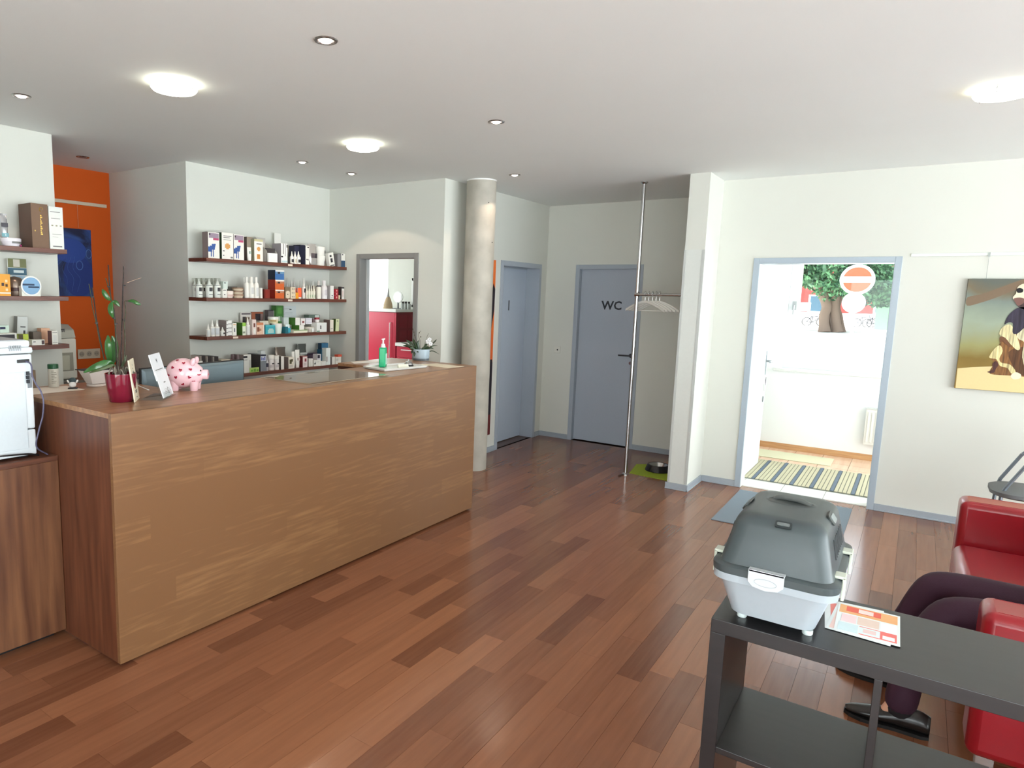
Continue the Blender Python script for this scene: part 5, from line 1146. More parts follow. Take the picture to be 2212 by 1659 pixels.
MB().box(-.035,.035,-.024,.024,0,.142).build('body',GRN,bt,bevel=.008,seg=3)
MB().box(-.022,.037,-.0247,-.024,.02,.098).box(.035,.0357,-.02,.02,.02,.098).build('label',M(190,226,210,.4),bt)
PWH=M(236,232,232,.3)
MB().lathe([(.017,.142),(.017,.15),(.014,.158),(.0135,.166),(.006,.17),(.006,.198)],(0,0,0),20).build('pump_collar',PWH,bt,smooth=True)
MB().box(-.014,.014,-.009,.009,.195,.205).box(-.014,.052,-.005,.005,.198,.205).prism([(.046,.192),(.055,.196),(.055,.205),(.046,.203)],-.004,.004,ax='y').build('pump_head',PWH,bt,bevel=.002)
bl=thing('service_bell','small chrome service bell on the white tray','bell',(2.47,.30,zt_))
MB().lathe([(.038,0),(.038,.008),(.03,.01)],(0,0,0),28).build('base',BLACK,bl,smooth=True)
MB().lathe([(.032,.012),(.031,.018),(.024,.030),(.012,.037),(.003,.039)],(0,0,0),28,cap=True).build('bell_dome',M(220,220,220,.08,1,name='polished_chrome'),bl,smooth=True)
MB().lathe([(.003,.039),(.003,.044),(.006,.046),(.005,.05),(.001,.051)],(0,0,0),14).build('button',CHROME,bl,smooth=True)
cdp=thing('card_holder','small cream tent card on the white tray left of the bell','card',(2.36,.265,zt_),-.5)
MB().prism([(-.014,0),(.014,0),(.0,.024)],-.04,.04,ax='x').build('card',M(226,226,210,.5),cdp); MB().box(-.025,.02,-.0095,-.009,.010,.012).build('print',INK2,cdp) if False else None
# paper sheet right, plant right
tag(MB().prism([(2.62,.05),(2.80,.02),(2.83,.30),(2.66,.36)],HC+.0005,HC+.002).build('paper_sheet',M(230,220,196,.6)),'cream paper sheet lying at the right front end of the desktop','paper')
tag(MB().prism([(2.34,.72),(2.60,.60),(2.72,.72),(2.42,.83)],HC+.0005,HC+.0015).build('paper_sheet',M(232,230,224,.5)),'white paper sheet lying on the back right wing of the desk','paper')
pc=at(911,779,2,HC); pp=thing('flower_pot_plant','white orchid with dark leaves in a pale glass pot, right rear corner of the desk','plant',(pc.x+.03,pc.y+.03,HC)); o=Vector(pp.location)
GP=M(176,192,202,.15,coat=.4)
MB().lathe([(.064,.016),(.068,.025),(.071,.092),(.066,.092),(.062,.03),(.001,.03)],(0,0,0),36,cap=False).build('pot',GP,pp,smooth=True)
MB().lathe([(.066,0.001),(.067,.017),(.001,.017)],(0,0,0),36).build('dark_base',M(96,106,112,.3),pp,smooth=True)
pd2=(Vector(pp.location)+Vector((0,0,.1))-CAM).dot(FW)
def c8(X,Y,dd=0): return pd(560+X/4.514,680+Y/4.515,pd2+dd)
DL=M(40,62,34,.3,coat=.3); rr=random.Random(5)
def leaf8(P,wd,mat=DL,nm='leaf'):
    C=curve([c8(*q) for q in P],4); k=len(C); vs=[];fs=[]
    for i,c in enumerate(C):
        t=i/(k-1); d=(C[min(i+1,k-1)]-C[max(i-1,0)]).normalized(); s=d.cross(FW).normalized(); wv=wd*max(.08,math.sin(PI*min(.98,t*.9+.08)))
        vs+=[c-s*wv,c-FW*wv*.3,c+s*wv]
    for i in range(k-1): a=3*i; fs+=[(a,a+1,a+4,a+3),(a+1,a+2,a+5,a+4)]
    MB(o).add(vs,fs).build(nm,mat,pp,smooth=True,solid=.001)
base=(1570,390)
for k,(x,y,dd,wd) in enumerate(((1380,270,.02,.006),(1430,245,-.02,.010),(1400,300,.03,.012),(1470,330,-.05,.012),(1510,410,-.06,.012),(1450,290,-.03,.012),(1500,230,.03,.011),(1560,250,-.02,.012),(1620,300,.02,.010),(1660,320,-.04,.010),(1755,385,.0,.004),(1740,300,.03,.005),(1520,300,-.06,.013),(1590,330,-.07,.012),(1640,270,.05,.010),(1480,380,-.03,.013),(1550,370,-.07,.012),(1700,330,.04,.008))):
    mx,my=(base[0]+x)/2+(-20 if x<base[0] else 20),(base[1]+y)/2-35
    leaf8([(base[0]+(x-base[0])*.12,base[1],dd*.2),(mx,my,dd*.6),(x,y,dd)],wd)
for P_ in ([(1560,380,0),(1545,300,0),(1520,210,0),(1500,140,0)],[(1565,380,0),(1570,260,.01),(1550,200,.01),(1575,155,.01)],[(1590,380,0),(1620,260,0),(1650,180,0)],[(1600,380,0),(1680,300,-.01),(1720,250,-.01)]):
    MB(o).tube(curve([c8(*q) for q in P_]),.0013,6).build('flower_stem',M(60,56,36,.5),pp,smooth=True)
m=MB(o)
for (X,Y) in ((1500,140),(1508,170),(1515,200),(1575,215),(1560,175)): c_=c8(X,Y); m.ball(tuple(c_),.004,.004,.006,8,6)
m.build('bud',M(70,64,40,.5),pp,smooth=True)
for (X,Y,s_) in ((1645,262,.015),(1670,285,.013),(1660,240,.012)):
    m=MB(o); c_=c8(X,Y,-.02)
    for k in range(5):
        a_=k*2*PI/5+.3; p_=c_+RT*math.cos(a_)*s_*.8+UPV*math.sin(a_)*s_*.8
        nv=[p_+RT*math.cos(b_)*s_*.62+UPV*math.sin(b_)*s_*.62+FW*(.003*math.sin(2*b_)) for b_ in [2*PI*j/8 for j in range(8)]]
        m.add([p_-FW*.002]+nv,[(0,1+j,1+(j+1)%8) for j in range(8)])
    m.build('blossom',M(240,238,240,.4),pp,smooth=True,solid=.0008)
leaf8([(1690,280,0),(1710,262,0),(1732,238,0)],.006)
# left wing: papers, wipes tub, figurine, cardboard, white planter
tag(MB().prism([(-.02+.05,.76),(.283,.755),(.288,.95),(.10,.98),(.03,.95)],HC+.0005,HC+.0016).build('paper_sheet',M(224,212,200,.6)),'pale pink-beige paper sheet under the wipes tub on the left wing of the desk','paper')
wp=thing('wipes_tub','white disinfectant wipes tub with a dark green lid on the left wing of the desk','tub',(.205,.955,HC+.0022))
q0=at(101,800,1,.955); q1=at(128,800,1,.955); r_=(q1.x-q0.x)/2*.80; hz=at(114,787,1,.955).z-HC
wp.location.x=(q0.x+q1.x)/2
MB().lathe([(r_*.96,0),(r_,.003),(r_,hz*.80)],(0,0,0),32).build('tub_body',M(216,212,200,.4),wp,smooth=True)
MB().lathe([(r_*1.02,hz*.80),(r_*1.02,hz-.004),(r_*.95,hz)],(0,0,0),32).build('lid',M(24,84,50,.3),wp,smooth=True)
m=MB()
for k in range(8):
    a0=PI*1.25; e_r=r_+.0006; nseg=6; ln=[.5,.9,1.0,.6,.9,.4,.9,.7][k]; z_=hz*(.70-k*.075); vs=[];fs=[]
    for j in range(nseg+1):
        an=a0+ln*j/nseg; vs+=[(e_r*math.cos(an),e_r*math.sin(an),z_),(e_r*math.cos(an),e_r*math.sin(an),z_+.003)]
    m.add(vs,[(2*j,2*j+2,2*j+3,2*j+1) for j in range(nseg)])
m.build('print_lines',M(140,136,120,.5),wp)
fg=thing('cow_figurine','tiny white and dark toy animal figurine on the paper beside the wipes tub','figurine',(.255,.82,HC+.0022),-.6)
MB().box(-.022,.022,-.016,.016,0,.006).build('base',BLACK,fg,bevel=.002)
m=MB(); m.ball((0,0,.022),.018,.014,.016); m.build('head',M(232,230,226,.3),fg,smooth=True)
m=MB(); m.ball((0,.006,.042),.020,.014,.016); m.build('cap',M(52,70,74,.4),fg,smooth=True)
for s_ in (-1,1): m=MB(); m.T=Matrix.Translation((s_*.021,0,.038))@Matrix.Rotation(s_*.5,4,'Y'); m.ball((0,0,0),.005,.004,.010); m.build('ear',M(236,234,230,.4),fg,smooth=True)
cb=thing('cardboard_box','small open brown cardboard box behind the printer cables on the desk wing','box',(.10,1.0,HC+.0022))
MB().box(-.03,.045,-.02,.03,0,.092).build('carton',M(128,108,88,.7),cb)
bkp=thing('marker_pen','dark cylindrical pot with a white cap beside the printer\'s edge on the desk wing','pot',(.048,.93,HC+.0022))
MB().lathe([(.015,0),(.015,.062)],(0,0,0),16).build('body',M(40,44,62,.4),bkp,smooth=True); MB().lathe([(.018,.062),(.018,.075),(.01,.08)],(0,0,0),16).build('cap',WHITE,bkp,smooth=True)
wq=at(200,842,2,HC); wp2=thing('white_planter','white flared square planter with a white ring at its foot, behind the orchid','planter',(.405,.86,HC+.001),.1)
zt2=at(190,803,1,.80).z-HC
m=MB(); a_,b_=.042,.075; m.add([(-a_,-.03,.012),(a_,-.03,.012),(a_,.03,.012),(-a_,.03,.012),(-b_,-.05,zt2),(b_,-.05,zt2),(b_,.05,zt2),(-b_,.05,zt2)],[(0,3,2,1),(4,5,6,7),(0,1,5,4),(1,2,6,5),(2,3,7,6),(3,0,4,7)]); m.build('planter_body',M(220,212,206,.4),wp2,bevel=.004)
MB().lathe([(.05,0),(.052,.006),(.046,.010)],(0,0,0),28).build('ring',M(226,214,206,.4),wp2,smooth=True)
MB().box(-.085,.085,-.058,.058,zt2,zt2+.004).build('dark_rim',BLACK,wp2)
# monitor seen from behind
mo=thing('monitor','large grey computer monitor seen from behind, standing behind the desk front','monitor',(1.0,.78,.745),math.radians(0)); o=Vector(mo.location)
ml=at(306,790,1,.74); mr_=at(530,783,1,.80)
ml=Vector((ml.x,.74,0)); mr_=Vector((mr_.x,.80,0)); zT=at(530,783,1,.80).z; zL=at(306,788,1,.74).z; zT=(zT+zL)/2
e=(mr_-ml); L0_=e.length; e.normalize(); nf=Vector((e.y,-e.x,0))
if nf.dot(CAM-ml)<0: nf=-nf
T=Matrix(((e.x,-nf.x,0,ml.x),(e.y,-nf.y,0,ml.y),(0,0,1,0),(0,0,0,1)))
m=MB(o); m.T=T; m.box(0,L0_,.012,.03,zT-.40,zT); m.build('bezel',BLACK,mo,bevel=.003)
m=MB(o); m.T=T; m.add([(.004,.013,zT-.396),(L0_-.004,.013,zT-.396),(L0_-.004,.013,zT-.004),(.004,.013,zT-.004),(.05,-.022,zT-.35),(L0_-.05,-.022,zT-.35),(L0_-.02,-.004,zT-.02),(.02,-.004,zT-.02)],[(0,3,2,1),(4,5,6,7),(0,1,5,4),(1,2,6,5),(2,3,7,6),(3,0,4,7)]); m.build('back_shell',M(112,128,136,.35,.3),mo,bevel=.004)
m=MB(o); m.T=T; m.box(L0_/2-.04,L0_/2+.04,-.04,-.02,.75,zT-.15); m.build('stand_neck',M(110,118,122,.4),mo)
m=MB(o); m.T=T; m.box(L0_/2-.13,L0_/2+.13,-.12,.08,.7455,.753); m.build('stand_foot',M(110,118,122,.4),mo,bevel=.003)
tb('white_cable',[at(296,832,2,HC+.004),at(306,836,2,HC+.004),at(318,841,2,HC+.004),at(330,846,1,D1+.012)],.0022,WHITE,'short white cable on the desktop between orchid sign and brochure stand','cable')
# ================================================================ LAB CORNER
ct=thing('lab_counter','grey-topped counter along the orange wall in the alcove','counter',(.9,YO-.001,0)); o=ct.location
MB(o).box(-.6,2.05,2.88,YO-.002,.875,.905).build('worktop',M(122,116,108,.3),ct,bevel=.003)
MB(o).box(-.6,2.05,2.92,YO-.002,.08,.875).build('cabinets',M(150,146,140,.5),ct)
for i in range(4): MB(o).box(-.59+i*.66,.06+i*.66,2.90,2.92,.10,.865).build('door',M(160,156,150,.45),ct,bevel=.002)
MB(o).box(.2,1.99,2.95,YO-.01,.0,.08).build('plinth',BLACK,ct)
an=thing('blood_analyser','pale grey laboratory analyser with keypad on the alcove counter before the orange wall','machine',(1.28,3.25,.9055)); o=Vector(an.location)
ya=2.97; A=lambda u,v: at(u,v,1,ya)
xl,xr=A(60,760).x,A(166,760).x; zt=A(150,706).z; zm=A(150,731).z; AM=M(222,218,204,.45)
MB(o).box(xl,xr,ya,3.45,.91,zm-.001).build('housing',AM,an,bevel=.012,seg=3)
MB(o).prism([(ya,zm+.001),(3.45,zm+.001),(3.45,zt+.015),(ya+.12,zt+.015),(ya+.03,zm+.07)],xl,xr,ax='x').build('control_head',M(186,184,170,.45),an,bevel=.008)
q=A(140,716); m=MB(o)
for i in range(4):
    for j in range(3): m.box(q.x-.04+i*.014,q.x-.03+i*.014,ya+.022,ya+.05,zm+.045+j*.012,zm+.054+j*.012)
m.build('keypad',M(90,86,90,.5),an)
MB(o).box(A(128,770).x,A(158,770).x,ya-.002,ya+.01,A(140,802).z,A(140,762).z).build('front_recess',M(158,154,138,.5),an)
MB(o).box(A(132,770).x,A(150,770).x,ya-.006,ya-.002,A(140,800).z,A(140,768).z).build('front_cover',M(190,188,168,.45),an,bevel=.002)
MB(o).box(A(124,706).x,A(152,706).x,ya+.14,3.3,zt+.015,zt+.02).build('dark_slot',M(60,62,44,.5),an)
tag(MB().box(A(118,700).x,A(134,700).x,3.2,3.3,zt+.0215,zt+.05).build('yellow_carton',M(214,140,50,.5)),'small yellow-orange carton lying on top of the laboratory analyser','box')
so=thing('socket_strip','beige triple wall socket on the orange wall','socket',(1.8,YO,1.05)); o=so.location
s0=at(168,755,1,YO-.012); s1=at(217,773,1,YO-.012)
MB(o).box(s0.x,s1.x,YO-.012,YO-.001,s1.z,s0.z).build('plate',M(206,190,168,.45),so,bevel=.002)
for k in range(3):
    cx_=lerp(s0.x,s1.x,(k+.5)/3); cz_=(s0.z+s1.z)/2
    MB(o).lathe([(.024,YO-.0135),(.024,YO-.012)],(cx_,0,cz_),22,ax='y').build('socket_well',M(170,156,138,.5),so)
    MB(o).lathe([(.003,YO-.0145),(.003,YO-.0135)],(cx_-.009,0,cz_),8,ax='y').lathe([(.003,YO-.0145),(.003,YO-.0135)],(cx_+.009,0,cz_),8,ax='y').build('pin_hole',BLACK,so)
tr2=thing('desk_laptop','flat closed grey laptop on the alcove counter right of the analyser','laptop',(1.72,3.12,.9055)); 
MB().box(-.18,.22,-.13,.13,0,.008).build('base',M(40,40,42,.4),tr2,bevel=.002); MB().box(-.18,.22,-.13,.13,.008,.018).build('lid',M(120,118,114,.35,.3),tr2,bevel=.003)
# ================================================================ BLACK-BROWN CUBE SHELF
KX,KY,KH,KD=.44,-2.322,.795,.385; kt=.04; kc=.345; kd=.018
KL=kt*2+kc*4+kd*3
ks=thing('cube_shelf','long low black-brown open cube shelf standing in the foreground at the right','shelf unit',(KX,KY,0)); o=Vector(ks.location)
KM=wood('black_brown_laminate',(18,16,17),(28,24,25),'Y',rough=.3,scale=.8,spec=.65)
MB(o).box(KX,KX+KD,KY-KL,KY,KH-kt,KH).build('top_board',KM,ks,bevel=.0015)
MB(o).box(KX,KX+KD,KY-KL,KY,0,kt).build('bottom_board',KM,ks,bevel=.0015)
MB(o).box(KX,KX+KD,KY-kt,KY,kt,KH-kt).build('side_board',KM,ks,bevel=.001)
MB(o).box(KX,KX+KD,KY-KL,KY-KL+kt,kt,KH-kt).build('side_board',KM,ks,bevel=.001)
zm=KH-kt-.337
MB(o).box(KX+.001,KX+KD-.001,KY-KL+kt,KY-kt,zm-kd,zm).build('middle_board',KM,ks,bevel=.001)
for i in range(3):
    y1=KY-kt-(i+1)*kc-i*kd
    MB(o).box(KX+.001,KX+KD-.001,y1-kd,y1,zm,KH-kt).build('divider',KM,ks,bevel=.001)
    MB(o).box(KX+.001,KX+KD-.001,y1-kd,y1,kt,zm-kd).build('divider',KM,ks,bevel=.001)
# ================================================================ PET CARRIER
pcx=thing('pet_carrier','grey and light grey plastic pet carrier with top handle, standing on the black-brown cube shelf','pet carrier',(.64,-2.463,KH)); o=Vector(pcx.location)
LGm=M(164,173,180,.3,name='light_grey_plastic'); DGm=M(68,76,78,.36,name='dark_grey_plastic')
def rr_(hx,hy,r,n=6,bx_=0,by_=0):
    P=[]
    for (sx,sy,a0) in ((1,1,0),(-1,1,PI/2),(-1,-1,PI),(1,-1,1.5*PI)):
        for k in range(n+1): a_=a0+PI/2*k/n; P.append((sx*(hx-r)+r*math.cos(a_)+bx_,sy*(hy-r)+r*math.sin(a_)+by_))
    return P
def loft(m,secs,mi=0,cap0=True,cap1=True):
    n=len(secs[0][0]); vs=[(x,y,z) for P_,z in secs for x,y in P_]
    fs=[(j*n+i,j*n+(i+1)%n,(j+1)*n+(i+1)%n,(j+1)*n+i) for j in range(len(secs)-1) for i in range(n)]
    if cap0: fs.append(tuple(reversed(range(n))))
    if cap1: fs.append(tuple(range((len(secs)-1)*n,len(secs)*n)))
    m.add(vs,fs,mi)
m=MB(); loft(m,[(rr_(.150,.088,.03),.0145),(rr_(.176,.104,.04),.024),(rr_(.206,.134,.045),.122),(rr_(.219,.150,.048),.126),(rr_(.220,.151,.048),.146)])
m.build('lower_tray',LGm,pcx,smooth=True)
m=MB(); loft(m,[(rr_(.221,.152,.048),.1475),(rr_(.222,.153,.048),.166),(rr_(.216,.147,.046),.170),(rr_(.206,.137,.042),.172),(rr_(.2045,.1355,.042),.176),(rr_(.190,.1235,.042),.228),(rr_(.176,.112,.042),.278),(rr_(.170,.107,.042),.290),(rr_(.160,.098,.04),.299),(rr_(.146,.086,.036),.305),(rr_(.130,.070,.03),.307)])
m.build('upper_shell',DGm,pcx,smooth=True)
for x,y in ((-.135,.075),(-.135,-.087),(.135,.075),(.135,-.08)):
    MB().lathe([(.011,0),(.013,.003),(.013,.014)],(x,y,0),16).build('foot',M(214,224,222,.4),pcx,smooth=True)
# top recess + handle
m=MB(); n=32; P_=[(.045*math.cos(2*PI*i/n)+.035,.066*math.sin(2*PI*i/n)) for i in range(n)]; Q_=[(.037*math.cos(2*PI*i/n)+.035,.058*math.sin(2*PI*i/n)) for i in range(n)]
vs=[(x,y,.3072) for x,y in P_]+[(x,y,.3085) for x,y in Q_]; m.add(vs,[(i,(i+1)%n,(i+1)%n+n,i+n) for i in range(n)]); m.build('handle_rim',DGm,pcx,smooth=True)
MB().prism(Q_,.3071,.3076).build('handle_well',M(62,68,68,.4),pcx)
m=MB(); m.tube(curve([(.040,.045,.306),(.040,.028,.318),(.038,.0,.322),(.034,-.03,.319),(.03,-.052,.306)],4),[.009,.009,.009,.009]*4+[.009],10) if False else m.tube(curve([(.052,.046,.305),(.050,.030,.313),(.040,-.02,.3145),(.030,-.050,.307)],5),.0075,10); m.build('handle',M(96,100,98,.3),pcx,smooth=True)
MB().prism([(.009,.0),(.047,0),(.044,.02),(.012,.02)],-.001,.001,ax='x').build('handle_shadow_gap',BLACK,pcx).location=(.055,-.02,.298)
# small front clip recess on the shell, side oval windows, vents
m=MB(); m.T=Matrix.Translation((-.1685,-.010,.2945))@Matrix.Rotation(-.62,4,'Y'); m.prism(rr_(.011,.020,.005),-.001,.003); m.build('clip_recess',M(46,52,54,.4),pcx)
m=MB(); m.T=Matrix.Translation((-.171,-.010,.2965))@Matrix.Rotation(-.62,4,'Y'); m.prism(rr_(.004,.015,.003),.0,.004); m.build('clip_tab',M(110,116,116,.4),pcx)
for s_ in (-1,1):
    m=MB(); m.T=Matrix.Translation((.0,s_*.1065,.2925))@Matrix.Rotation(s_*-.95,4,'X')@Matrix.Rotation(0,4,'Z'); m.prism(rr_(.038,.016,.013),-.002,.002); m.build('side_grip_recess',M(56,62,62,.4),pcx)
    m=MB(); m.T=Matrix.Translation((.004,s_*.1085,.2905))@Matrix.Rotation(s_*-.95,4,'X'); m.prism(rr_(.026,.011,.007),-.001,.003); m.build('grip_flap',M(120,128,128,.35),pcx,bevel=.001)
    m=MB()
    for k in range(8):
        x=-.09+k*.024; m.tube([(x,s_*.1218,.258),(x,s_*.1318,.205)],.0016,6)
    m.build('vent_slots',M(44,50,52,.4),pcx,smooth=True)
# latches
def latch(w_,T,nm='latch'):
    m=MB(); m.T=T
    m.prism([(-w_,0.0),(w_,0.0),(w_,-.034),(w_*.7,-.047),(0,-.052),(-w_*.7,-.047),(-w_,-.034)],0,.005,ax='y')
    l=m.build(nm,M(196,202,206,.28),pcx,bevel=.0015)
    m=MB(); m.T=T; P_=[(.62*w_*math.cos(t_),-.030+.010*math.sin(t_)) for t_ in [2*PI*i/20 for i in range(20)]]; m.tube([(a_,-.0004,b_) for a_,b_ in P_],.0008,5,closed=True); m.build('latch_oval',M(166,172,178,.3),pcx,smooth=True)
latch(.043,Matrix.Translation((-.2275,.012,.176))@Matrix.Rotation(-PI/2,4,'Z'))
MB().box(-.2275,-.206,-.031,.055,.170,.176).build('latch_top',M(196,202,206,.28),pcx,bevel=.001)
for x in (-.12,.10):
    m=MB(); m.box(x-.02,x+.02,-.160,-.1525,.115,.178); m.box(x-.02,x+.02,-.160,-.134,.172,.180); m.build('side_latch',M(206,212,196,.3),pcx,bevel=.002)
    m=MB(); m.box(x-.02,x+.02,.1525,.160,.115,.178); m.box(x-.02,x+.02,.134,.160,.172,.180); m.build('side_latch',M(206,212,196,.3),pcx,bevel=.002)
# leaflets
lp=[at(u,v,2,KH)[:2] for u,v in ((1822,1299),(1951,1338),(1940,1403),(1788,1362))]
def lz(i,dx,dy,rot,label,cols):
    c=Vector((sum(p_[0] for p_ in lp)/4+dx,sum(p_[1] for p_ in lp)/4+dy)); t=thing('leaflet',label,'leaflet',(c.x,c.y,KH+.0008+i*.0012),rot,'leaflets beside the pet carrier')
    hx_,hy_=.105,.074
    MB().box(-hx_,hx_,-hy_,hy_,0,.001).build('paper',M(228,232,230,.35),t)
    mm=MB(); ms=[]
    for k,(a,b,c_,d,col) in enumerate(cols): mm.box(-hx_+a*2*hx_,-hx_+b*2*hx_,-hy_+c_*2*hy_,-hy_+d*2*hy_,.0010,.00125+k*.00002,k); ms.append(M(*col,.35))
    if cols: mm.build('print',ms,t)
    return t
lz(0,.012,.03,.10,'red and white printed leaflet, lowest of the fanned pile beside the pet carrier',[(.1,.9,.1,.9,(230,120,110))])
lz(1,-.004,.012,-.06,'red and white printed leaflet in the middle of the fanned pile beside the pet carrier',[(.05,.95,.6,.95,(236,200,190))])
lf=lz(2,0,0,.02,'red, peach and white printed leaflet on top of the pile beside the pet carrier',
 [(.66,.95,.04,.97,(232,170,110)),(.74,.92,.30,.86,(226,84,60)),(.76,.90,.42,.66,(244,214,206)),(.36,.62,.05,.30,(236,240,240)),(.36,.62,.32,.66,(226,200,184)),(.36,.62,.68,.92,(240,206,206)),(.40,.58,.08,.26,(244,246,246)),(.06,.32,.05,.62,(232,110,104)),(.08,.30,.30,.62,(220,232,230)),(.14,.26,.36,.56,(230,200,196)),(.09,.2,.08,.26,(244,240,238)),(.06,.32,.64,.95,(206,224,226))])
# ================================================================ SOFA
sf=thing('red_sofa','red leather two-seat sofa with boxy arms on chrome feet, right edge of the photo','sofa',(2.32,-3.40,0)); o=Vector(sf.location)
SR=M(150,20,32,.28,coat=.15,spec=.6,name='red_leather',bump=.12,bscale=400)
SX0,SX1,SF,SB=1.40,3.24,-2.985,-3.80; aw=.20; AH=.648
def cush(nm,x0,x1,y0,y1,z0,z1,bv=.03): return MB(o).box(x0,x1,y0,y1,z0,z1).build(nm,SR,sf,bevel=bv,seg=4,smooth=True)
cush('arm',SX0,SX0+aw,SB,SF,.12,AH,.035); cush('arm',SX1-aw,SX1,SB,SF,.12,AH,.035)
cush('base',SX0+aw,SX1-aw,SB+.02,SF-.02,.12,.27,.012)
xm=(SX0+SX1)/2
cush('seat_cushion',SX0+aw+.002,xm-.002,SB+.2,SF+.012,.27,.425,.05); cush('seat_cushion',xm+.002,SX1-aw-.002,SB+.2,SF+.012,.27,.425,.05)
cush('backrest',SX0+aw+.002,SX1-aw-.002,SB,SB+.2,.12,.76,.04)
for x0_,x1_ in ((SX0,SX0+aw),(SX1-aw,SX1)):
    for yy in (0,): m=MB(o); m.tube([(x0_+.034,SF-.04,AH-.0005),(x0_+.034,SB+.05,AH-.0005)],.0016,6); m.tube([(x1_-.034,SF-.04,AH-.0005),(x1_-.034,SB+.05,AH-.0005)],.0016,6); m.build('seam',SR,sf,smooth=True)
for x in (SX0+.06,SX1-.06):
    for y in (SF-.06,SB+.06): MB(o).box(x-.025,x+.025,y-.025,y+.025,0,.12).build('foot',CHROME,sf)
# ================================================================ PERSON seated on the sofa (only the legs are in the frame)
pn=thing('person','seated person in dark plum trousers and dark leather shoes on the red sofa','person',(1.83,-3.3,0)); o=Vector(pn.location)
SKIN=M(214,160,132,.5); TR=M(58,28,46,.75,bump=.3,bscale=300,name='plum_trousers'); SW=M(38,36,42,.85,bump=.4,bscale=260,name='dark_jumper'); SHO=M(30,26,24,.3,coat=.2,name='dark_leather')
def skin(name,verts,edges,radii,mat,root=0,sub=2,parent=pn):
    me=bpy.data.meshes.new(name); me.from_pydata([tuple(Vector(v)-o) for v in verts],edges,[]); me.materials.append(mat)
    ob=bpy.data.objects.new(name,me); COL.objects.link(ob); ob.parent=parent
    md=ob.modifiers.new('skin','SKIN'); md.use_smooth_shade=True
    for i,r in enumerate(radii): sv=me.skin_vertices[0].data[i]; sv.radius=(r,r) if not isinstance(r,tuple) else r; sv.use_root=(i==root)
    ms=ob.modifiers.new('sub','SUBSURF'); ms.levels=sub; ms.render_levels=sub
    return ob
hipz=.50
K1=(1.74,-2.90,.50); K2=(2.00,-2.87,.515); A1=(1.665,-2.80,.12); A2=(2.02,-2.76,.12)
B=(1.86,-3.42,hipz)
# body: one continuous figure under the clothes
V=[B,(1.865,-3.46,.72),(1.87,-3.47,.92),(1.87,-3.45,1.05),(1.87,-3.43,1.11),(1.87,-3.41,1.19),(1.87,-3.40,1.28),
 (1.78,-3.36,.50),(K1[0],K1[1],K1[2]),(A1[0],A1[1],A1[2]+.02),(1.66,-2.74,.035),
 (1.95,-3.36,.50),(K2[0],K2[1],K2[2]),(A2[0],A2[1],A2[2]+.02),(2.03,-2.70,.035),
 (1.70,-3.45,1.02),(1.64,-3.52,.80),(1.74,-3.38,.67),(1.77,-3.31,.655),
 (2.04,-3.45,1.02),(2.10,-3.52,.80),(1.99,-3.38,.67),(1.96,-3.31,.655)]
E_=[(0,1),(1,2),(2,3),(3,4),(4,5),(5,6),(0,7),(7,8),(8,9),(9,10),(0,11),(11,12),(12,13),(13,14),(3,15),(15,16),(16,17),(17,18),(3,19),(19,20),(20,21),(21,22)]
Rr=[.13,.12,.13,.10,.055,.085,.07,.085,.055,.030,.018,.085,.055,.030,.018,.05,.038,.026,.022,.05,.038,.026,.022]
skin('body',V,E_,Rr,SKIN)
Vt=[B,(1.865,-3.45,.66),(1.785,-3.30,.505),(1.765,-3.08,.50),K1,(K1[0]-.015,K1[1]+.045,.38),(1.675,-2.815,.26),(1.668,-2.795,.055),
    (1.95,-3.30,.505),(1.975,-3.08,.51),K2,(K2[0]+.005,K2[1]+.045,.39),(2.015,-2.775,.26),(2.02,-2.755,.055)]
Et=[(0,1),(0,2),(2,3),(3,4),(4,5),(5,6),(6,7),(0,8),(8,9),(9,10),(10,11),(11,12),(12,13)]
skin('trousers',Vt,Et,[.15,.14,.092,.082,.068,.064,.058,.062,.092,.082,.068,.064,.058,.062],TR)
Vs=[(1.865,-3.45,.62),(1.868,-3.47,.78),(1.87,-3.47,.95),(1.87,-3.45,1.06),(1.87,-3.43,1.10),(1.72,-3.45,1.02),(1.645,-3.52,.81),(1.735,-3.38,.675),(2.02,-3.45,1.02),(2.095,-3.52,.81),(2.0,-3.38,.675)]
skin('jumper',Vs,[(0,1),(1,2),(2,3),(3,4),(3,5),(5,6),(6,7),(3,8),(8,9),(9,10)],[.155,.15,.155,.115,.075,.07,.055,.042,.07,.055,.042],SW)
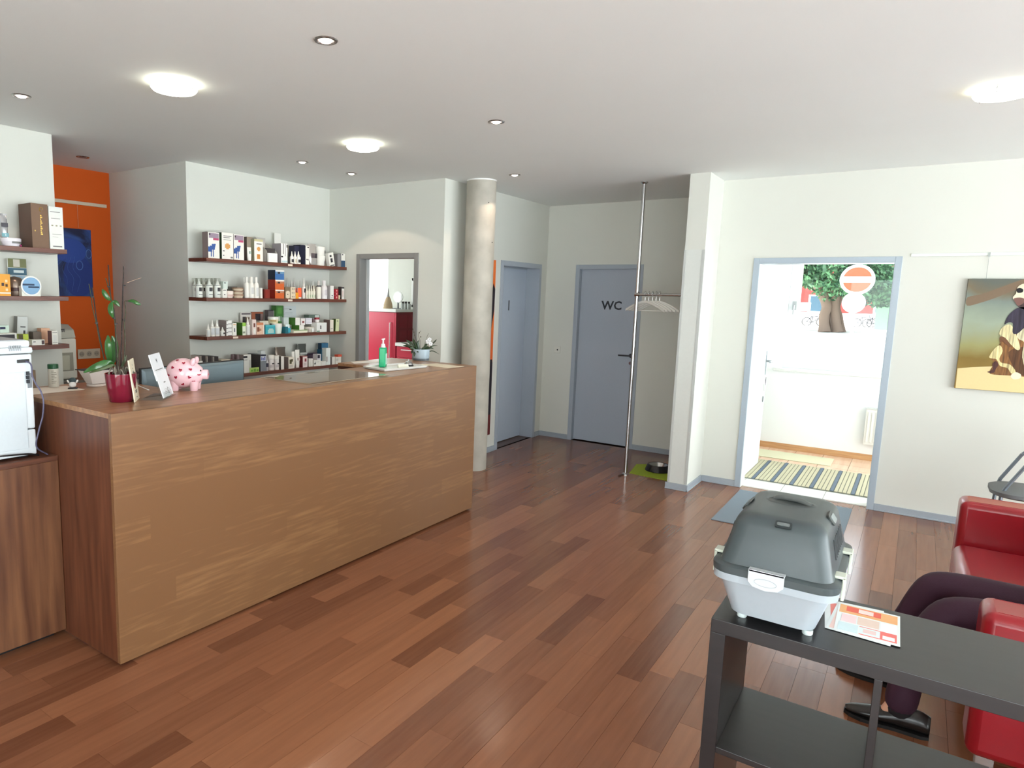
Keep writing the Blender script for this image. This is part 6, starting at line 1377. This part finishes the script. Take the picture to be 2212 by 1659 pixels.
# head details
m=MB(o); m.ball((1.87,-3.395,1.245),.078,.092,.118,20,14); m.build('head',SKIN,pn,smooth=True)
m=MB(o); m.ball((1.87,-3.415,1.275),.086,.095,.108,20,14); m.build('hair',M(60,42,32,.7),pn,smooth=True)
m=MB(o); m.ball((1.87,-3.300,1.235),.012,.018,.02); m.ball((1.87,-3.308,1.195),.024,.008,.007); m.build('nose_and_mouth',M(200,136,116,.5),pn,smooth=True)
for s_ in (-1,1):
    m=MB(o); m.ball((1.87+s_*.028,-3.312,1.258),.010,.006,.006); m.build('eye',M(40,34,32,.2),pn,smooth=True)
    m=MB(o); m.ball((1.87+s_*.079,-3.40,1.24),.010,.018,.028); m.build('ear',SKIN,pn,smooth=True)
for s_,hx_ in ((-1,1.775),(1,1.955)):
    base=Vector((hx_,-3.30,.66)); Vh=[base,base+Vector((0,.045,-.004))]; Eh=[(0,1)]; rh=[.024,.026]
    for k,(dx,ln) in enumerate(((-.028,.062),(-.009,.072),(.010,.068),(.027,.052))):
        i0=len(Vh); Vh+=[base+Vector((dx,.075,-.006)),base+Vector((dx,.075+ln*.5,-.014)),base+Vector((dx,.075+ln,-.034))]; Eh+=[(1,i0),(i0,i0+1),(i0+1,i0+2)]; rh+=[.0095,.0088,.0075]
    i0=len(Vh); Vh+=[base+Vector((-s_*.03,.03,-.004)),base+Vector((-s_*.045,.062,-.018))]; Eh+=[(0,i0),(i0,i0+1)]; rh+=[.011,.009]
    skin('hand',Vh,Eh,rh,SKIN)
def shoe(tip,heel):
    tip=Vector(tip);heel=Vector(heel); d=(tip-heel); L=d.length; d.normalize(); s=Vector((-d.y,d.x,0)); m=MB(o)
    secs=[]; 
    for t,wd,h in ((0,.028,.075),(.08,.036,.09),(.25,.037,.095),(.42,.036,.078),(.6,.043,.058),(.8,.044,.044),(.93,.032,.034),(1.0,.012,.022)):
        c=heel+d*L*t; ring=[]
        for k in range(10):
            a_=2*PI*k/10; ring.append(c+s*wd*math.cos(a_)*(1 if math.sin(a_)<.2 else .8)+Vector((0,0,.012+h*.5+h*.5*math.sin(a_))))
        secs.append(ring)
    vs=[q for r in secs for q in r]; n=10
    m.add(vs,[(j*n+i,j*n+(i+1)%n,(j+1)*n+(i+1)%n,(j+1)*n+i) for j in range(len(secs)-1) for i in range(n)]+[tuple(range(n)),tuple(reversed(range((len(secs)-1)*n,len(secs)*n)))])
    sh=m.build('shoe',SHO,pn,smooth=True,sub=1)
    m=MB(o); P=[]
    for t,wd in ((0,.024),(.1,.034),(.4,.034),(.6,.043),(.8,.044),(.95,.028),(1.01,.01)): P.append((t,wd))
    poly=[heel+d*L*t+s*w_ for t,w_ in P]+[heel+d*L*t-s*w_ for t,w_ in reversed(P)]
    m.prism([(q.x,q.y) for q in poly],.0005,.014); m.build('sole',M(20,18,17,.6),pn)
for a_ in ((1.666,-2.80,.085),(2.02,-2.755,.085)):
    m=MB(o); m.ball(a_,.040,.050,.05,16,10); m.build('sock',M(30,26,30,.8),pn,smooth=True)
shoe((1.665,-2.62,0),(1.665,-2.90,0)); shoe((2.055,-2.56,0),(2.00,-2.84,0))
# ================================================================ CAFE CHAIR by the entrance wall
gc=thing('grey_chair','grey padded metal-framed chair against the white wall behind the red sofa','chair',(4.42,-3.44,0)); o=Vector(gc.location)
GC=M(112,114,116,.6,bump=.2); FR=M(120,128,136,.35,.6,name='chair_frame')
m=MB(o); m.T=Matrix.Translation((4.42,-3.42,.44)); loft(m,[(rr_(.19,.19,.12,8),0),(rr_(.215,.215,.14,8),.012),(rr_(.215,.215,.14,8),.034),(rr_(.19,.19,.13,8),.046)]); m.T=None; m.build('seat',GC,gc,smooth=True)
t0=at(2205,977,0,4.55)
for X in (4.60,4.27):
    m=MB(o); zt=t0.z; 
    P=[(X,-3.24,.0),(X,-3.26,.44),(X,-3.275,.50),(X,-3.37,zt-.02),(X,-3.39,zt),(X,-3.62,zt-.004),(X,-3.64,zt-.02),(X,-3.66,.44),(X,-3.68,0)]
    for a_,b_ in zip(P,P[1:]): m.tube([a_,b_],.011,8)
    m.build('side_frame',FR,gc,smooth=True)
m=MB(o); m.tube([(4.60,-3.62,.46),(4.60,-3.68,.60),(4.60,-3.72,.86),(4.27,-3.72,.86),(4.27,-3.68,.6),(4.27,-3.62,.46)],.010,8); m.build('back_frame',FR,gc,smooth=True)
m=MB(o); m.box(4.29,4.58,-3.725,-3.70,.62,.84); m.build('backrest',GC,gc,bevel=.01)
# ================================================================ TREATMENT ROOM beyond the open door
X1=7.42
rc=thing('red_tall_cabinet','tall glossy raspberry red cabinet with a white top in the room beyond the open door','cabinet',(X1,4.7,0)); o=Vector(rc.location)
yc=at(855,700,0,X1).y; zt=at(855,668,0,X1).z; RM=M(196,46,72,.3,name='raspberry_gloss'); RD_=M(122,16,34,.2)
MB(o).box(X1+.02,XR-.01,yc,yc+1.0,.1,zt-.05).build('body',RD_,rc,bevel=.002)
MB(o).box(X1,X1+.02,yc+.03,yc+1.0,.12,zt-.06).build('door',RM,rc,bevel=.002)
MB(o).box(X1,X1+.02,yc,yc+.026,.12,zt-.06).build('edge_panel',RM,rc,bevel=.002)
MB(o).box(X1-.02,XR-.01,yc-.01,yc+1.02,zt-.05,zt).build('white_top',WHITE,rc,bevel=.003)
q=at(842,697,0,X1-.03); MB(o).tube([(X1,q.y,q.z),(X1-.03,q.y,q.z),(X1-.03,q.y,.35),(X1,q.y,.35)],.010,8).build('handle',M(236,214,216,.3),rc,smooth=True)
MB(o).box(X1+.05,XR-.05,yc+.02,yc+.98,0,.1).build('plinth',M(214,212,204,.4),rc)
for i in range(2):
    for j in range(3): MB(o).box(X1+.09+i*.24,X1+.30+i*.24,yc-.004,yc-.0005,zt-.32-j*.27,zt-.09-j*.27).build('side_tile',M(130,20,38,.18),rc,bevel=.002)
rb=thing('red_drawer_unit','raspberry red drawer unit with a white worktop in front of the tall red cabinet side','cabinet',(X1,4.0,0)); o=Vector(rb.location)
zb=at(870,748,0,X1).z
MB(o).box(X1-.03,XR-.01,yc-1.6,yc-.015,zb-.0,zb+.055).build('worktop',WHITE,rb,bevel=.002)
MB(o).box(X1+.02,XR-.02,yc-1.6,yc-.02,.1,zb-.001).build('body',RD_,rb)
for c_ in range(3):
    for r_ in range(4):
        MB(o).box(X1,X1+.02,yc-.52-c_*.5+.004,yc-.025-c_*.5,zb-.01-(r_+1)*.18+.004,zb-.01-r_*.18).build('drawer',RM,rb,bevel=.002)
        z_=zb-.06-r_*.18; y0_=yc-.40-c_*.5; MB(o).tube([(X1-.025,y0_,z_),(X1-.025,y0_+.26,z_)],.009,8).build('handle',M(236,214,216,.3),rb,smooth=True)
# things on the tall cabinet
def on(u,v,dx=.25): q=at(u,v,0,X1+dx); return q
q=on(838,660); gn=thing('gnome_figure','beige cone-hatted gnome figure on the red cabinet in the far room','figurine',(X1+.25,q.y,zt)); s_=(on(838,620).z-on(838,660).z)
MB().lathe([(.085,0),(.075,s_*.25),(.05,s_*.5),(.03,s_*.62),(.0,s_*.64)],(0,0,0),20).build('coat',M(190,166,134,.8),gn,smooth=True)
MB().lathe([(.04,s_*.5),(.018,s_*.75),(.003,s_*1.1)],(0,0,0),14).build('hat',M(170,168,170,.8),gn,smooth=True)
q=on(860,655); mi=thing('round_mirror','small round white table mirror on the red cabinet in the far room','mirror',(X1+.25,q.y,zt))
MB().lathe([(.10,-.01),(.10,.01)],(0,0,.20),28,ax='x').build('rim',WHITE,mi,smooth=True); MB().lathe([(.08,-.012),(.08,-.0105)],(0,0,.20),28,ax='x').build('mirror_glass',M(200,206,206,.05,1),mi); MB().box(-.01,.01,-.01,.01,0,.11).box(-.05,.05,-.09,.09,0,.01).build('stand',M(90,90,90,.4),mi)
for k,u in enumerate((874,880,887)):
    q=on(u,655); j=thing('small_jar','tiny clear jar right of the round mirror in the far room, %s of three'%('left','middle','right')[k],'jar',(X1+.2,q.y,zt),0,'jars beside the round mirror')
    MB().lathe([(.028,0),(.03,.01),(.03,.09),(.018,.10)],(0,0,0),14).build('glass',M(170,174,170,.2),j,smooth=True); MB().lathe([(.022,.10),(.022,.13)],(0,0,0),14).build('lid',M(60,56,54,.4),j,smooth=True)
a_=at(890,601,0,X1+.3); b_=at(905,664,0,X1+.3)
wcab=thing('wall_glass_cabinet','narrow white framed glass door on the far room wall at the door edge','cabinet',(XR-.15,a_.y-.3,b_.z)); o=Vector(wcab.location)
MB(o).box(X1+.3,X1+.32,a_.y-.6,a_.y,b_.z,b_.z+.04).box(X1+.3,X1+.32,a_.y-.03,a_.y+.01,b_.z,a_.z).box(X1+.3,X1+.32,a_.y-.6,a_.y,a_.z-.04,a_.z).build('frame',WHITE,wcab); MB(o).box(X1+.31,XR-.002,a_.y-.6,a_.y-.03,b_.z,a_.z-.04).build('glass_front',M(176,178,170,.15),wcab)
cu=MB(); n=60
P0=[(7.93+.035*math.sin(i*.9),5.10+i*.9/n*1.0) for i in range(n+1)]
vs=[(x,y,z) for z in (1.43,2.6) for x,y in P0]; cu.add(vs,[(i,i+1,i+n+2,i+n+1) for i in range(n)])
sheer=bpy.data.materials.new('sheer_curtain'); sheer.use_nodes=True; nn=sheer.node_tree; pb=nn.nodes['Principled BSDF']; pb.inputs['Base Color'].default_value=(.9,.92,.92,1); pb.inputs['Roughness'].default_value=.8
tr_=nn.nodes.new('ShaderNodeBsdfTranslucent'); tr_.inputs[0].default_value=(.95,.97,.97,1); tp_=nn.nodes.new('ShaderNodeBsdfTransparent'); mx=nn.nodes.new('ShaderNodeMixShader'); mx2=nn.nodes.new('ShaderNodeMixShader'); mx.inputs[0].default_value=.6; mx2.inputs[0].default_value=.3
nn.links.new(pb.outputs[0],mx.inputs[1]); nn.links.new(tr_.outputs[0],mx.inputs[2]); nn.links.new(mx.outputs[0],mx2.inputs[1]); nn.links.new(tp_.outputs[0],mx2.inputs[2]); nn.links.new(mx2.outputs[0],nn.nodes['Material Output'].inputs[0])
tag(cu.build('sheer_curtain',sheer,smooth=True),'sheer white curtain before the bright window in the far room','curtain')
# ================================================================ OUTSIDE
GZ=-.12
struct(MB().box(XV+.26,140,-90,60,GZ-.2,GZ).build('ground_street',plaster('pale_paving',(206,206,200))))
struct(MB().box(-30,XV+.26,-40,RY0-.3,GZ-.2,GZ).build('ground_front',plaster('pale_paving_b',(214,222,226))))
struct(MB().box(-30,RX0-.3,RY0-.3,20,GZ-.2,GZ).build('ground_rear',plaster('pale_paving_c',(206,206,200))))
def dep(u,v,d): return pd(u,v,d)
c=dep(1852,604,14.0); sgn=thing('no_entry_sign','round no-entry road sign above a smaller white round sign on a pole outside the window','road sign',(c.x,c.y,GZ)); 
fx=Vector((CAM.x-c.x,CAM.y-c.y,0)).normalized(); rzs=math.atan2(fx.y,fx.x)
sgn.rotation_euler=(0,0,rzs); zc=c.z-GZ
SRD=M(226,60,30,.4); SWT=M(245,245,245,.35)
MB().lathe([(.31,-.006),(.31,.004)],(0,0,zc),48,ax='x').build('disc_plate',SWT,sgn)
m=MB(); n=40
def seg(sgn_): 
    a0=.20; P=[(.255*math.cos(a_),sgn_*.255*math.sin(a_)) for a_ in [lerp(math.asin(.06/.255),PI-math.asin(.06/.255),i/20) for i in range(21)]]; return [(y,z+zc) for y,z in P]
m.prism(seg(1),.0045,.0065,ax='x'); m.prism(seg(-1)[::-1],.0045,.0065,ax='x'); m.build('red_field',SRD,sgn)
c2=dep(1844,654,14.0).z-GZ
MB().lathe([(.21,-.006),(.21,.004)],(0,-.02,c2),40,ax='x').build('small_disc',SWT,sgn)
m=MB(); m.box(.0045,.006,-.03,.03,c2+.06,c2+.075); m.box(.0045,.006,-.11,-.07,c2-.02,c2+.01); m.box(.0045,.006,.05,.09,c2-.02,c2+.01); m.build('small_print',M(186,196,190,.5),sgn)
m=MB(); m.tube([(-.03,0,0),(-.03,0,zc+.3)],.03,12); m.build('pole',M(206,210,212,.4,.3),sgn,smooth=True)
# tree with several trunks
tx=dep(1788,700,44.0); tr=thing('street_tree','broad leafy tree with several pale ridged trunks outside the porch window','tree',(tx.x,tx.y,GZ)); o=Vector(tr.location)
BK=M(110,92,80,.9,bump=1,bscale=12); rt=random.Random(3)
for k,(u0,u1,w_) in enumerate(((1780,1783,.30),(1793,1791,.24),(1808,1802,.30),(1820,1813,.16))):
    b=dep(u0,722,44+.6*(k%2)); t_=dep(u1,650,44+.6*(k%2)); b=Vector((b.x,b.y,GZ)); t2=t_+(t_-b)*.9+Vector((.3*(k-1.5),.9*(1.5-k),.8))
    MB(o).tube(curve([b,lerp(b,t_,.5)+Vector((0,.05,0)),t_,t2],4),[w_*1.25,w_*1.15]+[w_]*11,10).build('trunk',BK,tr,smooth=True)
LV=bpy.data.materials.new('tree_leaves'); LV.use_nodes=True; nn=LV.node_tree; pb=nn.nodes['Principled BSDF']; pb.inputs['Roughness'].default_value=.6
at_=nn.nodes.new('ShaderNodeNewGeometry'); cr=nn.nodes.new('ShaderNodeValToRGB'); nn.links.new(at_.outputs['Random Per Island'],cr.inputs[0]); nn.links.new(cr.outputs[0],pb.inputs['Base Color'])
cr.color_ramp.elements[0].color=S(34,70,52); cr.color_ramp.elements[1].color=S(104,150,104)
tl_=nn.nodes.new('ShaderNodeBsdfTranslucent'); nn.links.new(cr.outputs[0],tl_.inputs[0]); mx=nn.nodes.new('ShaderNodeMixShader'); mx.inputs[0].default_value=.3
nn.links.new(pb.outputs[0],mx.inputs[1]); nn.links.new(tl_.outputs[0],mx.inputs[2]); nn.links.new(mx.outputs[0],nn.nodes['Material Output'].inputs[0])
vs=[];fs=[]; clumps=[]
for k in range(130):
    u=rt.uniform(1640,2010); v=rt.uniform(430,668) if k<100 else rt.uniform(300,450)
    r0_=rt.uniform(.8,1.6); lim=622 if u<1768 else (650 if u<1835 else 662)
    v=min(v,lim-r0_*31+rt.uniform(-6,4))
    clumps.append((dep(u,v,rt.uniform(41,49)),r0_))
for c_,r_ in clumps:
    for k in range(340):
        d=Vector((rt.gauss(0,1),rt.gauss(0,1),rt.gauss(0,1))).normalized()*r_*rt.uniform(.6,1); p_=c_+d
        a_=Vector((rt.gauss(0,1),rt.gauss(0,1),rt.gauss(0,1))).normalized(); b_=a_.orthogonal().normalized(); s_=rt.uniform(.10,.20)
        n0=len(vs); vs+=[p_-a_*s_-o,p_+b_*s_*.6-o,p_+a_*s_-o,p_-b_*s_*.6-o]; fs.append((n0,n0+1,n0+2,n0+3))
me=bpy.data.meshes.new('foliage'); me.from_pydata([tuple(q) for q in vs],[],fs); me.materials.append(LV); fo=bpy.data.objects.new('foliage',me); COL.objects.link(fo); fo.parent=tr; fo['kind']='stuff'
# brick building
bxp=dep(1740,660,62).x
bd=thing('brick_building','red brick building with a white plinth across the street behind the tree','building',(bxp,-12,GZ)); o=Vector(bd.location)
BRK=plaster('red_brick_paint',(140,50,46)); PL=M(226,214,212,.8)
zp=dep(1745,678,62).z
MB(o).box(bxp,bxp+8,-50,14,zp,14).build('wall',BRK,bd); MB(o).box(bxp-.05,bxp,-50,14,GZ,zp).build('plinth',PL,bd); MB(o).box(bxp-.12,bxp,-50,14,zp-.1,zp+.15).build('plinth_ledge',M(244,244,244,.6),bd)
for i in range(8):
    y0=at(1768,640,0,bxp).y+5*3-i*5
    z0,z1=dep(1765,672,62).z,dep(1765,640,62).z
    f=MB(o); f.box(bxp-.04,bxp+.02,y0-.75,y0+.75,z0-.12,z1+.12); f=f.build('window',M(214,220,226,.5),bd)
    MB(o).box(bxp-.05,bxp-.03,y0-.6,y0+.6,z0,z1).build('pane',M(50,76,92,.25),f)
pq_=at(1739,663,0,bxp-.05); MB(o).box(bxp-.06,bxp,pq_.y-.45,pq_.y+.45,pq_.z-.4,pq_.z+.4).build('notice',M(240,240,240,.5),bd)
# green hoarding/door at right
ga=dep(1925,690,50); gb=thing('pale_green_hut','pale green painted hut wall at the right side of the window view','hut',(ga.x,ga.y,GZ)); 
MB().box(0,3,-8.0,1.0,0,dep(1905,648,50).z-GZ).build('wall_panel',M(96,140,104,.6),gb); MB().box(-.1,3.1,-8.1,1.1,dep(1905,648,50).z-GZ,dep(1905,648,50).z-GZ+.2).build('roof',M(206,214,206,.6),gb)
# bicycles
def bike(p,rz,label,first=None):
    if first: return dup(first,p,rz,label)
    t=thing('bicycle',label,'bicycle',p,rz,'bicycles by the brick wall'); BM=M(20,28,38,.5)
    for x in (-.52,.52): 
        m=MB(); m.tube([(x+.33*math.cos(a_),0,.34+.33*math.sin(a_)) for a_ in [2*PI*i/28 for i in range(28)]],.034,6,closed=True)
        for i in range(8): a_=2*PI*i/8; m.tube([(x,0,.34),(x+.32*math.cos(a_),0,.34+.32*math.sin(a_))],.006,4)
        m.build('wheel',M(14,16,20,.6),t)
    m=MB()
    for a_,b_ in (((-.52,.34),(-.08,.30)),((-.52,.34),(-.18,.78)),((-.08,.30),(-.18,.82)),((-.08,.30),(.36,.74)),((-.17,.74),(.34,.82)),((.52,.34),(.34,.90)),((.34,.90),(.32,1.0))): m.tube([(a_[0],0,a_[1]),(b_[0],0,b_[1])],.03,6)
    m.build('frame',BM,t,smooth=True)
    MB().box(-.30,-.08,-.06,.06,.90,.95).tube([(-.19,0,.78),(-.19,0,.9)],.014,6).build('saddle',BLACK,t); MB().tube([(.26,-.25,1.04),(.32,-.05,1.0),(.32,.05,1.0),(.26,.25,1.04)],.014,6).build('handlebar',BM,t,smooth=True)
    return t
b1=dep(1757,705,56); B1_=bike((b1.x,b1.y,GZ),math.radians(-84),'grey bicycle leaning near the brick wall, left of the tree trunks')
b2=dep(1866,702,56); bike((b2.x,b2.y,GZ),math.radians(-98),'grey bicycle right of the road sign pole by the brick wall',B1_)
b3=dep(1888,704,55); bike((b3.x,b3.y,GZ),math.radians(-70),'rightmost grey bicycle, before the pale green hut',B1_)
# parked white car
cq0=dep(1890,760,8.6)
ca=thing('white_car','white parked car just outside the porch window, overexposed by daylight','car',(cq0.x+.85,cq0.y-.1,GZ),math.radians(90)); CW=M(244,246,246,.25,coat=.5,name='white_car_paint')
zr=dep(1880,724,8.6).z-GZ
side=[(-2.05,.28),(2.05,.28),(2.12,.55),(2.02,.80),(1.25,.92),(.55,zr-.06),(.2,zr),(-1.0,zr),(-1.5,zr-.12),(-2.0,.95),(-2.1,.6)]
m=MB(); m.prism(side,-.82,.82,ax='y'); m.build('body',CW,ca,bevel=.06,seg=3)
for s_ in (-1,1):
    MB().prism([(1.02,.94),(.52,zr-.12),(-.15,zr-.10),(-.15,.94)],s_*.823-.004,s_*.823+.004,ax='y').build('side_window',M(190,206,216,.08),ca)  # car panes: sky reflection put into their pale colour
    MB().prism([(-.25,.94),(-.25,zr-.10),(-.85,zr-.10),(-.85,.94)],s_*.823-.004,s_*.823+.004,ax='y').build('side_window',M(190,206,216,.08),ca)
    MB().prism([(-.95,.94),(-.95,zr-.14),(-1.15,zr-.14),(-1.45,.94)],s_*.823-.004,s_*.823+.004,ax='y').build('quarter_window',M(60,66,84,.08),ca)
    for x in (-1.3,1.3):
        MB().lathe([(.32,-.1),(.32,.1)],(x,s_*.76,.32),26,ax='y').build('wheel',M(40,40,44,.6),ca,smooth=True)
        MB().lathe([(.2,-.105),(.2,.105)],(x,s_*.765,.32),20,ax='y').build('hub_cap',M(190,192,196,.3,.6),ca,smooth=True)
    MB().ball((.62,s_*.93,.98),.06,.10,.07,12,8).build('wing_mirror',CW,ca,smooth=True)
    MB().box(-.7,-.55,s_*.83-.01,s_*.83+.01,.80,.825).build('door_handle',M(160,162,166,.4),ca)
MB().prism([(1.15,.93),(.55,zr-.1),(.50,zr-.06),(1.22,.93)],-.70,.70,ax='y').build('windscreen',M(150,170,180,.08),ca)
